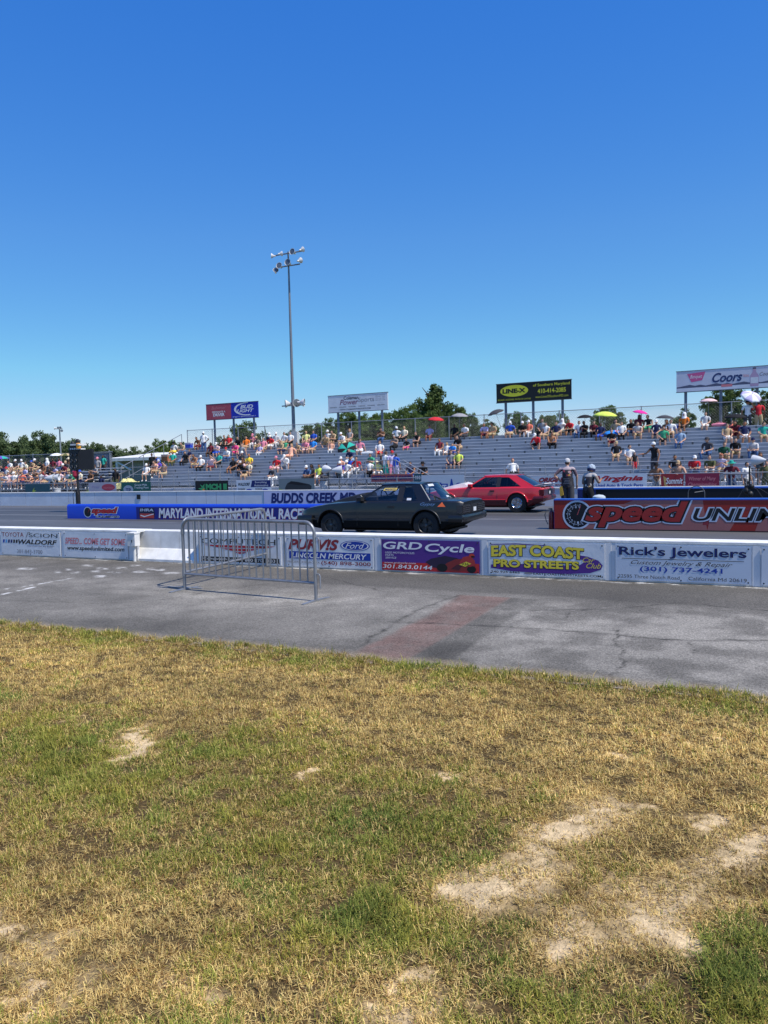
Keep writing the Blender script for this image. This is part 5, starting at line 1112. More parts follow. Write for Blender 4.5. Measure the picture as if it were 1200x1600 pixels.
for (a, b_, y, Yt, s, sh_, lb) in [(242, 273, 682, 70, 'mid', 'round', 'light green tree left of the grandstand top'), (266, 302, 691, 74, 'far', 'bush', 'low bush behind the blue cooler'), (362, 410, 660, 62, 'dark', 'round', 'round tree below the blue half of the beer billboard'), (326, 352, 683, 66, 'far', 'bush', 'low bush between the posts of the beer billboard'),
        (398, 432, 683, 66, 'far', 'bush', 'low bush left of the tall light pole'), (440, 466, 671, 64, 'dark', 'bush', 'small dark tree behind the tall light pole'), (472, 518, 660, 60, 'mid', 'round', 'green tree left of the white billboard'), (508, 532, 650, 62, 'mid', 'round', 'tree behind the left post of the white billboard'),
        (526, 566, 644, 64, 'mid', 'round', 'tree under the left half of the white billboard'), (560, 604, 642, 60, 'mid', 'round', 'leafy tree under the right half of the white billboard'), (596, 634, 638, 62, 'mid', 'round', 'tree right of the white billboard post'), (622, 656, 634, 60, 'mid', 'round', 'tree left of the tall dark tree'),
        (640, 716, 596, 66, 'dark', 'tall', 'tall dark tree with a pointed crown behind the red umbrella'), (652, 692, 640, 58, 'mid', 'round', 'lighter tree in front of the tall dark tree'), (694, 728, 634, 62, 'dark', 'round', 'dark tree behind the grey umbrella'), (716, 744, 640, 60, 'mid', 'round', 'tree between grey and charcoal umbrellas'),
        (742, 782, 655, 58, 'dark', 'bush', 'bush behind the charcoal umbrella'), (792, 828, 644, 60, 'mid', 'round', 'tree left of the middle post of the black billboard'), (834, 864, 646, 60, 'dark', 'round', 'dark tree right of the middle post of the black billboard'), (856, 886, 643, 62, 'mid', 'round', 'tree behind the right post of the black billboard'),
        (924, 974, 635, 58, 'mid', 'round', 'tree behind the lime green umbrella'), (980, 1006, 655, 60, 'dark', 'bush', 'small bush behind the magenta umbrella'), (1046, 1092, 638, 58, 'mid', 'bush', 'light green shrub behind the person in orange'), (1092, 1168, 606, 56, 'dark', 'round', 'big dark tree below the pale billboard'),
        (1160, 1240, 603, 58, 'dark', 'round', 'big dark tree cut by the right edge of the photo'), (626, 670, 655, 55, 'mid', 'bush', 'leafy bush left of the red umbrella, close behind the fence'), (690, 730, 660, 55, 'dark', 'bush', 'dark bush below the grey umbrella, close behind the fence'), (545, 630, 655, 55, 'mid', 'bush', 'wide bush behind the fence under the white billboard')]:
    tree(a-4, b_+4, y, Yt, s, sh_, lb, None, .08, GT)

# ================================================================== PEOPLE
# a body is one mesh grown with the skin modifier round a posed skeleton; material slots by body region
SLOTS = ['shirt', 'sleeve', 'skin', 'bottom', 'shin', 'shoe', 'hair', 'eye']
PH = [mat('placeholder_'+s, (.5, .5, .5)) for s in SLOTS]
def lerp(a, b, t): return tuple(a[i]+(b[i]-a[i])*t for i in range(3))
def head_mesh(M, m, s=1.0):
    """head with brow, nose, ears, jaw and hair cap; faces front (-y)"""
    n, k = 16, 12; vs = []; fs = []; mi = []
    for i in range(k+1):
        a = -math.pi/2+math.pi*i/k
        for j in range(n):
            t = 2*math.pi*j/n; x, y, z = math.cos(a)*math.sin(t), -math.cos(a)*math.cos(t), math.sin(a)
            w_ = .075*(1-.22*max(0, -z-.1)); d_ = .098*(1-.12*max(0, -z)); X, Y, Zz = x*w_, y*d_, z*.122
            if y < 0 and z < -.3: Y -= .012*(-z)                    # chin
            if abs(t) < .25 or abs(t-2*math.pi) < .25:
                if -.45 < z < .12: Y -= .022*(1-abs(z+.2)/.35)       # nose
            if abs(y) < .35 and -.4 < z < .15 and abs(x) > .7: X += .012*(1 if x > 0 else -1)   # ears
            vs.append(M @ Vector((X*s, Y*s, Zz*s)))
    for i in range(k):
        for j in range(n):
            fs.append((i*n+j, i*n+(j+1) % n, (i+1)*n+(j+1) % n, (i+1)*n+j))
            a = -math.pi/2+math.pi*(i+.5)/k; t = 2*math.pi*(j+.5)/n; z = math.sin(a); fr = math.cos(t)
            mi.append(6 if (z > .45 or (fr < -.05 and z > -.45) or (fr < .3 and z > .1)) else 2)
    b = len(m.v); m.v += [tuple(v) for v in vs]; m.f += [tuple(b+i for i in f) for f in fs]; m.m += mi
    for sx in (-1, 1): m.add([M @ Vector((s*(sx*.03+x), s*-.096, s*(.012+z))) for x, z in ((-.012, 0), (0, -.006), (.012, 0), (0, .007))], [(0, 1, 2, 3)], 7)
    m.add([M @ Vector((s*x, s*-.099, s*(-.062+z))) for x, z in ((-.022, 0), (0, -.005), (.022, 0), (0, .004))], [(0, 1, 2, 3)], 7)

def body_mesh(name, J, sleeve=.58, sub=1, fat=1.17):
    """J: named joints. returns mesh data with one slot per region"""
    V = []; E = []; Rr = []; seg = []
    def vert(p, r): V.append(Vector(p)); Rr.append(r); return len(V)-1
    def edge(a, b, s): E.append((a, b)); seg.append((a, b, s))
    pel = vert(J['pelvis'], .135*fat); wa = vert(lerp(J['pelvis'], J['chest'], .5), .125*fat); ch = vert(J['chest'], .145*fat); uc = vert(lerp(J['chest'], J['neck'], .6), .115); nk = vert(J['neck'], .055); hd = vert(lerp(J['neck'], J['head'], .6), .05)
    edge(pel, wa, 0); edge(wa, ch, 0); edge(ch, uc, 0); edge(uc, nk, 0); edge(nk, hd, 2)
    for s in 'lr':
        sh = vert(J['sh'+s], .075); el0 = vert(lerp(J['sh'+s], J['el'+s], sleeve), .056); el = vert(J['el'+s], .043); fa = vert(lerp(J['el'+s], J['wr'+s], .35), .041); wr = vert(J['wr'+s], .027)
        edge(uc, sh, 0); edge(sh, el0, 1); edge(el0, el, 2); edge(el, fa, 2); edge(fa, wr, 2)
        d = (Vector(J['wr'+s])-Vector(J['el'+s])).normalized(); hdv = Vector(J.get('hd'+s, d)).normalized()
        side = hdv.cross(Vector((0, 0, 1)) if abs(hdv.z) < .85 else Vector((0, -1, 0))).normalized()*(1 if s == 'l' else -1); nrm = side.cross(hdv).normalized()*(1 if s == 'l' else -1)
        W_ = Vector(J['wr'+s]); palm = vert(W_+hdv*.05, .03); pe = vert(W_+hdv*.085, .026); edge(wr, palm, 2); edge(palm, pe, 2)
        for q, (o, L) in enumerate(((-.026, .062), (-.009, .075), (.009, .07), (.026, .055))):
            a = vert(W_+hdv*.1+side*o, .0095); b = vert(W_+hdv*(.1+L*.55)+side*o*1.15-nrm*.008, .0085); c = vert(W_+hdv*(.1+L*.9)+side*o*1.15-nrm*.026, .007)
            edge(pe, a, 2); edge(a, b, 2); edge(b, c, 2)
        a = vert(W_+hdv*.055-side*.035, .011); b = vert(W_+hdv*.09-side*.05-nrm*.012, .009); edge(palm, a, 2); edge(a, b, 2)
        hp = vert(J['hp'+s], .11*fat); th = vert(lerp(J['hp'+s], J['kn'+s], .5), .088*fat); kn = vert(J['kn'+s], .062); ca = vert(lerp(J['kn'+s], J['an'+s], .3), .056); an = vert(J['an'+s], .04); to = vert(J['to'+s], .038); he = vert(Vector(J['an'+s])+Vector((0, .03, -.035)), .036)
        edge(pel, hp, 3); edge(hp, th, 3); edge(th, kn, 3); edge(kn, ca, 4); edge(ca, an, 4); edge(an, to, 5); edge(an, he, 5)
    me = bpy.data.meshes.new('sk'); me.from_pydata(V, E, []); ob = bpy.data.objects.new('sk', me); link(ob)
    sk = ob.modifiers.new('s', 'SKIN'); sk.use_smooth_shade = True; sk.branch_smoothing = .3
    if sub: sb_ = ob.modifiers.new('d', 'SUBSURF'); sb_.levels = sub
    for i, r in enumerate(Rr): me.skin_vertices[0].data[i].radius = (r, r); me.skin_vertices[0].data[i].use_root = (i == 0)
    bpy.context.view_layer.update()
    m2 = bpy.data.meshes.new_from_object(ob.evaluated_get(bpy.context.evaluated_depsgraph_get()))
    nv = len(m2.vertices); co = np.empty(nv*3); m2.vertices.foreach_get('co', co); co = co.reshape(-1, 3)
    polys = [tuple(p.vertices) for p in m2.polygons]; cen = np.array([co[list(p)].mean(0) for p in polys])
    best = np.full(len(polys), 1e9); lab = np.zeros(len(polys), int)
    for a, b, s in seg:
        A, B = np.array(V[a]), np.array(V[b]); AB = B-A; t = np.clip(((cen-A)@AB)/(AB@AB+1e-9), 0, 1); d = np.linalg.norm(cen-A-t[:, None]*AB, axis=1)/(.35*(Rr[a]+Rr[b])+.03)
        u = d < best; best[u] = d[u]; lab[u] = s
    bpy.data.objects.remove(ob); bpy.data.meshes.remove(me); bpy.data.meshes.remove(m2)
    m = MB(); m.v = [tuple(c) for c in co]; m.f = polys; m.m = list(lab)
    H = Matrix.Translation(J['head']) @ Matrix.Rotation(J.get('turn', 0), 4, 'Z') @ Matrix.Rotation(J.get('nod', 0), 4, 'X'); head_mesh(H, m)
    o = m.build(name, PH, angle=180, fixn=False); d = o.data; bpy.data.objects.remove(o); d.name = name
    return d, H

def J_sit(lean=0.0, el=((.25, -.05, .72), (-.25, -.05, .72)), wr=((.13, -.34, .60), (-.13, -.34, .60)), kn=.13, an=.14, turn=0, nod=.1, side=0.0):
    ch = (side*.4, .03-.55*lean, .86-.12*lean); nk = (side, .04-1.0*lean, 1.05-.2*lean); hd = (side*1.1, .0-1.18*lean, 1.19-.24*lean)
    sy, sz = .6*nk[1]+.4*ch[1], .6*nk[2]+.4*ch[2]-.01
    J = dict(pelvis=(0, .02, .55), chest=ch, neck=nk, head=hd, turn=turn, nod=nod)
    for s, q, i in (('l', 1, 0), ('r', -1, 1)):
        J['sh'+s] = (q*.21+side*.8, sy, sz); J['el'+s] = el[i]; J['wr'+s] = wr[i]; J['hp'+s] = (q*.095, -.04, .525); J['kn'+s] = (q*kn, -.43, .53); J['an'+s] = (q*an, -.36, .09); J['to'+s] = (q*(an+.02), -.49, .035)
    return J
def J_stand(el=((.27, .03, 1.13), (-.27, .03, 1.13)), wr=((.27, -.06, .87), (-.27, -.06, .87)), lean=0.0, turn=0, nod=0, step=.0):
    J = dict(pelvis=(0, .02, .95), chest=(0, .02-lean*.4, 1.25), neck=(0, .02-lean*.8, 1.47), head=(0, -.01-lean, 1.63-lean*.12), turn=turn, nod=nod)
    for s, q, i in (('l', 1, 0), ('r', -1, 1)):
        J['sh'+s] = (q*.205, .02-lean*.7, 1.42-lean*.05); J['el'+s] = el[i]; J['wr'+s] = wr[i]; J['hp'+s] = (q*.1, .02, .90); J['kn'+s] = (q*.12, -.02-q*step, .5); J['an'+s] = (q*.13, .03-q*step*.5, .09); J['to'+s] = (q*.16, -.12-q*step*.5, .035)
    return J
POSE = {}
POSE['up'] = body_mesh('body_sitting', J_sit())
POSE['fwd'] = body_mesh('body_leaning', J_sit(.3, ((.2, -.38, .62), (-.2, -.38, .62)), ((.05, -.55, .66), (-.06, -.53, .62)), kn=.17, nod=.05))
POSE['look'] = body_mesh('body_looking', J_sit(.05, ((.27, .04, .74), (-.24, -.1, .74)), ((.3, .1, .50), (-.05, -.36, .62)), turn=.7))
POSE['lookl'] = body_mesh('body_glancing', J_sit(.12, ((.26, -.12, .7), (-.27, -.02, .72)), ((.1, -.42, .64), (-.16, -.3, .6)), turn=-.6, kn=.2))
POSE['phone'] = body_mesh('body_reading', J_sit(.14, ((.22, -.2, .72), (-.22, -.2, .72)), ((.07, -.38, .82), (-.08, -.38, .82)), nod=.45))
POSE['hand'] = body_mesh('body_shading', J_sit(.08, ((.33, -.15, .98), (-.24, -.1, .72)), ((.12, -.2, 1.2), (-.1, -.36, .6)), turn=.2))
POSE['back'] = body_mesh('body_reclining', J_sit(-.12, ((.3, .24, .72), (-.3, .24, .72)), ((.3, .34, .5), (-.3, .34, .5)), kn=.2, nod=-.1))
POSE['bend'] = body_mesh('body_bending', J_sit(.62, ((.3, -.5, .5), (-.3, -.45, .55)), ((.3, -.52, .25), (-.1, -.55, .3)), kn=.2, nod=.4, side=.12))
POSE['stand'] = body_mesh('body_standing', J_stand())
POSE['hip'] = body_mesh('body_hand_on_hip', J_stand(((.36, .08, 1.18), (-.27, .03, 1.13)), ((.2, -.06, 1.0), (-.25, -.08, .88)), turn=.3))
POSE['reach'] = body_mesh('body_reaching', J_stand(((.27, .03, 1.13), (-.32, -.2, 1.2)), ((.26, -.05, .87), (-.42, -.45, 1.18)), turn=-.5, lean=.05))
POSE['lean'] = body_mesh('body_at_rail', J_stand(((.32, -.3, 1.17), (-.32, -.3, 1.17)), ((.08, -.46, 1.16), (-.1, -.48, 1.17)), lean=.2, nod=.1))
POSE['raise'] = body_mesh('body_holding_up', J_stand(((.3, -.12, 1.3), (-.29, .0, 1.15)), ((.22, -.22, 1.52), (-.3, -.12, .9)), turn=.2))

# headwear and long hair, built once about the head centre
def hm_cap():
    m = MB(); m.lathe([(.083, -.005), (.086, .03), (.08, .075), (.055, .115), (.02, .13), (0, .132)], Matrix.Translation((0, .005, .012)) @ Matrix.Diagonal((1, 1.2, 1, 1)), 16)
    m.prism([(-.07, -.09), (.07, -.09), (.06, -.155), (.02, -.18), (-.02, -.18), (-.06, -.155)], lambda x, y: (x, y, .03-.15*abs(x)+.25*(y+.09)*.5), lambda x, y: (x, y, .022-.15*abs(x)+.25*(y+.09)*.5)); return m
def hm_hat():
    m = MB(); m.lathe([(.19, .03), (.15, .02), (.095, .035), (.09, .08), (.075, .125), (.03, .14), (0, .138)], Matrix.Diagonal((1, 1.12, 1, 1)), 20); m.lathe([(.19, .03), (.15, .01), (.09, .02)], Matrix.Diagonal((1, 1.12, 1, 1)), 20); return m
def hm_long():
    m = MB(); rings = []
    for z, w_, yb_, yf in ((.128, .03, .04, -.02), (.1, .075, .085, -.075), (.04, .09, .115, -.06), (-.05, .092, .12, -.01), (-.14, .095, .115, .03), (-.24, .085, .105, .05), (-.29, .04, .09, .06)):
        rings.append([(w_*math.sin(a), (yb_+yf)/2+(yb_-yf)/2*math.cos(a), z) for a in np.linspace(0, 2*math.pi, 15)[:-1]])
    m.loft(rings); return m
def hm_hood():
    m = MB(); m.lathe([(.16, -.2), (.12, -.13), (.105, -.03), (.11, .05), (.09, .11), (.04, .145), (0, .15)], Matrix.Translation((0, .025, 0)) @ Matrix.Diagonal((1, 1.05, 1, 1)), 16); return m
def hm_band():
    m = MB(); m.lathe([(.084, .04), (.086, .05), (.085, .075), (.08, .08)], Matrix.Diagonal((1, 1.25, 1, 1)), 16); return m
def hm_tail():
    m = MB(); m.tube([(0, .09, .05), (0, .15, .05), (0, .17, -.02), (0, .15, -.14)], [.02, .03, .028, .008], 8); return m
HEADW = {}
for nme, fn in (('cap', hm_cap), ('hat', hm_hat), ('hair', hm_long), ('hood', hm_hood), ('headband', hm_band), ('ponytail', hm_tail)):
    o = fn().build(nme, PH[6], angle=50); HEADW[nme] = o.data; bpy.data.objects.remove(o)
HC = dict(black=(.012, .01, .009), brown=(.06, .03, .015), blond=(.4, .26, .1), red=(.3, .08, .03), grey=(.3, .29, .28))
def hairm(c): return mat('hair_'+c, HC[c], .6, var=.2, scale=30)
PEOPLE = []
def person(loc, pose, shirt, legs, skin='light', hair='brown', head=None, headc=None, sleeve='t', legtype=None, rz=0.0, s=1.0, label='', group=None, shoes='white'):
    d, H = POSE[pose]
    o = bpy.data.objects.new('person', d); link(o); o.location = loc; o.rotation_euler = (0, 0, rz); o.scale = (s*RND.uniform(.97, 1.08), s*RND.uniform(.97, 1.06), s)
    sk = skinm(skin); sh_ = sk if shirt == 'bare' else cloth(shirt); bt = cloth(legs)
    long_ = legtype == 'long' or (legtype is None and legs in ('denim', 'black', 'olive', 'white', 'charcoal') and RND.random() < .55)
    for i, mm in enumerate([sh_, sk if (sleeve == 'n' or shirt == 'bare') else sh_, sk, bt, bt if long_ else sk, cloth(shoes), hairm(hair), hairm('black')]):
        o.material_slots[i].link = 'OBJECT'; o.material_slots[i].material = mm
    for hw in ([head] if isinstance(head, str) else (head or [])):
        c = bpy.data.objects.new(hw, HEADW[hw]); link(c); c.parent = o; c.matrix_local = H
        c.material_slots[0].link = 'OBJECT'; c.material_slots[0].material = hairm(hair) if hw in ('hair', 'ponytail') else cloth(headc or 'white')
    tag(o, label, 'person', group); PEOPLE.append(o); return o
HEADZ = {k: (v[1].translation.z, v[1].translation.y) for k, v in POSE.items()}
GP, GP2 = 'spectators on the grandstand', 'spectators on the far left bleacher'
BINS = [(0, 20, 'at the photo left edge'), (20, 40, 'left of the dark teal banner'), (40, 58, 'above the dark teal banner'), (58, 79, 'left of the white umbrella'), (79, 98, 'below the white umbrella'), (98, 112, 'left of the light tower'), (112, 156, 'right of the light tower'), (156, 172, 'by the grey sign board'), (172, 200, 'beside the yellow canopy'), (200, 250, 'at the stand left end'), (250, 282, 'by the rust cooler'), (282, 300, 'below the blue cooler'),
        (300, 321, 'right of the blue cooler'), (321, 345, 'below the red billboard half'), (345, 366, 'below the beer billboard middle'), (366, 383, 'below the blue billboard half'), (383, 401, 'below the blue billboard edge'), (401, 426, 'right of the beer billboard'), (426, 448, 'just left of the tall light pole'), (448, 468, 'at the tall light pole foot'), (468, 495, 'right of the tall light pole'), (495, 522, 'above the twin loudspeakers'), (522, 538, 'left of the green black umbrella'), (538, 560, 'by the green black umbrella'), (560, 585, 'left of the stair landing'), (585, 606, 'above the golf cart sign'), (606, 626, 'right above the golf cart sign'), (626, 646, 'left of the red umbrella'), (646, 668, 'just left of the red umbrella'), (668, 692, 'under the red umbrella'), (692, 712, 'left of the grey umbrella'), (712, 740, 'under the grey umbrella'), (740, 764, 'left of the charcoal umbrella'), (764, 790, 'by the charcoal umbrella'), (790, 822, 'above the red car'), (822, 846, 'below the black billboard centre'), (846, 870, 'below the black billboard right half'), (870, 900, 'left of the black umbrella'), (900, 925, 'under the black umbrella'), (925, 950, 'under the lime umbrella'), (950, 972, 'right of the lime umbrella'), (972, 997, 'left of the magenta umbrella'), (997, 1018, 'by the magenta umbrella'), (1018, 1034, 'right of the magenta umbrella'), (1034, 1050, 'under the charcoal umbrella'), (1050, 1080, 'below the pale billboard left post'), (1080, 1115, 'below the pale pink umbrella'), (1115, 1138, 'left of the low black umbrella'), (1138, 1156, 'under the low black umbrella'), (1156, 1176, 'below the white umbrella'), (1176, 1210, 'at the photo right edge')]
HATW = {'cap': '{} cap', 'hat': '{} brimmed hat', 'hood': '{} hood', 'headband': '{} headband'}
CN = dict(palepink='pale pink', hotpink='hot pink', lightgrey='light grey', brightblue='bright blue', paledenim='pale denim', paleyellow='pale yellow', darkgreen='dark green')
_seen = {}
def crowd(x, y, pose, shirt, legs, **k):
    left = k.pop('left', x < 200 and not k.pop('main', False)); s = k.get('s', 1.0); hz, hy = HEADZ[pose]; hz *= s; hy *= s; stand = pose in ('stand', 'hip', 'reach', 'raise', 'lean')
    best = None
    for i in range(NL if left else NROW):
        Y = row_y(i)-(.34 if stand else 0); p = onY(x, y, Y+hy); zf = ZS0+RISE*i-.43; e = abs(p.z-(zf+hz))
        if best is None or e < best[0]: best = (e, i, p.x, Y, zf)
    e, i, X, Y, zf = best; k.pop('extra', None)
    rz = k.pop('rz', RND.uniform(-.3, .3))
    X -= hy*0
    n = NL if left else NROW; row = 'top row' if i == n-1 else ('upper rows' if i >= n*.62 else ('middle rows' if i >= n*.3 else 'lower rows'))
    where = next(b[2] for b in BINS if b[0] <= x < b[1]); hw = k.get('head'); hws = [hw] if isinstance(hw, str) else (hw or [])
    ht = next((', '+HATW[h].format(CN.get(k.get('headc', 'white'), k.get('headc', 'white'))) for h in hws if h in HATW), '')
    ht = ht or (', long hair' if 'hair' in hws else '')
    first = 'child' if s < .85 else 'person'
    if shirt == 'bare': lab = f'bare-chested {first}{ht}, {row}, {where}'
    else: lab = f'{first} in {CN.get(shirt, shirt)}{ht}, {row}, {where}'
    if stand: lab = 'standing '+lab
    if lab in _seen: print('DUPLICATE LABEL', x, y, lab)
    _seen[lab] = (x, y)
    person((X, Y, zf), pose, shirt, legs, rz=rz, label=lab, group=GP2 if left else GP, **k)
C_ = crowd
# --- far left bleacher
C_(14, 721.5, 'fwd', 'white', 'tan'); C_(24, 719.5, 'up', 'charcoal', 'tan', head='cap'); C_(33, 719, 'look', 'white', 'khaki', head='cap'); C_(7.5, 746, 'phone', 'white', 'khaki', s=.95); C_(13.5, 747, 'up', 'palepink', 'denim'); C_(21.5, 745, 'up', 'white', 'denim', head='cap')
C_(48.5, 721, 'fwd', 'tan', 'khaki', head='cap', headc='blue', s=.95); C_(54, 718, 'up', 'black', 'charcoal', head='cap'); C_(62.5, 722.5, 'lookl', 'black', 'black', skin='tanned', hair='black'); C_(73, 718.5, 'up', 'white', 'charcoal', head='hood'); C_(81.5, 718, 'look', 'maroon', 'charcoal', skin='dark', hair='black'); C_(92, 718.5, 'up', 'pink', 'denim', skin='dark', hair='black')
C_(107.5, 719, 'up', 'brown', 'black', head='hat', headc='cream'); C_(101.5, 723.5, 'fwd', 'charcoal', 'khaki', head='cap', headc='tan'); C_(45, 739.5, 'fwd', 'peach', 'navy'); C_(55.5, 744, 'lookl', 'bare', 'navy', skin='tanned', s=.95); C_(51, 737, 'up', 'black', 'denim', hair='black'); C_(85.5, 729.5, 'phone', 'lavender', 'denim'); C_(97, 728, 'fwd', 'maroon', 'navy', head='cap', rz=.2); C_(94, 743, 'up', 'palepink', 'tan', skin='tanned'); C_(106.5, 743, 'lookl', 'white', 'denim')
C_(68, 725.5, 'up', 'brown', 'khaki', skin='tanned'); C_(40, 724, 'up', 'cream', 'tan'); C_(148, 727, 'phone', 'grey', 'black'); C_(70.5, 741, 'lookl', 'palepink', 'tan'); C_(79, 743, 'fwd', 'maroon', 'denim', s=.95); C_(18, 733, 'fwd', 'tan', 'white'); C_(114, 731, 'up', 'charcoal', 'denim'); C_(30, 741, 'up', 'grey', 'navy')
# --- main stand, left end
def walker(x, y, Yd, zf, pose, shirt, legs, label, **k):
    p = onY(x, y, Yd); return person((p.x, Yd, zf), pose, shirt, legs, label=label, **k)
C_(271, 692, 'look', 'white', 'yellow', head='hat', headc='black'); C_(269.5, 708, 'up', 'teal', 'olive', hair='black', skin='tanned'); C_(244.5, 715, 'fwd', 'blue', 'black', head='cap'); C_(228.5, 725.5, 'up', 'white', 'white', head='cap', s=.95); C_(239, 722, 'fwd', 'peach', 'tan'); C_(247.5, 719, 'up', 'purple', 'khaki', head='cap', headc='lightgrey'); C_(255.5, 727, 'hand', 'bare', 'khaki', hair='brown')
C_(237, 711.5, 'stand', 'black', 'black', hair='black', skin='dark', s=.9)
C_(289, 708.5, 'look', 'black', 'black', hair='black'); C_(302.5, 711.5, 'fwd', 'bare', 'khaki', skin='tanned'); C_(313.5, 714.5, 'up', 'white', 'black', head='cap', legtype='long'); C_(328.5, 715.5, 'hand', 'palepink', 'maroon'); C_(307, 684.5, 'fwd', 'brown', 'maroon', skin='tanned', hair='black'); C_(317.5, 678.5, 'hip', 'white', 'denim', head='cap', skin='dark', legtype='long'); C_(329, 692, 'up', 'maroon', 'black', skin='dark', hair='black'); C_(337.5, 693.5, 'phone', 'palepink', 'blue', head='cap')
C_(350, 681, 'look', 'brown', 'black'); C_(357, 679, 'up', 'red', 'black', hair='black'); C_(364.5, 694, 'fwd', 'hotpink', 'hotpink'); C_(377, 694, 'look', 'grey', 'navy', sleeve='n'); C_(364, 716.5, 'up', 'black', 'black', skin='tanned', hair='black'); C_(373, 724.5, 'fwd', 'black', 'charcoal', skin='tanned', head='cap', headc='lightgrey', rz=.3); C_(384.5, 684, 'up', 'orange', 'tan'); C_(394, 682, 'phone', 'pink', 'white', head='cap', headc='pink'); C_(399.5, 683.5, 'fwd', 'taupe', 'khaki', head='hat', headc='tan', rz=.1); C_(411, 684.5, 'up', 'pink', 'khaki', rz=.25)
C_(421.5, 684, 'lookl', 'red', 'white', head='cap'); C_(431, 675, 'up', 'lightgrey', 'white', head='cap'); C_(420.5, 676.5, 'up', 'navy', 'navy', head='cap'); C_(444, 678, 'look', 'white', 'khaki'); C_(453.5, 677, 'up', 'white', 'black'); C_(446, 689, 'up', 'green', 'tan', s=.82, sleeve='n'); C_(455.5, 697.5, 'back', 'peach', 'peach', hair='blond', head='hair'); C_(463.5, 692, 'fwd', 'tan', 'tan', s=.84); C_(475, 689, 'fwd', 'pink', 'palepink', head='ponytail')
C_(478, 673.5, 'up', 'paleyellow', 'tan', hair='blond'); C_(489.5, 673.5, 'up', 'blue', 'navy'); C_(489, 685, 'up', 'brightblue', 'tan'); C_(511, 673, 'lookl', 'white', 'black', head='cap'); C_(501, 680, 'bend', 'tan', 'khaki'); C_(517.5, 692, 'up', 'peach', 'white', s=.82, hair='blond', head='hair'); C_(534, 678, 'fwd', 'white', 'khaki', head='cap'); C_(546, 672, 'up', 'grey', 'tan', hair='blond', head='hair', sleeve='n')
C_(545, 703, 'fwd', 'navy', 'paledenim', hair='black'); C_(532.5, 715.5, 'up', 'peach', 'tan', head='cap'); C_(546.5, 716, 'look', 'blue', 'navy', skin='tanned', hair='black'); C_(529, 725, 'fwd', 'purple', 'black', head='cap', skin='tanned'); C_(541, 725, 'lookl', 'white', 'white', head='cap'); C_(498.5, 728, 'up', 'lime', 'white', skin='tanned', hair='black'); C_(508, 728.5, 'phone', 'white', 'charcoal', hair='black', skin='dark'); C_(486.5, 726.5, 'up', 'charcoal', 'black', hair='black', head='hair', skin='dark'); C_(479, 734, 'fwd', 'denim', 'charcoal', head='cap', skin='tanned')
C_(430.5, 714.5, 'lookl', 'red', 'palepink', head='cap', headc='pink'); C_(436.5, 714.5, 'bend', 'white', 'white', head='cap', legtype='long'); C_(424.5, 730, 'fwd', 'charcoal', 'white', head='cap', headc='pink', legtype='long'); C_(389, 713, 'up', 'yellow', 'tan', skin='tanned', hair='red'); C_(379, 716.5, 'up', 'brown', 'black', hair='black', head='hair', skin='tanned'); C_(381, 725.5, 'look', 'black', 'tan', head='cap', headc='palepink', s=.95); C_(389, 724, 'up', 'cream', 'tan', s=.92); C_(378, 708.5, 'up', 'charcoal', 'black', head='cap')
# --- main stand, middle
C_(594, 672, 'phone', 'brown', 'denim', legtype='long'); C_(619, 667.5, 'look', 'white', 'black', head='cap', skin='dark'); C_(631.5, 669, 'up', 'cream', 'black', hair='blond'); C_(651, 678, 'fwd', 'black', 'black', sleeve='n', hair='brown'); C_(616, 683, 'phone', 'taupe', 'black', hair='grey', legtype='long'); C_(634.5, 687, 'lookl', 'black', 'hotpink', s=.8); C_(593, 692, 'up', 'white', 'red', hair='brown', head='hair')
C_(671, 665.5, 'up', 'lavender', 'maroon', skin='tanned', hair='black'); C_(686.5, 686, 'up', 'maroon', 'white', sleeve='n', skin='tanned', hair='black'); C_(710, 663, 'up', 'black', 'black', skin='dark', hair='black'); C_(726, 660.5, 'lookl', 'white', 'charcoal', skin='tanned', hair='black'); C_(715, 685.5, 'fwd', 'black', 'tan'); C_(705, 694, 'fwd', 'brightblue', 'blue', s=.78); C_(698, 693, 'up', 'white', 'white', s=.78, hair='blond', head='hair'); C_(704, 707, 'look', 'grey', 'navy', hair='brown', head='hair', sleeve='n'); C_(716, 705, 'up', 'lime', 'black', hair='brown')
C_(641, 723, 'up', 'navy', 'blue', sleeve='n', skin='tanned', hair='black'); C_(660, 722, 'lookl', 'black', 'black', head='hat', headc='black', skin='tanned'); C_(577, 721.5, 'up', 'white', 'black', hair='black', skin='tanned'); C_(588.5, 720.5, 'fwd', 'paleyellow', 'white', head='hat', headc='cream')
C_(602.5, 708, 'stand', 'white', 'teal', hair='brown', rz=2.7); C_(612.5, 708.5, 'hip', 'lavender', 'pink', head='cap', headc='red', rz=.8); C_(618.5, 712, 'stand', 'blue', 'lavender', s=.92, hair='black', rz=2.9, skin='tanned'); C_(596, 714, 'up', 'charcoal', 'black', hair='black', head='hair', skin='dark')
C_(756, 662.5, 'fwd', 'lavender', 'maroon', skin='tanned', hair='brown'); C_(769, 663, 'lookl', 'tan', 'khaki', skin='tanned', hair='black'); C_(814, 663, 'fwd', 'black', 'charcoal', head='cap'); C_(826, 658.5, 'up', 'coral', 'white', head='cap'); C_(847, 654, 'look', 'grey', 'black', hair='brown', s=1.05); C_(853, 661, 'up', 'white', 'tan', sleeve='n', hair='black', rz=-.4); C_(836, 680, 'bend', 'red', 'black', head='cap'); C_(857, 678, 'fwd', 'bare', 'black', skin='tanned', hair='black', rz=.6); C_(876.5, 655, 'lookl', 'white', 'cream', head='hood', rz=.5); C_(891, 655, 'fwd', 'red', 'black', hair='black', skin='tanned'); C_(913, 659.5, 'phone', 'black', 'black', skin='dark', hair='black')
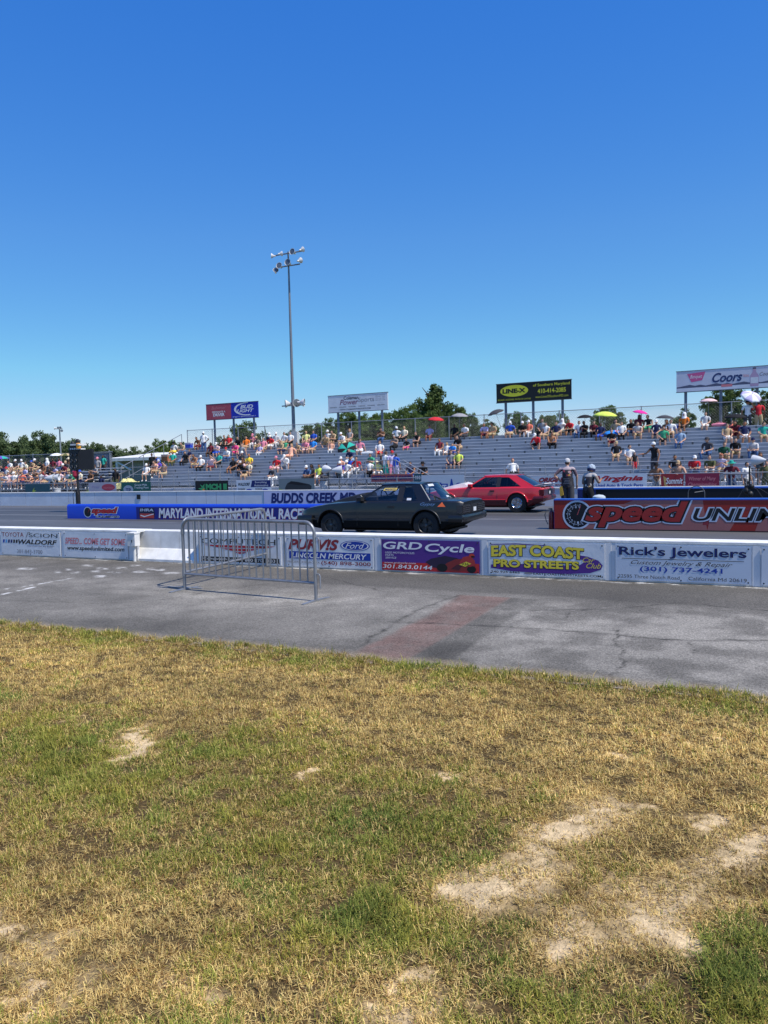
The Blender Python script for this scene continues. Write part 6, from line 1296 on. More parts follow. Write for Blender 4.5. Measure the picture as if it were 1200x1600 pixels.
C_(803, 722, 'back', 'white', 'black', hair='red', rz=.5)
# --- main stand, right
C_(938, 662, 'up', 'navy', 'blue', skin='dark', hair='black'); C_(962, 658, 'look', 'tan', 'pink', hair='black', head='hair'); C_(954, 674, 'fwd', 'black', 'maroon', hair='black'); C_(963, 695, 'up', 'black', 'khaki', head='cap', headc='khaki'); C_(983, 697, 'look', 'white', 'tan', hair='black'); C_(991.5, 708, 'stand', 'black', 'red', s=.62, head='hair', hair='brown', rz=.6, sleeve='n'); C_(1022, 693, 'reach', 'black', 'charcoal', head='cap', sleeve='n', skin='tanned', rz=-.6)
C_(995, 663, 'fwd', 'lightgrey', 'khaki', sleeve='n', hair='brown'); C_(999, 652.5, 'up', 'maroon', 'black', skin='dark', hair='black', head='hair'); C_(1013, 648.5, 'lookl', 'black', 'green', sleeve='n', hair='black', rz=-.3); C_(1025.5, 657, 'up', 'navy', 'navy', head='cap'); C_(1041.5, 660, 'up', 'brown', 'cream', sleeve='n', skin='tanned', hair='black', head='hair'); C_(1036.5, 671, 'look', 'green', 'black', hair='brown'); C_(1054.5, 712, 'up', 'black', 'black', hair='black', skin='tanned')
C_(1069, 644, 'up', 'orange', 'black', head='hood', skin='tanned', legs_='x') if False else C_(1069, 644, 'up', 'orange', 'black', head='hood', skin='tanned', legtype='short')
C_(1102.5, 644, 'up', 'lightgrey', 'white', hair='black', legtype='short'); C_(1063, 671, 'up', 'paledenim', 'denim', hair='brown', legtype='long'); C_(1144, 661, 'up', 'coral', 'pink', s=.85, hair='brown'); C_(1150.5, 661, 'fwd', 'maroon', 'maroon', skin='tanned', hair='black', head='hair'); C_(1163.5, 659, 'up', 'navy', 'white', skin='tanned', hair='black', s=1.06, legtype='short')
C_(1106, 690, 'lookl', 'charcoal', 'denim', head='cap', headc='charcoal', s=1.05); C_(1129, 691.5, 'fwd', 'darkgreen', 'khaki', hair='brown', s=1.03); C_(1149, 689, 'fwd', 'black', 'khaki', hair='black', s=1.03); C_(1110.5, 712, 'fwd', 'olive', 'lightgrey', hair='brown', s=1.02); C_(1127, 714, 'phone', 'lavender', 'tan', hair='red', head='hair', s=1.02, sleeve='n'); C_(1188, 709, 'up', 'black', 'charcoal', skin='tanned', hair='brown', head='hair')
for (x, y, po, sh2, lg, kw) in [(3, 729, 'fwd', 'navy', 'tan', {}), (10, 733.5, 'up', 'lightgrey', 'denim', dict(head='cap', headc='red')), (38, 733, 'lookl', 'lavender', 'navy', {}), (60, 733, 'phone', 'white', 'tan', dict(head='hat', headc='tan')), (66, 737, 'fwd', 'red', 'denim', {}), (89, 738, 'up', 'paledenim', 'tan', dict(head='hair', hair='blond')), (77, 733, 'look', 'black', 'navy', dict(skin='dark', hair='black')), (110, 738, 'fwd', 'green', 'khaki', {}), (34, 747, 'look', 'coral', 'navy', {}), (64, 748, 'up', 'lightgrey', 'denim', {}), (125, 742, 'up', 'cream', 'navy', dict(head='cap', headc='blue')), (140, 739, 'lookl', 'brown', 'black', {}),
        (283, 694, 'fwd', 'khaki', 'denim', {}), (296, 705, 'up', 'navy', 'tan', dict(s=.8)), (342, 710, 'up', 'teal', 'black', {}), (352, 700, 'fwd', 'white', 'denim', dict(head='cap', headc='red')), (371, 683, 'look', 'black', 'khaki', {}), (406, 695, 'up', 'lavender', 'white', dict(s=.8, hair='blond')), (438, 690, 'fwd', 'khaki', 'navy', {}), (562, 690, 'look', 'pink', 'white', dict(head='hair')), (579, 712, 'phone', 'green', 'black', {}),
        (519, 672, 'fwd', 'tan', 'black', {}), (556, 715, 'look', 'red', 'white', {}), (797, 662, 'look', 'blue', 'tan', dict(head='cap')), (869, 661, 'up', 'navy', 'khaki', {}), (905, 660, 'look', 'white', 'denim', {}), (925, 661, 'fwd', 'maroon', 'black', dict(hair='black')), (971, 660, 'up', 'white', 'black', dict(hair='black')), (986, 660, 'fwd', 'black', 'denim', dict(hair='black', skin='tanned')), (1048, 661, 'look', 'white', 'tan', {}), (1083, 714, 'fwd', 'red', 'denim', dict(head='cap')), (1136, 664, 'up', 'tan', 'white', {}), (1175, 690, 'fwd', 'lightgrey', 'denim', dict(head='cap', headc='navy')), (1193, 664, 'look', 'teal', 'khaki', {})]: C_(x, y, po, sh2, lg, **kw)
# standing on the rear walkway under the white umbrella
GW = 'people standing at the rails'
walker(1168.5, 615, row_y(12)+.55, 3.05, 'raise', 'white', 'charcoal', 'man in white shirt and dark hat holding a white umbrella on the top walkway', head='hat', headc='black', skin='tanned', s=1.04, legtype='long', group=GW)
walker(1185.5, 624, row_y(12)+.55, 3.05, 'hip', 'red', 'khaki', 'man in red shirt and khaki trousers standing with his back turned on the top walkway', hair='black', skin='dark', s=1.02, rz=3.1, legtype='long', group=GW)
# standing and leaning along the fence
walker(1026, 731, 33.5, -.02, 'lean', 'bare', 'lightgrey', 'bare-chested man in black hat leaning on the fence left of the Summit banner', head='hat', headc='black', skin='tanned', s=.93, group=GW)
walker(1060, 725, 33.5, 0, 'lean', 'bare', 'lightgrey', 'bare-chested man in tan cap leaning on the fence above the Summit banner', head='cap', headc='tan', skin='light', s=.96, group=GW)
walker(1143, 728, 33.5, 0, 'lean', 'maroon', 'denim', 'person in maroon shirt and teal hat leaning on the far right steel barrier', head='hat', headc='teal', s=.93, group=GW)
walker(1166.5, 733, 34.2, 0, 'stand', 'white', 'charcoal', 'dark-haired person in white shirt standing behind the far right barrier', hair='black', s=.88, rz=.8, group=GW)
walker(1197.5, 731, 34.4, 0, 'stand', 'olive', 'olive', 'person in olive camouflage clothing at the right edge below the loudspeaker', hair='brown', s=.9, group=GW)
walker(180, 729, 38.0, .25, 'stand', 'black', 'olive', 'man in black with olive trousers standing left of the yellow canopy', skin='dark', hair='black', s=1.0, legtype='long', group=GW)
walker(152.5, 723, 43.5, 1.15, 'stand', 'grey', 'black', 'person in grey with pink cap standing in front of the grey sign board', head='cap', headc='pink', s=1.0, group=GW)
walker(161.5, 719.5, 44.0, 1.4, 'stand', 'teal', 'charcoal', 'person in teal standing in front of the grey sign board', hair='black', skin='dark', s=.95, group=GW)
walker(158, 743, 38.5, .1, 'stand', 'navy', 'navy', 'person in navy standing below the grey sign board by the fence', hair='black', skin='dark', s=.82, group=GW)

# --- the two crew people at the start line, seen from behind
def printed_shirt(name, base, top, z0, z1, accents):
    """dark racing shirt with a printed back and a paler colour over the shoulders"""
    m = bpy.data.materials.new(name); m.use_nodes = True; t = m.node_tree; b = t.nodes['Principled BSDF']; b.inputs['Roughness'].default_value = .8
    tc = t.nodes.new('ShaderNodeTexCoord'); sp = t.nodes.new('ShaderNodeSeparateXYZ'); t.links.new(tc.outputs['Object'], sp.inputs[0])
    def ramp_z(a, b_, src='Z'):
        mr = t.nodes.new('ShaderNodeMapRange'); mr.inputs['From Min'].default_value = a; mr.inputs['From Max'].default_value = b_; t.links.new(sp.outputs[src], mr.inputs['Value']); return mr.outputs[0]
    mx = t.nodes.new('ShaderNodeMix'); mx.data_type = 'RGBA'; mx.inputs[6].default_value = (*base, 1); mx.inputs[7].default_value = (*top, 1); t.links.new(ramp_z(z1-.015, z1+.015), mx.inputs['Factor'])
    vo = t.nodes.new('ShaderNodeTexVoronoi'); vo.inputs['Scale'].default_value = 16; t.links.new(tc.outputs['Object'], vo.inputs['Vector'])
    r = t.nodes.new('ShaderNodeValToRGB'); r.color_ramp.interpolation = 'CONSTANT'; e = r.color_ramp.elements; e[0].color = (*base, 1); e[1].position = .62; e[1].color = (*accents[0], 1)
    for p, c in zip((.72, .82, .92), accents[1:]): q = e.new(p); q.color = (*c, 1)
    t.links.new(vo.outputs['Color'], r.inputs[0])
    g1 = ramp_z(z0-.01, z0+.01); g2 = ramp_z(z1+.0, z1-.02); gx = ramp_z(-.16, -.13, 'X'); gx2 = ramp_z(.16, .13, 'X')
    f = None
    for g in (g1, g2, gx, gx2):
        if f is None: f = g
        else:
            mm = t.nodes.new('ShaderNodeMath'); mm.operation = 'MULTIPLY'; t.links.new(f, mm.inputs[0]); t.links.new(g, mm.inputs[1]); f = mm.outputs[0]
    m2 = t.nodes.new('ShaderNodeMix'); m2.data_type = 'RGBA'; t.links.new(f, m2.inputs['Factor']); t.links.new(mx.outputs[2], m2.inputs[6]); t.links.new(r.outputs[0], m2.inputs[7]); t.links.new(m2.outputs[2], b.inputs['Base Color']); return m
POSE['crew'] = body_mesh('body_crew', J_stand(((.42, .12, 1.20), (-.30, -.03, 1.16)), ((.22, .02, 1.0), (-.28, -.1, .90)), turn=-.55, lean=-.02), sleeve=.75, sub=2, fat=1.45)
pm = onY(885, 730, 27.0)
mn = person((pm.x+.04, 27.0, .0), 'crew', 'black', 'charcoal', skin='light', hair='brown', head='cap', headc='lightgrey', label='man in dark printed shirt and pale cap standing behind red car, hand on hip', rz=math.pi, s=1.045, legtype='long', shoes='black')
mn.material_slots[0].material = printed_shirt('racing_shirt', (.02, .02, .028), (.42, .34, .36), 1.18, 1.39, [(.4, .06, .08), (.45, .3, .3), (.55, .28, .05), (.12, .12, .16)]); mn.material_slots[1].material = cloth('taupe') if False else mat('sleeve_pink', (.15, .10, .12), .85)  # pale shoulders are sunlight painted into the black shirt's colour
for i in range(4):
    m = MB(); m.box(-.11+.012*(i % 2), .10-.02*(i % 3), .178, .186, .93+.05*i, .945+.05*i); m.build('shirt_lettering', mat('print_shirt_grey', (.2, .21, .25), .7), mn, smooth=False)
m = MB(); m.loft([[(rx*math.cos(a_), .01+ry*math.sin(a_), z) for a_ in np.linspace(0, 2*math.pi, 21)[:-1]] for z, rx, ry in ((.80, .225, .165), (.9, .215, .16), (1.02, .20, .15), (1.12, .19, .14))]); m.build('shirt_tail', mat('shirt_dark', (.02, .02, .028), .85), mn, angle=60)
m = MB()
for s_ in (-1, 1): m.loft([[(s_*.105+rx*math.cos(a_), .01+ry*math.sin(a_), z) for a_ in np.linspace(0, 2*math.pi, 17)[:-1]] for z, rx, ry in ((.42, .115, .12), (.6, .12, .125), (.84, .115, .14))])
m.build('baggy_shorts', cloth('charcoal'), mn, angle=60)
m = MB(); m.prism([(.10, .55), (.22, .5), (.235, .80), (.15, .86)], lambda x, z: (x, .185, z), lambda x, z: (x, .15, z)); m.build('yellow_towel', mat('towel_yellow', (.6, .38, .05), .9), mn)
POSE['crew2'] = body_mesh('body_crouching', J_stand(((.32, -.12, 1.12), (-.34, -.1, 1.16)), ((.24, -.36, 1.18), (-.2, -.36, 1.25)), lean=.14, nod=.2, turn=.2), sleeve=.85, sub=2, fat=1.3)
pm2 = onY(920.5, 736, 23.8)
m2_ = person((pm2.x, 23.8-.12, .0), 'crew2', 'black', 'black', skin='tanned', hair='black', label='crew person with pale patterned cap and white-yellow racing shirt bending behind the red divider wall', rz=math.pi-.5, s=.93, legtype='long', shoes='black')
m2_.material_slots[0].material = printed_shirt('crew_shirt', (.025, .025, .035), (.42, .40, .39), 1.02, 1.36, [(.6, .58, .56), (.55, .36, .14), (.5, .1, .1), (.6, .6, .6)]); m2_.material_slots[1].material = cloth('taupe')
H = POSE['crew2'][1]
m = MB(); m.lathe([(.112, -.06), (.125, .0), (.122, .07), (.09, .13), (.04, .155), (0, .158)], Matrix.Diagonal((1, 1.15, 1, 1)), 18); o = m.build('bandana_cap', mat('cap_pattern', (.35, .42, .5), .7, var=.9, scale=16), m2_); o.matrix_local = H
m = MB(); m.lathe([(.124, -.07), (.13, -.03), (.127, .0)], Matrix.Diagonal((1, 1.15, 1, 1)), 18); o = m.build('cap_band', cloth('navy'), m2_); o.matrix_local = H

# ================================================================== CARS
GLASS = glass_mat('car_glass', (.80, .87, .87), .07); GLASSD = glass_mat('car_glass_dark', (.30, .33, .35), .05)
RUB = mat('tyre_rubber', (.018, .018, .019), .85, var=.2, scale=12); TRIM = mat('black_trim', (.014, .014, .016), .5); CHROME = mat('chrome', (.6, .62, .65), .12, 1.0, var=.03); CABIN = mat('cabin_dark', (.022, .018, .02), .8)
def car(label, rear, pal, hatch):
    body_m, lower_m, hood_m, glass = pal
    # local axes: x forward, y left, origin on the ground under the rear axle; turned half round so the car points left
    t = thing('race_car', label, 'car', (rear.x, rear.y+.83, .006), math.pi)
    WB = 2.553
    def half(x): return float(np.interp(x, [-1.02, -.9, -.6, 0, 1, 2.4, 3.0, 3.3, 3.45, 3.5], [.74, .80, .845, .86, .865, .86, .83, .78, .70, .60]))
    if hatch: zt = lambda x: float(np.interp(x, [-1.02, -.92, -.6, 0, 1.9, 2.6, 3.2, 3.42, 3.5], [.84, .875, .89, .89, .885, .83, .735, .67, .60]))
    else: zt = lambda x: float(np.interp(x, [-1.02, -.92, -.5, 0, 1.9, 2.6, 3.2, 3.42, 3.5], [.86, .895, .90, .895, .885, .83, .735, .67, .60]))
    zb = lambda x: float(np.interp(x, [-1.02, -.7, -.4, 2.9, 3.2, 3.5], [.40, .33, .20, .20, .24, .34]))
    xs = np.unique(np.concatenate([np.linspace(-1.02, 3.5, 60), [-1.0, -.98, 3.46, 3.48]]))
    rings = []
    for x in xs:
        w_, z1, z0 = half(x), zt(x), zb(x); mid = .42
        cr = .035 if x > 1.9 else .02
        sec = [(0, z0), (w_*.82, z0), (w_-.03, z0+.05), (w_-.006, .36), (w_, .415), (w_+.012, .425), (w_+.012, .455), (w_, .465), (w_+.002, z1-.26), (w_-.006, z1-.13), (w_-.022, z1-.035), (w_-.048, z1-.006), (w_-.10, z1+.004), (w_*.5, z1+cr*.75), (0, z1+cr)]
        sec = [(y, max(z, z0) if z < .5 else z) for y, z in sec]
        rings.append([(x, y, z) for y, z in sec]+[(x, -y, z) for y, z in sec[-2:0:-1]])
    m = MB(); m.loft(rings); bo = m.build('body', [body_m, lower_m, TRIM], t, angle=28)
    for p in bo.data.polygons:
        c = p.center
        if c.z < .42: p.material_index = 1
        elif .424 < c.z < .456 and abs(p.normal.y) > .8: p.material_index = 2
    # wheel arches cut out of the body
    cb = MB()
    for xw, rr in ((0, .375), (WB, .36)):
        for s in (1, -1): cb.lathe([(0, -.2), (rr, -.2), (rr, .2), (0, .2)], Matrix.Translation((xw, s*.80, .325)) @ Matrix.Rotation(math.radians(90), 4, 'X'), 36)
    co = cb.build('cut', TRIM, t); bpy.context.view_layer.update()
    bl = bo.modifiers.new('arch', 'BOOLEAN'); bl.operation = 'DIFFERENCE'; bl.object = co; bl.solver = 'EXACT'
    try: bl.material_mode = 'TRANSFER'
    except Exception: pass
    bpy.context.view_layer.update(); nm = bpy.data.meshes.new_from_object(bo.evaluated_get(bpy.context.evaluated_depsgraph_get()))
    bo.modifiers.clear(); bo.data = nm; bpy.data.objects.remove(co)
    nm.polygons.foreach_set('use_smooth', [True]*len(nm.polygons)); nm.set_sharp_from_angle(angle=math.radians(28))
    for xw, rr in ((0, .385), (WB, .37)):
        for s in (1, -1):
            m = MB(); pts = [(xw+rr*math.cos(a), s*(half(xw)+.002), .325+rr*math.sin(a)) for a in np.linspace(.12, math.pi-.12, 20)]
            m.tube(pts, .022 if not hatch else .028, 8); m.build('arch_lip', body_m, t, angle=60)
    # greenhouse: y falls inwards with height
    yz = lambda z: .80-(z-.885)/.40*.215
    def side(name, poly, mm, s, out=.0, th=.03):
        m = MB(); m.prism(poly, lambda x, z: (x, s*(yz(z)+out), z), lambda x, z: (x, s*(yz(z)+out-th), z)); return m.build(name, mm, t, angle=30)
    def sheet(name, poly, mm, s):
        m = MB(); P = [(x, s*(yz(z)-.014), z) for x, z in poly]; m.add(P if s > 0 else P[::-1], [tuple(range(len(P)))]); return m.build(name, mm, t, smooth=False, fixn=False)
    zr = 1.285
    if hatch:
        A0, A1, C1, C0 = (1.86, .88), (1.22, 1.27), (.10, 1.275), (-.62, .885)
        q_glass = [(.62, .895), (.62, 1.235), (.33, 1.225), (-.14, .905)]
        cpil = [(-.62, .885), (.70, .875), (.70, .895), (-.14, .905), (.33, 1.225), (.62, 1.235), (.62, 1.275), (.10, 1.278)]
    else:
        A0, A1, C1, C0 = (1.86, .88), (1.22, 1.27), (.22, 1.275), (-.10, .885)
        q_glass = [(.62, .895), (.62, 1.235), (.42, 1.23), (.22, .905)]
        cpil = [(-.10, .885), (.70, .875), (.70, .895), (.22, .905), (.42, 1.23), (.62, 1.235), (.62, 1.275), (.22, 1.278)]
    for s in (1, -1):
        side('pillar', [(1.88, .875), A1, (1.16, 1.262), (1.76, .895)], body_m, s); side('roof_rail', [A1, (.62, 1.288), (.62, 1.245), (1.16, 1.238)], body_m, s)
        sheet('door_glass', [(1.77, .89), (1.17, 1.242), (.74, 1.247), (.74, .89)], glass, s); side('pillar', [(.76, .885), (.75, 1.25), (.60, 1.25), (.62, .885)], TRIM, s, -.004)
        sheet('quarter_glass', q_glass, glass, s); side('rear_pillar', cpil, body_m, s)
        side('window_trim', [(1.84, .872), (1.80, .897), (.60, .897), (.60, .872)], TRIM, s, .004, .02)
    yr = yz(zr)-.004
    m = MB(); rings = []
    for x in np.linspace(A1[0]+.03, C1[0]-.02, 9):
        u = (x-C1[0])/(A1[0]-C1[0]); zc = zr+.012*math.sin(math.pi*min(1, max(0, u)))
        top = [(yr*math.cos(a)*1.0, zc+.035*math.sin(a)) for a in np.linspace(0, math.pi, 13)]
        rings.append([(x, y, z) for y, z in top]+[(x, -yr*.96, zc-.03), (x, yr*.96, zc-.03)])
    m.loft(rings); m.build('roof', body_m, t, angle=40)
    def screen(name, x0, z0, y0, x1, z1, y1, bow, mm):
        m = MB(); rings = []
        for u in np.linspace(0, 1, 6):
            z = z0+(z1-z0)*u; x = x0+(x1-x0)*u; y = y0+(y1-y0)*u; rings.append([(x+bow*(1-v*v), v*y, z+.012*(1-v*v)) for v in np.linspace(-1, 1, 11)])
        m.loft(rings, closed=False, caps=False); return m.build(name, mm, t, angle=60)
    screen('windscreen', 1.86, .885, .76, 1.225, 1.285, .565, .10, glass)
    rg = screen('rear_screen', C0[0]+.01, .905, .70, C1[0]-.02, 1.295, .545, -.10 if not hatch else -.06, glass)
    # pale weather strip along the rear screen edge
    for s in (1, -1):
        m = MB(); m.tube([(C0[0]+.02, s*.735, .905), (C1[0], s*.57, 1.28)], .013, 6); m.build('screen_trim', mat('strip_pale', (.4, .41, .4), .4) if not hatch else body_m, t)
    # interior: floor, dashboard, seats, wheel, roll cage
    m = MB(); m.box(-.5, 1.85, -.68, .68, .905, .915); m.build('floor', CABIN, t, smooth=False)
    m = MB(); m.box(1.35, 1.75, -.66, .66, .90, .985); m.build('dashboard', CABIN, t, smooth=False)
    for s in (1, -1):
        m = MB(); m.loft([[(x, s*.36+y, z) for x, y in ((.55-.12*(z-.9), -.22*w_), (.70-.12*(z-.9), -.24*w_), (.70-.12*(z-.9), .24*w_), (.55-.12*(z-.9), .22*w_))] for z, w_ in ((.90, 1), (1.02, .95), (1.10, .7), (1.13, .5), (1.21, .45))]); m.build('seat', CABIN, t, angle=50)
    m = MB(); m.tube([(1.28+.04*math.sin(a), .36+.17*math.cos(a), .99+.15*math.sin(a)) for a in np.linspace(0, 2*math.pi, 25)], .014, 6, cap=False); m.tube([(1.28, .20, .99), (1.28, .52, .99)], .012, 6); m.tube([(1.28, .36, .99), (1.5, .36, .93)], .02, 6); m.build('steering_wheel', TRIM, t)
    m = MB()
    for s in (1, -1): m.tube([(.45, s*.52, .9), (.42, s*.50, 1.2), (.42, s*.42, 1.255)], .02, 8); m.tube([(.42, s*.48, 1.22), (-.25, s*.45, .92)], .02, 8)
    m.tube([(.42, -.42, 1.255), (.42, .42, 1.255)], .02, 8); m.tube([(.45, -.5, .92), (.42, .44, 1.24)], .02, 8); m.build('roll_cage', mat('cage_grey', (.2, .2, .21), .4) if hatch else TRIM, t)
    # wheels
    for xw, r, wd, rim in ((0, .325 if not hatch else .335, .27, .19), (WB, .30, .15, .18)):
        for s in (1, -1):
            yc = s*(half(xw)-wd/2-.01); M = Matrix.Translation((xw, yc, r)) @ Matrix.Rotation(math.radians(-90*s), 4, 'X')
            wh = bpy.data.objects.new('wheel', None); link(wh); wh.parent = t; wh.location = (xw, yc, r)
            M = Matrix.Rotation(math.radians(-90*s), 4, 'X')
            m = MB(); m.lathe([(rim, -wd/2), (r*.93, -wd/2), (r, -wd*.36), (r, wd*.36), (r*.93, wd/2), (rim+.012, wd/2), (rim, wd*.40)], M, 40); m.build('tyre', RUB, wh, angle=40)
            rm = CHROME if hatch else TRIM
            m = MB(); m.lathe([(rim+.004, wd*.47), (rim-.006, wd*.5), (rim-.02, wd*.44), (rim-.03, wd*.15), (.05, wd*.12), (0, wd*.12)], M, 32); m.build('rim', rm if hatch else mat('rim_black', (.03, .03, .032), .4), wh, angle=30)
            m = MB()
            for k in range(5):
                a = 2*math.pi*k/5; ca, sa = math.cos(a), math.sin(a); P = [(.03, -.03), (rim-.03, -.045), (rim-.02, .045), (.03, .03)]
                m.prism([(p*ca-q*sa, p*sa+q*ca) for p, q in P], lambda x, y: tuple(M @ Vector((x, y, wd*.30))), lambda x, y: tuple(M @ Vector((x, y, wd*.14))))
            m.build('spokes', rm if hatch else mat('rim_black', (.03, .03, .032), .4), wh, smooth=False)
            m = MB(); m.lathe([(.045, wd*.14), (.045, wd*.42), (.03, wd*.48), (0, wd*.48)], M, 14); m.build('hub', CHROME if hatch else mat('hub_grey', (.1, .1, .1), .4, .6), wh)
    # bumpers
    def bumper(name, xe, sgn, z0, z1, mm):
        m = MB(); rings = []
        for u in np.linspace(-1, 1, 25):
            a = abs(u); 
            if a > .82: x = xe-sgn*(a-.82)/.18*.42; y = math.copysign(.855+.01*(1-a), u)
            else: x = xe-sgn*.07*(a/.82)**4; y = u/.82*.83
            nx, ny_ = (sgn, 0) if a < .75 else ((sgn*.7, math.copysign(.7, u)) if a < .86 else (0, math.copysign(1, u)))
            rings.append([(x+nx*d, y+ny_*d, z) for d, z in ((-.05, z0), (.02, z0+.01), (.045, z0+.05), (.045, z1-.05), (.02, z1-.008), (-.05, z1))])
        m.loft(rings); return m.build(name, mm, t, angle=40)
    bumper('rear_bumper', -1.06, -1, .40, .575, lower_m if hatch else body_m); bumper('front_bumper', 3.49, 1, .30, .55, lower_m if hatch else body_m)
    m = MB(); m.box(-1.10, -1.04, -.84, .84, .475, .495); m.build('bumper_strip', TRIM, t, smooth=False)
    # tail lamps and plate
    LR = mat('tail_red', (.12, .012, .015), .2, coat=.4) if hatch else mat('tail_smoke', (.03, .03, .034), .22, coat=.3)
    for s in (1, -1):
        m = MB(); m.box(-1.045, -1.0, s*.24 if s > 0 else -.79, .79 if s > 0 else s*.24, .60, .80); lamp = m.build('tail_lamp', LR, t, smooth=False)
        for k in range(4):
            m = MB(); m.box(-1.056, -1.043, s*.25 if s > 0 else -.78, .78 if s > 0 else s*.25, .625+.045*k, .638+.045*k); m.build('louvre', mat('louvre_grey', (.035, .035, .04), .5), lamp, smooth=False)
        m = MB(); m.box(-1.03, -.86, s*.775 if s > 0 else -.812, .812 if s > 0 else s*.775, .61, .79); m.build('corner_lamp', LR, t, smooth=False)
    m = MB(); m.box(-1.05, -1.0, -.22, .22, .60, .80); m.build('plate_recess', TRIM, t, smooth=False)
    m = MB(); m.box(-1.056, -1.05, -.12, .07, .625, .72); m.build('licence_plate', BANW, t, smooth=False)
    for s in (1, -1):
        m = MB(); m.box(3.36, 3.50, s*.42 if s > 0 else -.66, .66 if s > 0 else s*.42, .575, .665); m.build('headlight', mat('headlight_glass', (.35, .37, .4), .1, .3), t, smooth=False)
    # doors, handles, mirrors
    for s in (1, -1):
        yd = lambda x: s*(half(x)+.004)
        for xx in (1.80, .70):
            m = MB(); m.tube([(xx, s*(half(xx)+.001), .30), (xx, s*(half(xx)+.003), .60), (xx-.005, s*(half(xx)-.012), .76), (xx-.01, s*(half(xx)-.04), .85)], .005, 6); m.build('door_seam', TRIM, t)
        m = MB(); m.box(.80, .96, yd(.9)-.012, yd(.9)+.012, .735, .785); m.build('door_handle', TRIM, t, smooth=False)
        m = MB(); m.loft([[(1.62+dx, s*(.80+y), .90+z) for y, z in ((0, 0), (.17, .01), (.18, .09), (.14, .115), (0, .09))] for dx in (0, .06, .12)]); m.build('door_mirror', TRIM if not hatch else body_m, t, angle=50)
    if not hatch:
        # tall cowl scoop on the bonnet
        m = MB(); rings = []
        for x, h, w_ in ((3.0, .0, .22), (2.85, .03, .25), (2.4, .10, .30), (1.95, .155, .33), (1.83, .16, .33)):
            z0 = zt(x); rings.append([(x, -w_-.04, z0-.01), (x, -w_, z0+h*.8+.02), (x, -w_*.8, z0+h+.03), (x, 0, z0+h+.04), (x, w_*.8, z0+h+.03), (x, w_, z0+h*.8+.02), (x, w_+.04, z0-.01)])
        m.loft(rings); m.build('bonnet_scoop', hood_m, t, angle=40)
        m = MB(); m.tube([(1.83, .355, .9), (1.95, .345, 1.02)], .008, 6); m.build('scoop_edge', mat('edge_pale', (.5, .5, .48), .5), t)
        # window stickers and side lettering
        def sidetxt(s_, x0, z0, x1, z1, mm, out, bold=.0, shear=0):
            v, f = glyphs(s_, bold, shear); mn_, mx_ = v.min(0), v.max(0); m = MB()
            P = [(x0+(p[0]-mn_[0])/(mx_[0]-mn_[0])*(x1-x0), z0+(p[1]-mn_[1])/(mx_[1]-mn_[1])*(z1-z0)) for p in v]; m.add([(x, out(x, z), z) for x, z in P], f); return m.build('lettering', mm, t, smooth=False, fixn=False)
        STK = paint('sticker_yellow', (.75, .55, .12))
        g_out = lambda x, z: yz(z)-.009
        st_ = side('window_sticker', [(1.17, 1.145), (1.14, 1.205), (.80, 1.205), (.83, 1.145)], STK, 1, -.008, .004)
        sidetxt('MG/GCO', 1.12, 1.155, .84, 1.192, NAVY, lambda x, z: yz(z)-.005, .03)
        side('window_sticker', [(.50, .915), (.50, .965), (.39, .965), (.39, .915)], BANW, 1, -.008, .004)
        sidetxt('Gypsy', .12, .775, -.26, .86, paint('fade_blue', (.12, .22, .42)), lambda x, z: half(x)+.008-float(np.interp(z, [.76, .855, .885], [.003, .022, .046])), .0, .3)
        m = MB(); m.add([(x, half(x)+.010-float(np.interp(z, [.76, .855, .885], [.003, .022, .046])), z) for x, z in ((-.31, .765), (-.54, .765), (-.45, .847), (-.425, .87), (-.40, .847))], [(0, 1, 2, 4), (2, 3, 4)]); m.build('warning_triangle', paint('triangle_orange', (.85, .16, .05)), t, smooth=False, fixn=False)
        for (v0, v1, u0, u1) in ((.25, .68, .80, .93), (-.55, -.20, .06, .16), (-.75, -.62, .04, .12)):
            m = MB(); P = []
            for v, u in ((v0, u0), (v1, u0), (v1, u1), (v0, u1)):
                x = C0[0]+.01+(C1[0]-.03-C0[0])*u; y = .70+(.545-.70)*u; P.append((x-.10*(1-v*v)-.006, v*y, .905+.39*u+.012*(1-v*v)+.006))
            m.add(P, [(0, 1, 2, 3)]); m.build('screen_sticker', BANW, t, smooth=False, fixn=False)
    else:
        # white bonnet scoop, pale rear spoiler and a painted sun reflection on the hatch
        m = MB(); rings = []
        for x, h, w_ in ((3.3, 0, .5), (2.9, .06, .52), (2.4, .12, .50), (2.05, .15, .46), (1.92, .02, .46)):
            z0 = zt(x); rings.append([(x, -w_-.05, z0-.01), (x, -w_, z0+h*.75+.03), (x, 0, z0+h+.045), (x, w_, z0+h*.75+.03), (x, w_+.05, z0-.01)])
        m.loft(rings); m.build('bonnet_scoop', hood_m, t, angle=40)
        m = MB(); rings = []
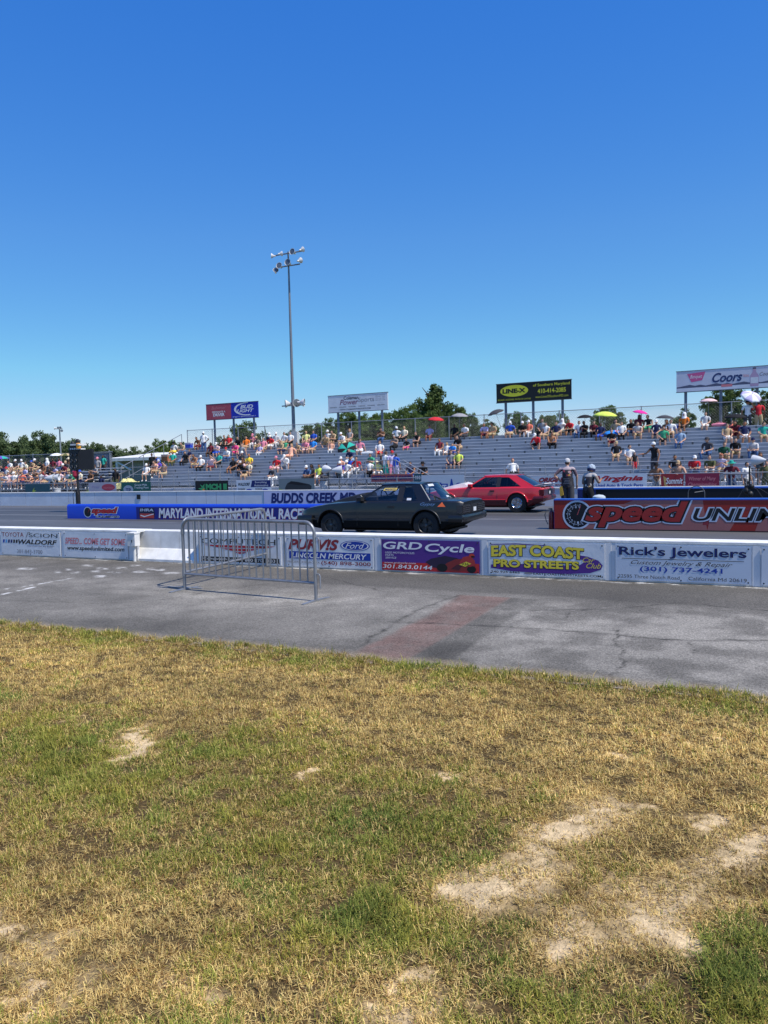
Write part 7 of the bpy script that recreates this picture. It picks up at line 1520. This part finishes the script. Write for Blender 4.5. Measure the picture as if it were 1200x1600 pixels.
        for y in np.linspace(-.76, .76, 13):
            d = .05*(abs(y)/.76)**3; rings.append([(-.66+d, y, .93), (-.88, y, .985), (-1.10+d, y, 1.01), (-1.12+d, y, .985), (-.9, y, .955), (-.7, y, .92)])
        m.loft(rings); m.build('spoiler', hood_m, t, angle=40)
        m = MB(); m.add([(-.52, -.66, .915), (-.52, .66, .915), (-1.04, .70, .955), (-1.04, -.70, .955), (-.52, -.66, .89), (-.52, .66, .89), (-1.04, .70, .90), (-1.04, -.70, .90)], [(0, 1, 2, 3), (7, 6, 5, 4), (0, 4, 5, 1), (1, 5, 6, 2), (2, 6, 7, 3), (3, 7, 4, 0)]); m.build('hatch_lip', hood_m, t, smooth=False)  # pale slab added as the sun's reflection off the flat red deck
        m = MB(); m.tube([(-.4, .35, .26), (-.95, .35, .26)], .035, 10); m.build('exhaust_pipe', CHROME, t)
    m = MB(); m.box(-.55, 2.3, -.62, .62, .17, .22); m.tube([(0, -.7, .32), (0, .7, .32)], .06, 10); m.tube([(WB, -.7, .30), (WB, .7, .30)], .04, 8); m.build('underbody', TRIM, t, smooth=False)
    # pull the tail in to the photograph's shorter overhang
    f = .84 if hatch else .80
    for ch in t.children:
        if ch.type == 'MESH' and not ch.name.startswith('wheel'):
            for c_ in [ch]+list(ch.children):
                for v_ in c_.data.vertices:
                    if v_.co.x < -.40: v_.co.x = -.40+(v_.co.x+.40)*f
                c_.data.update()
    return t
PB = mat('charcoal_paint', (.0075, .008, .009), .38, var=.15, scale=1.2, coat=.4)
PB2 = mat('charcoal_lower', (.004, .0045, .005), .7, var=.12, spec=.2)
car('dark charcoal two-door notchback drag car with bonnet scoop and yellow window sticker', Vector((-6.93, 16.60, 0)), (PB, PB2, mat('matt_black', (.012, .012, .013), .6), GLASS), False)
PR = mat('red_paint', (.62, .022, .034), .25, var=.06, scale=1.0, coat=.6)
PR2 = mat('red_lower', (.10, .006, .012), .35, var=.1, coat=.2)
car('bright red hatchback drag car with white bonnet scoop and pale rear spoiler', Vector((-7.4035, 25.97, 0)), (PR, PR2, mat('pearl_white_and_glint', (.68, .62, .63), .35, coat=.3), GLASSD), True)
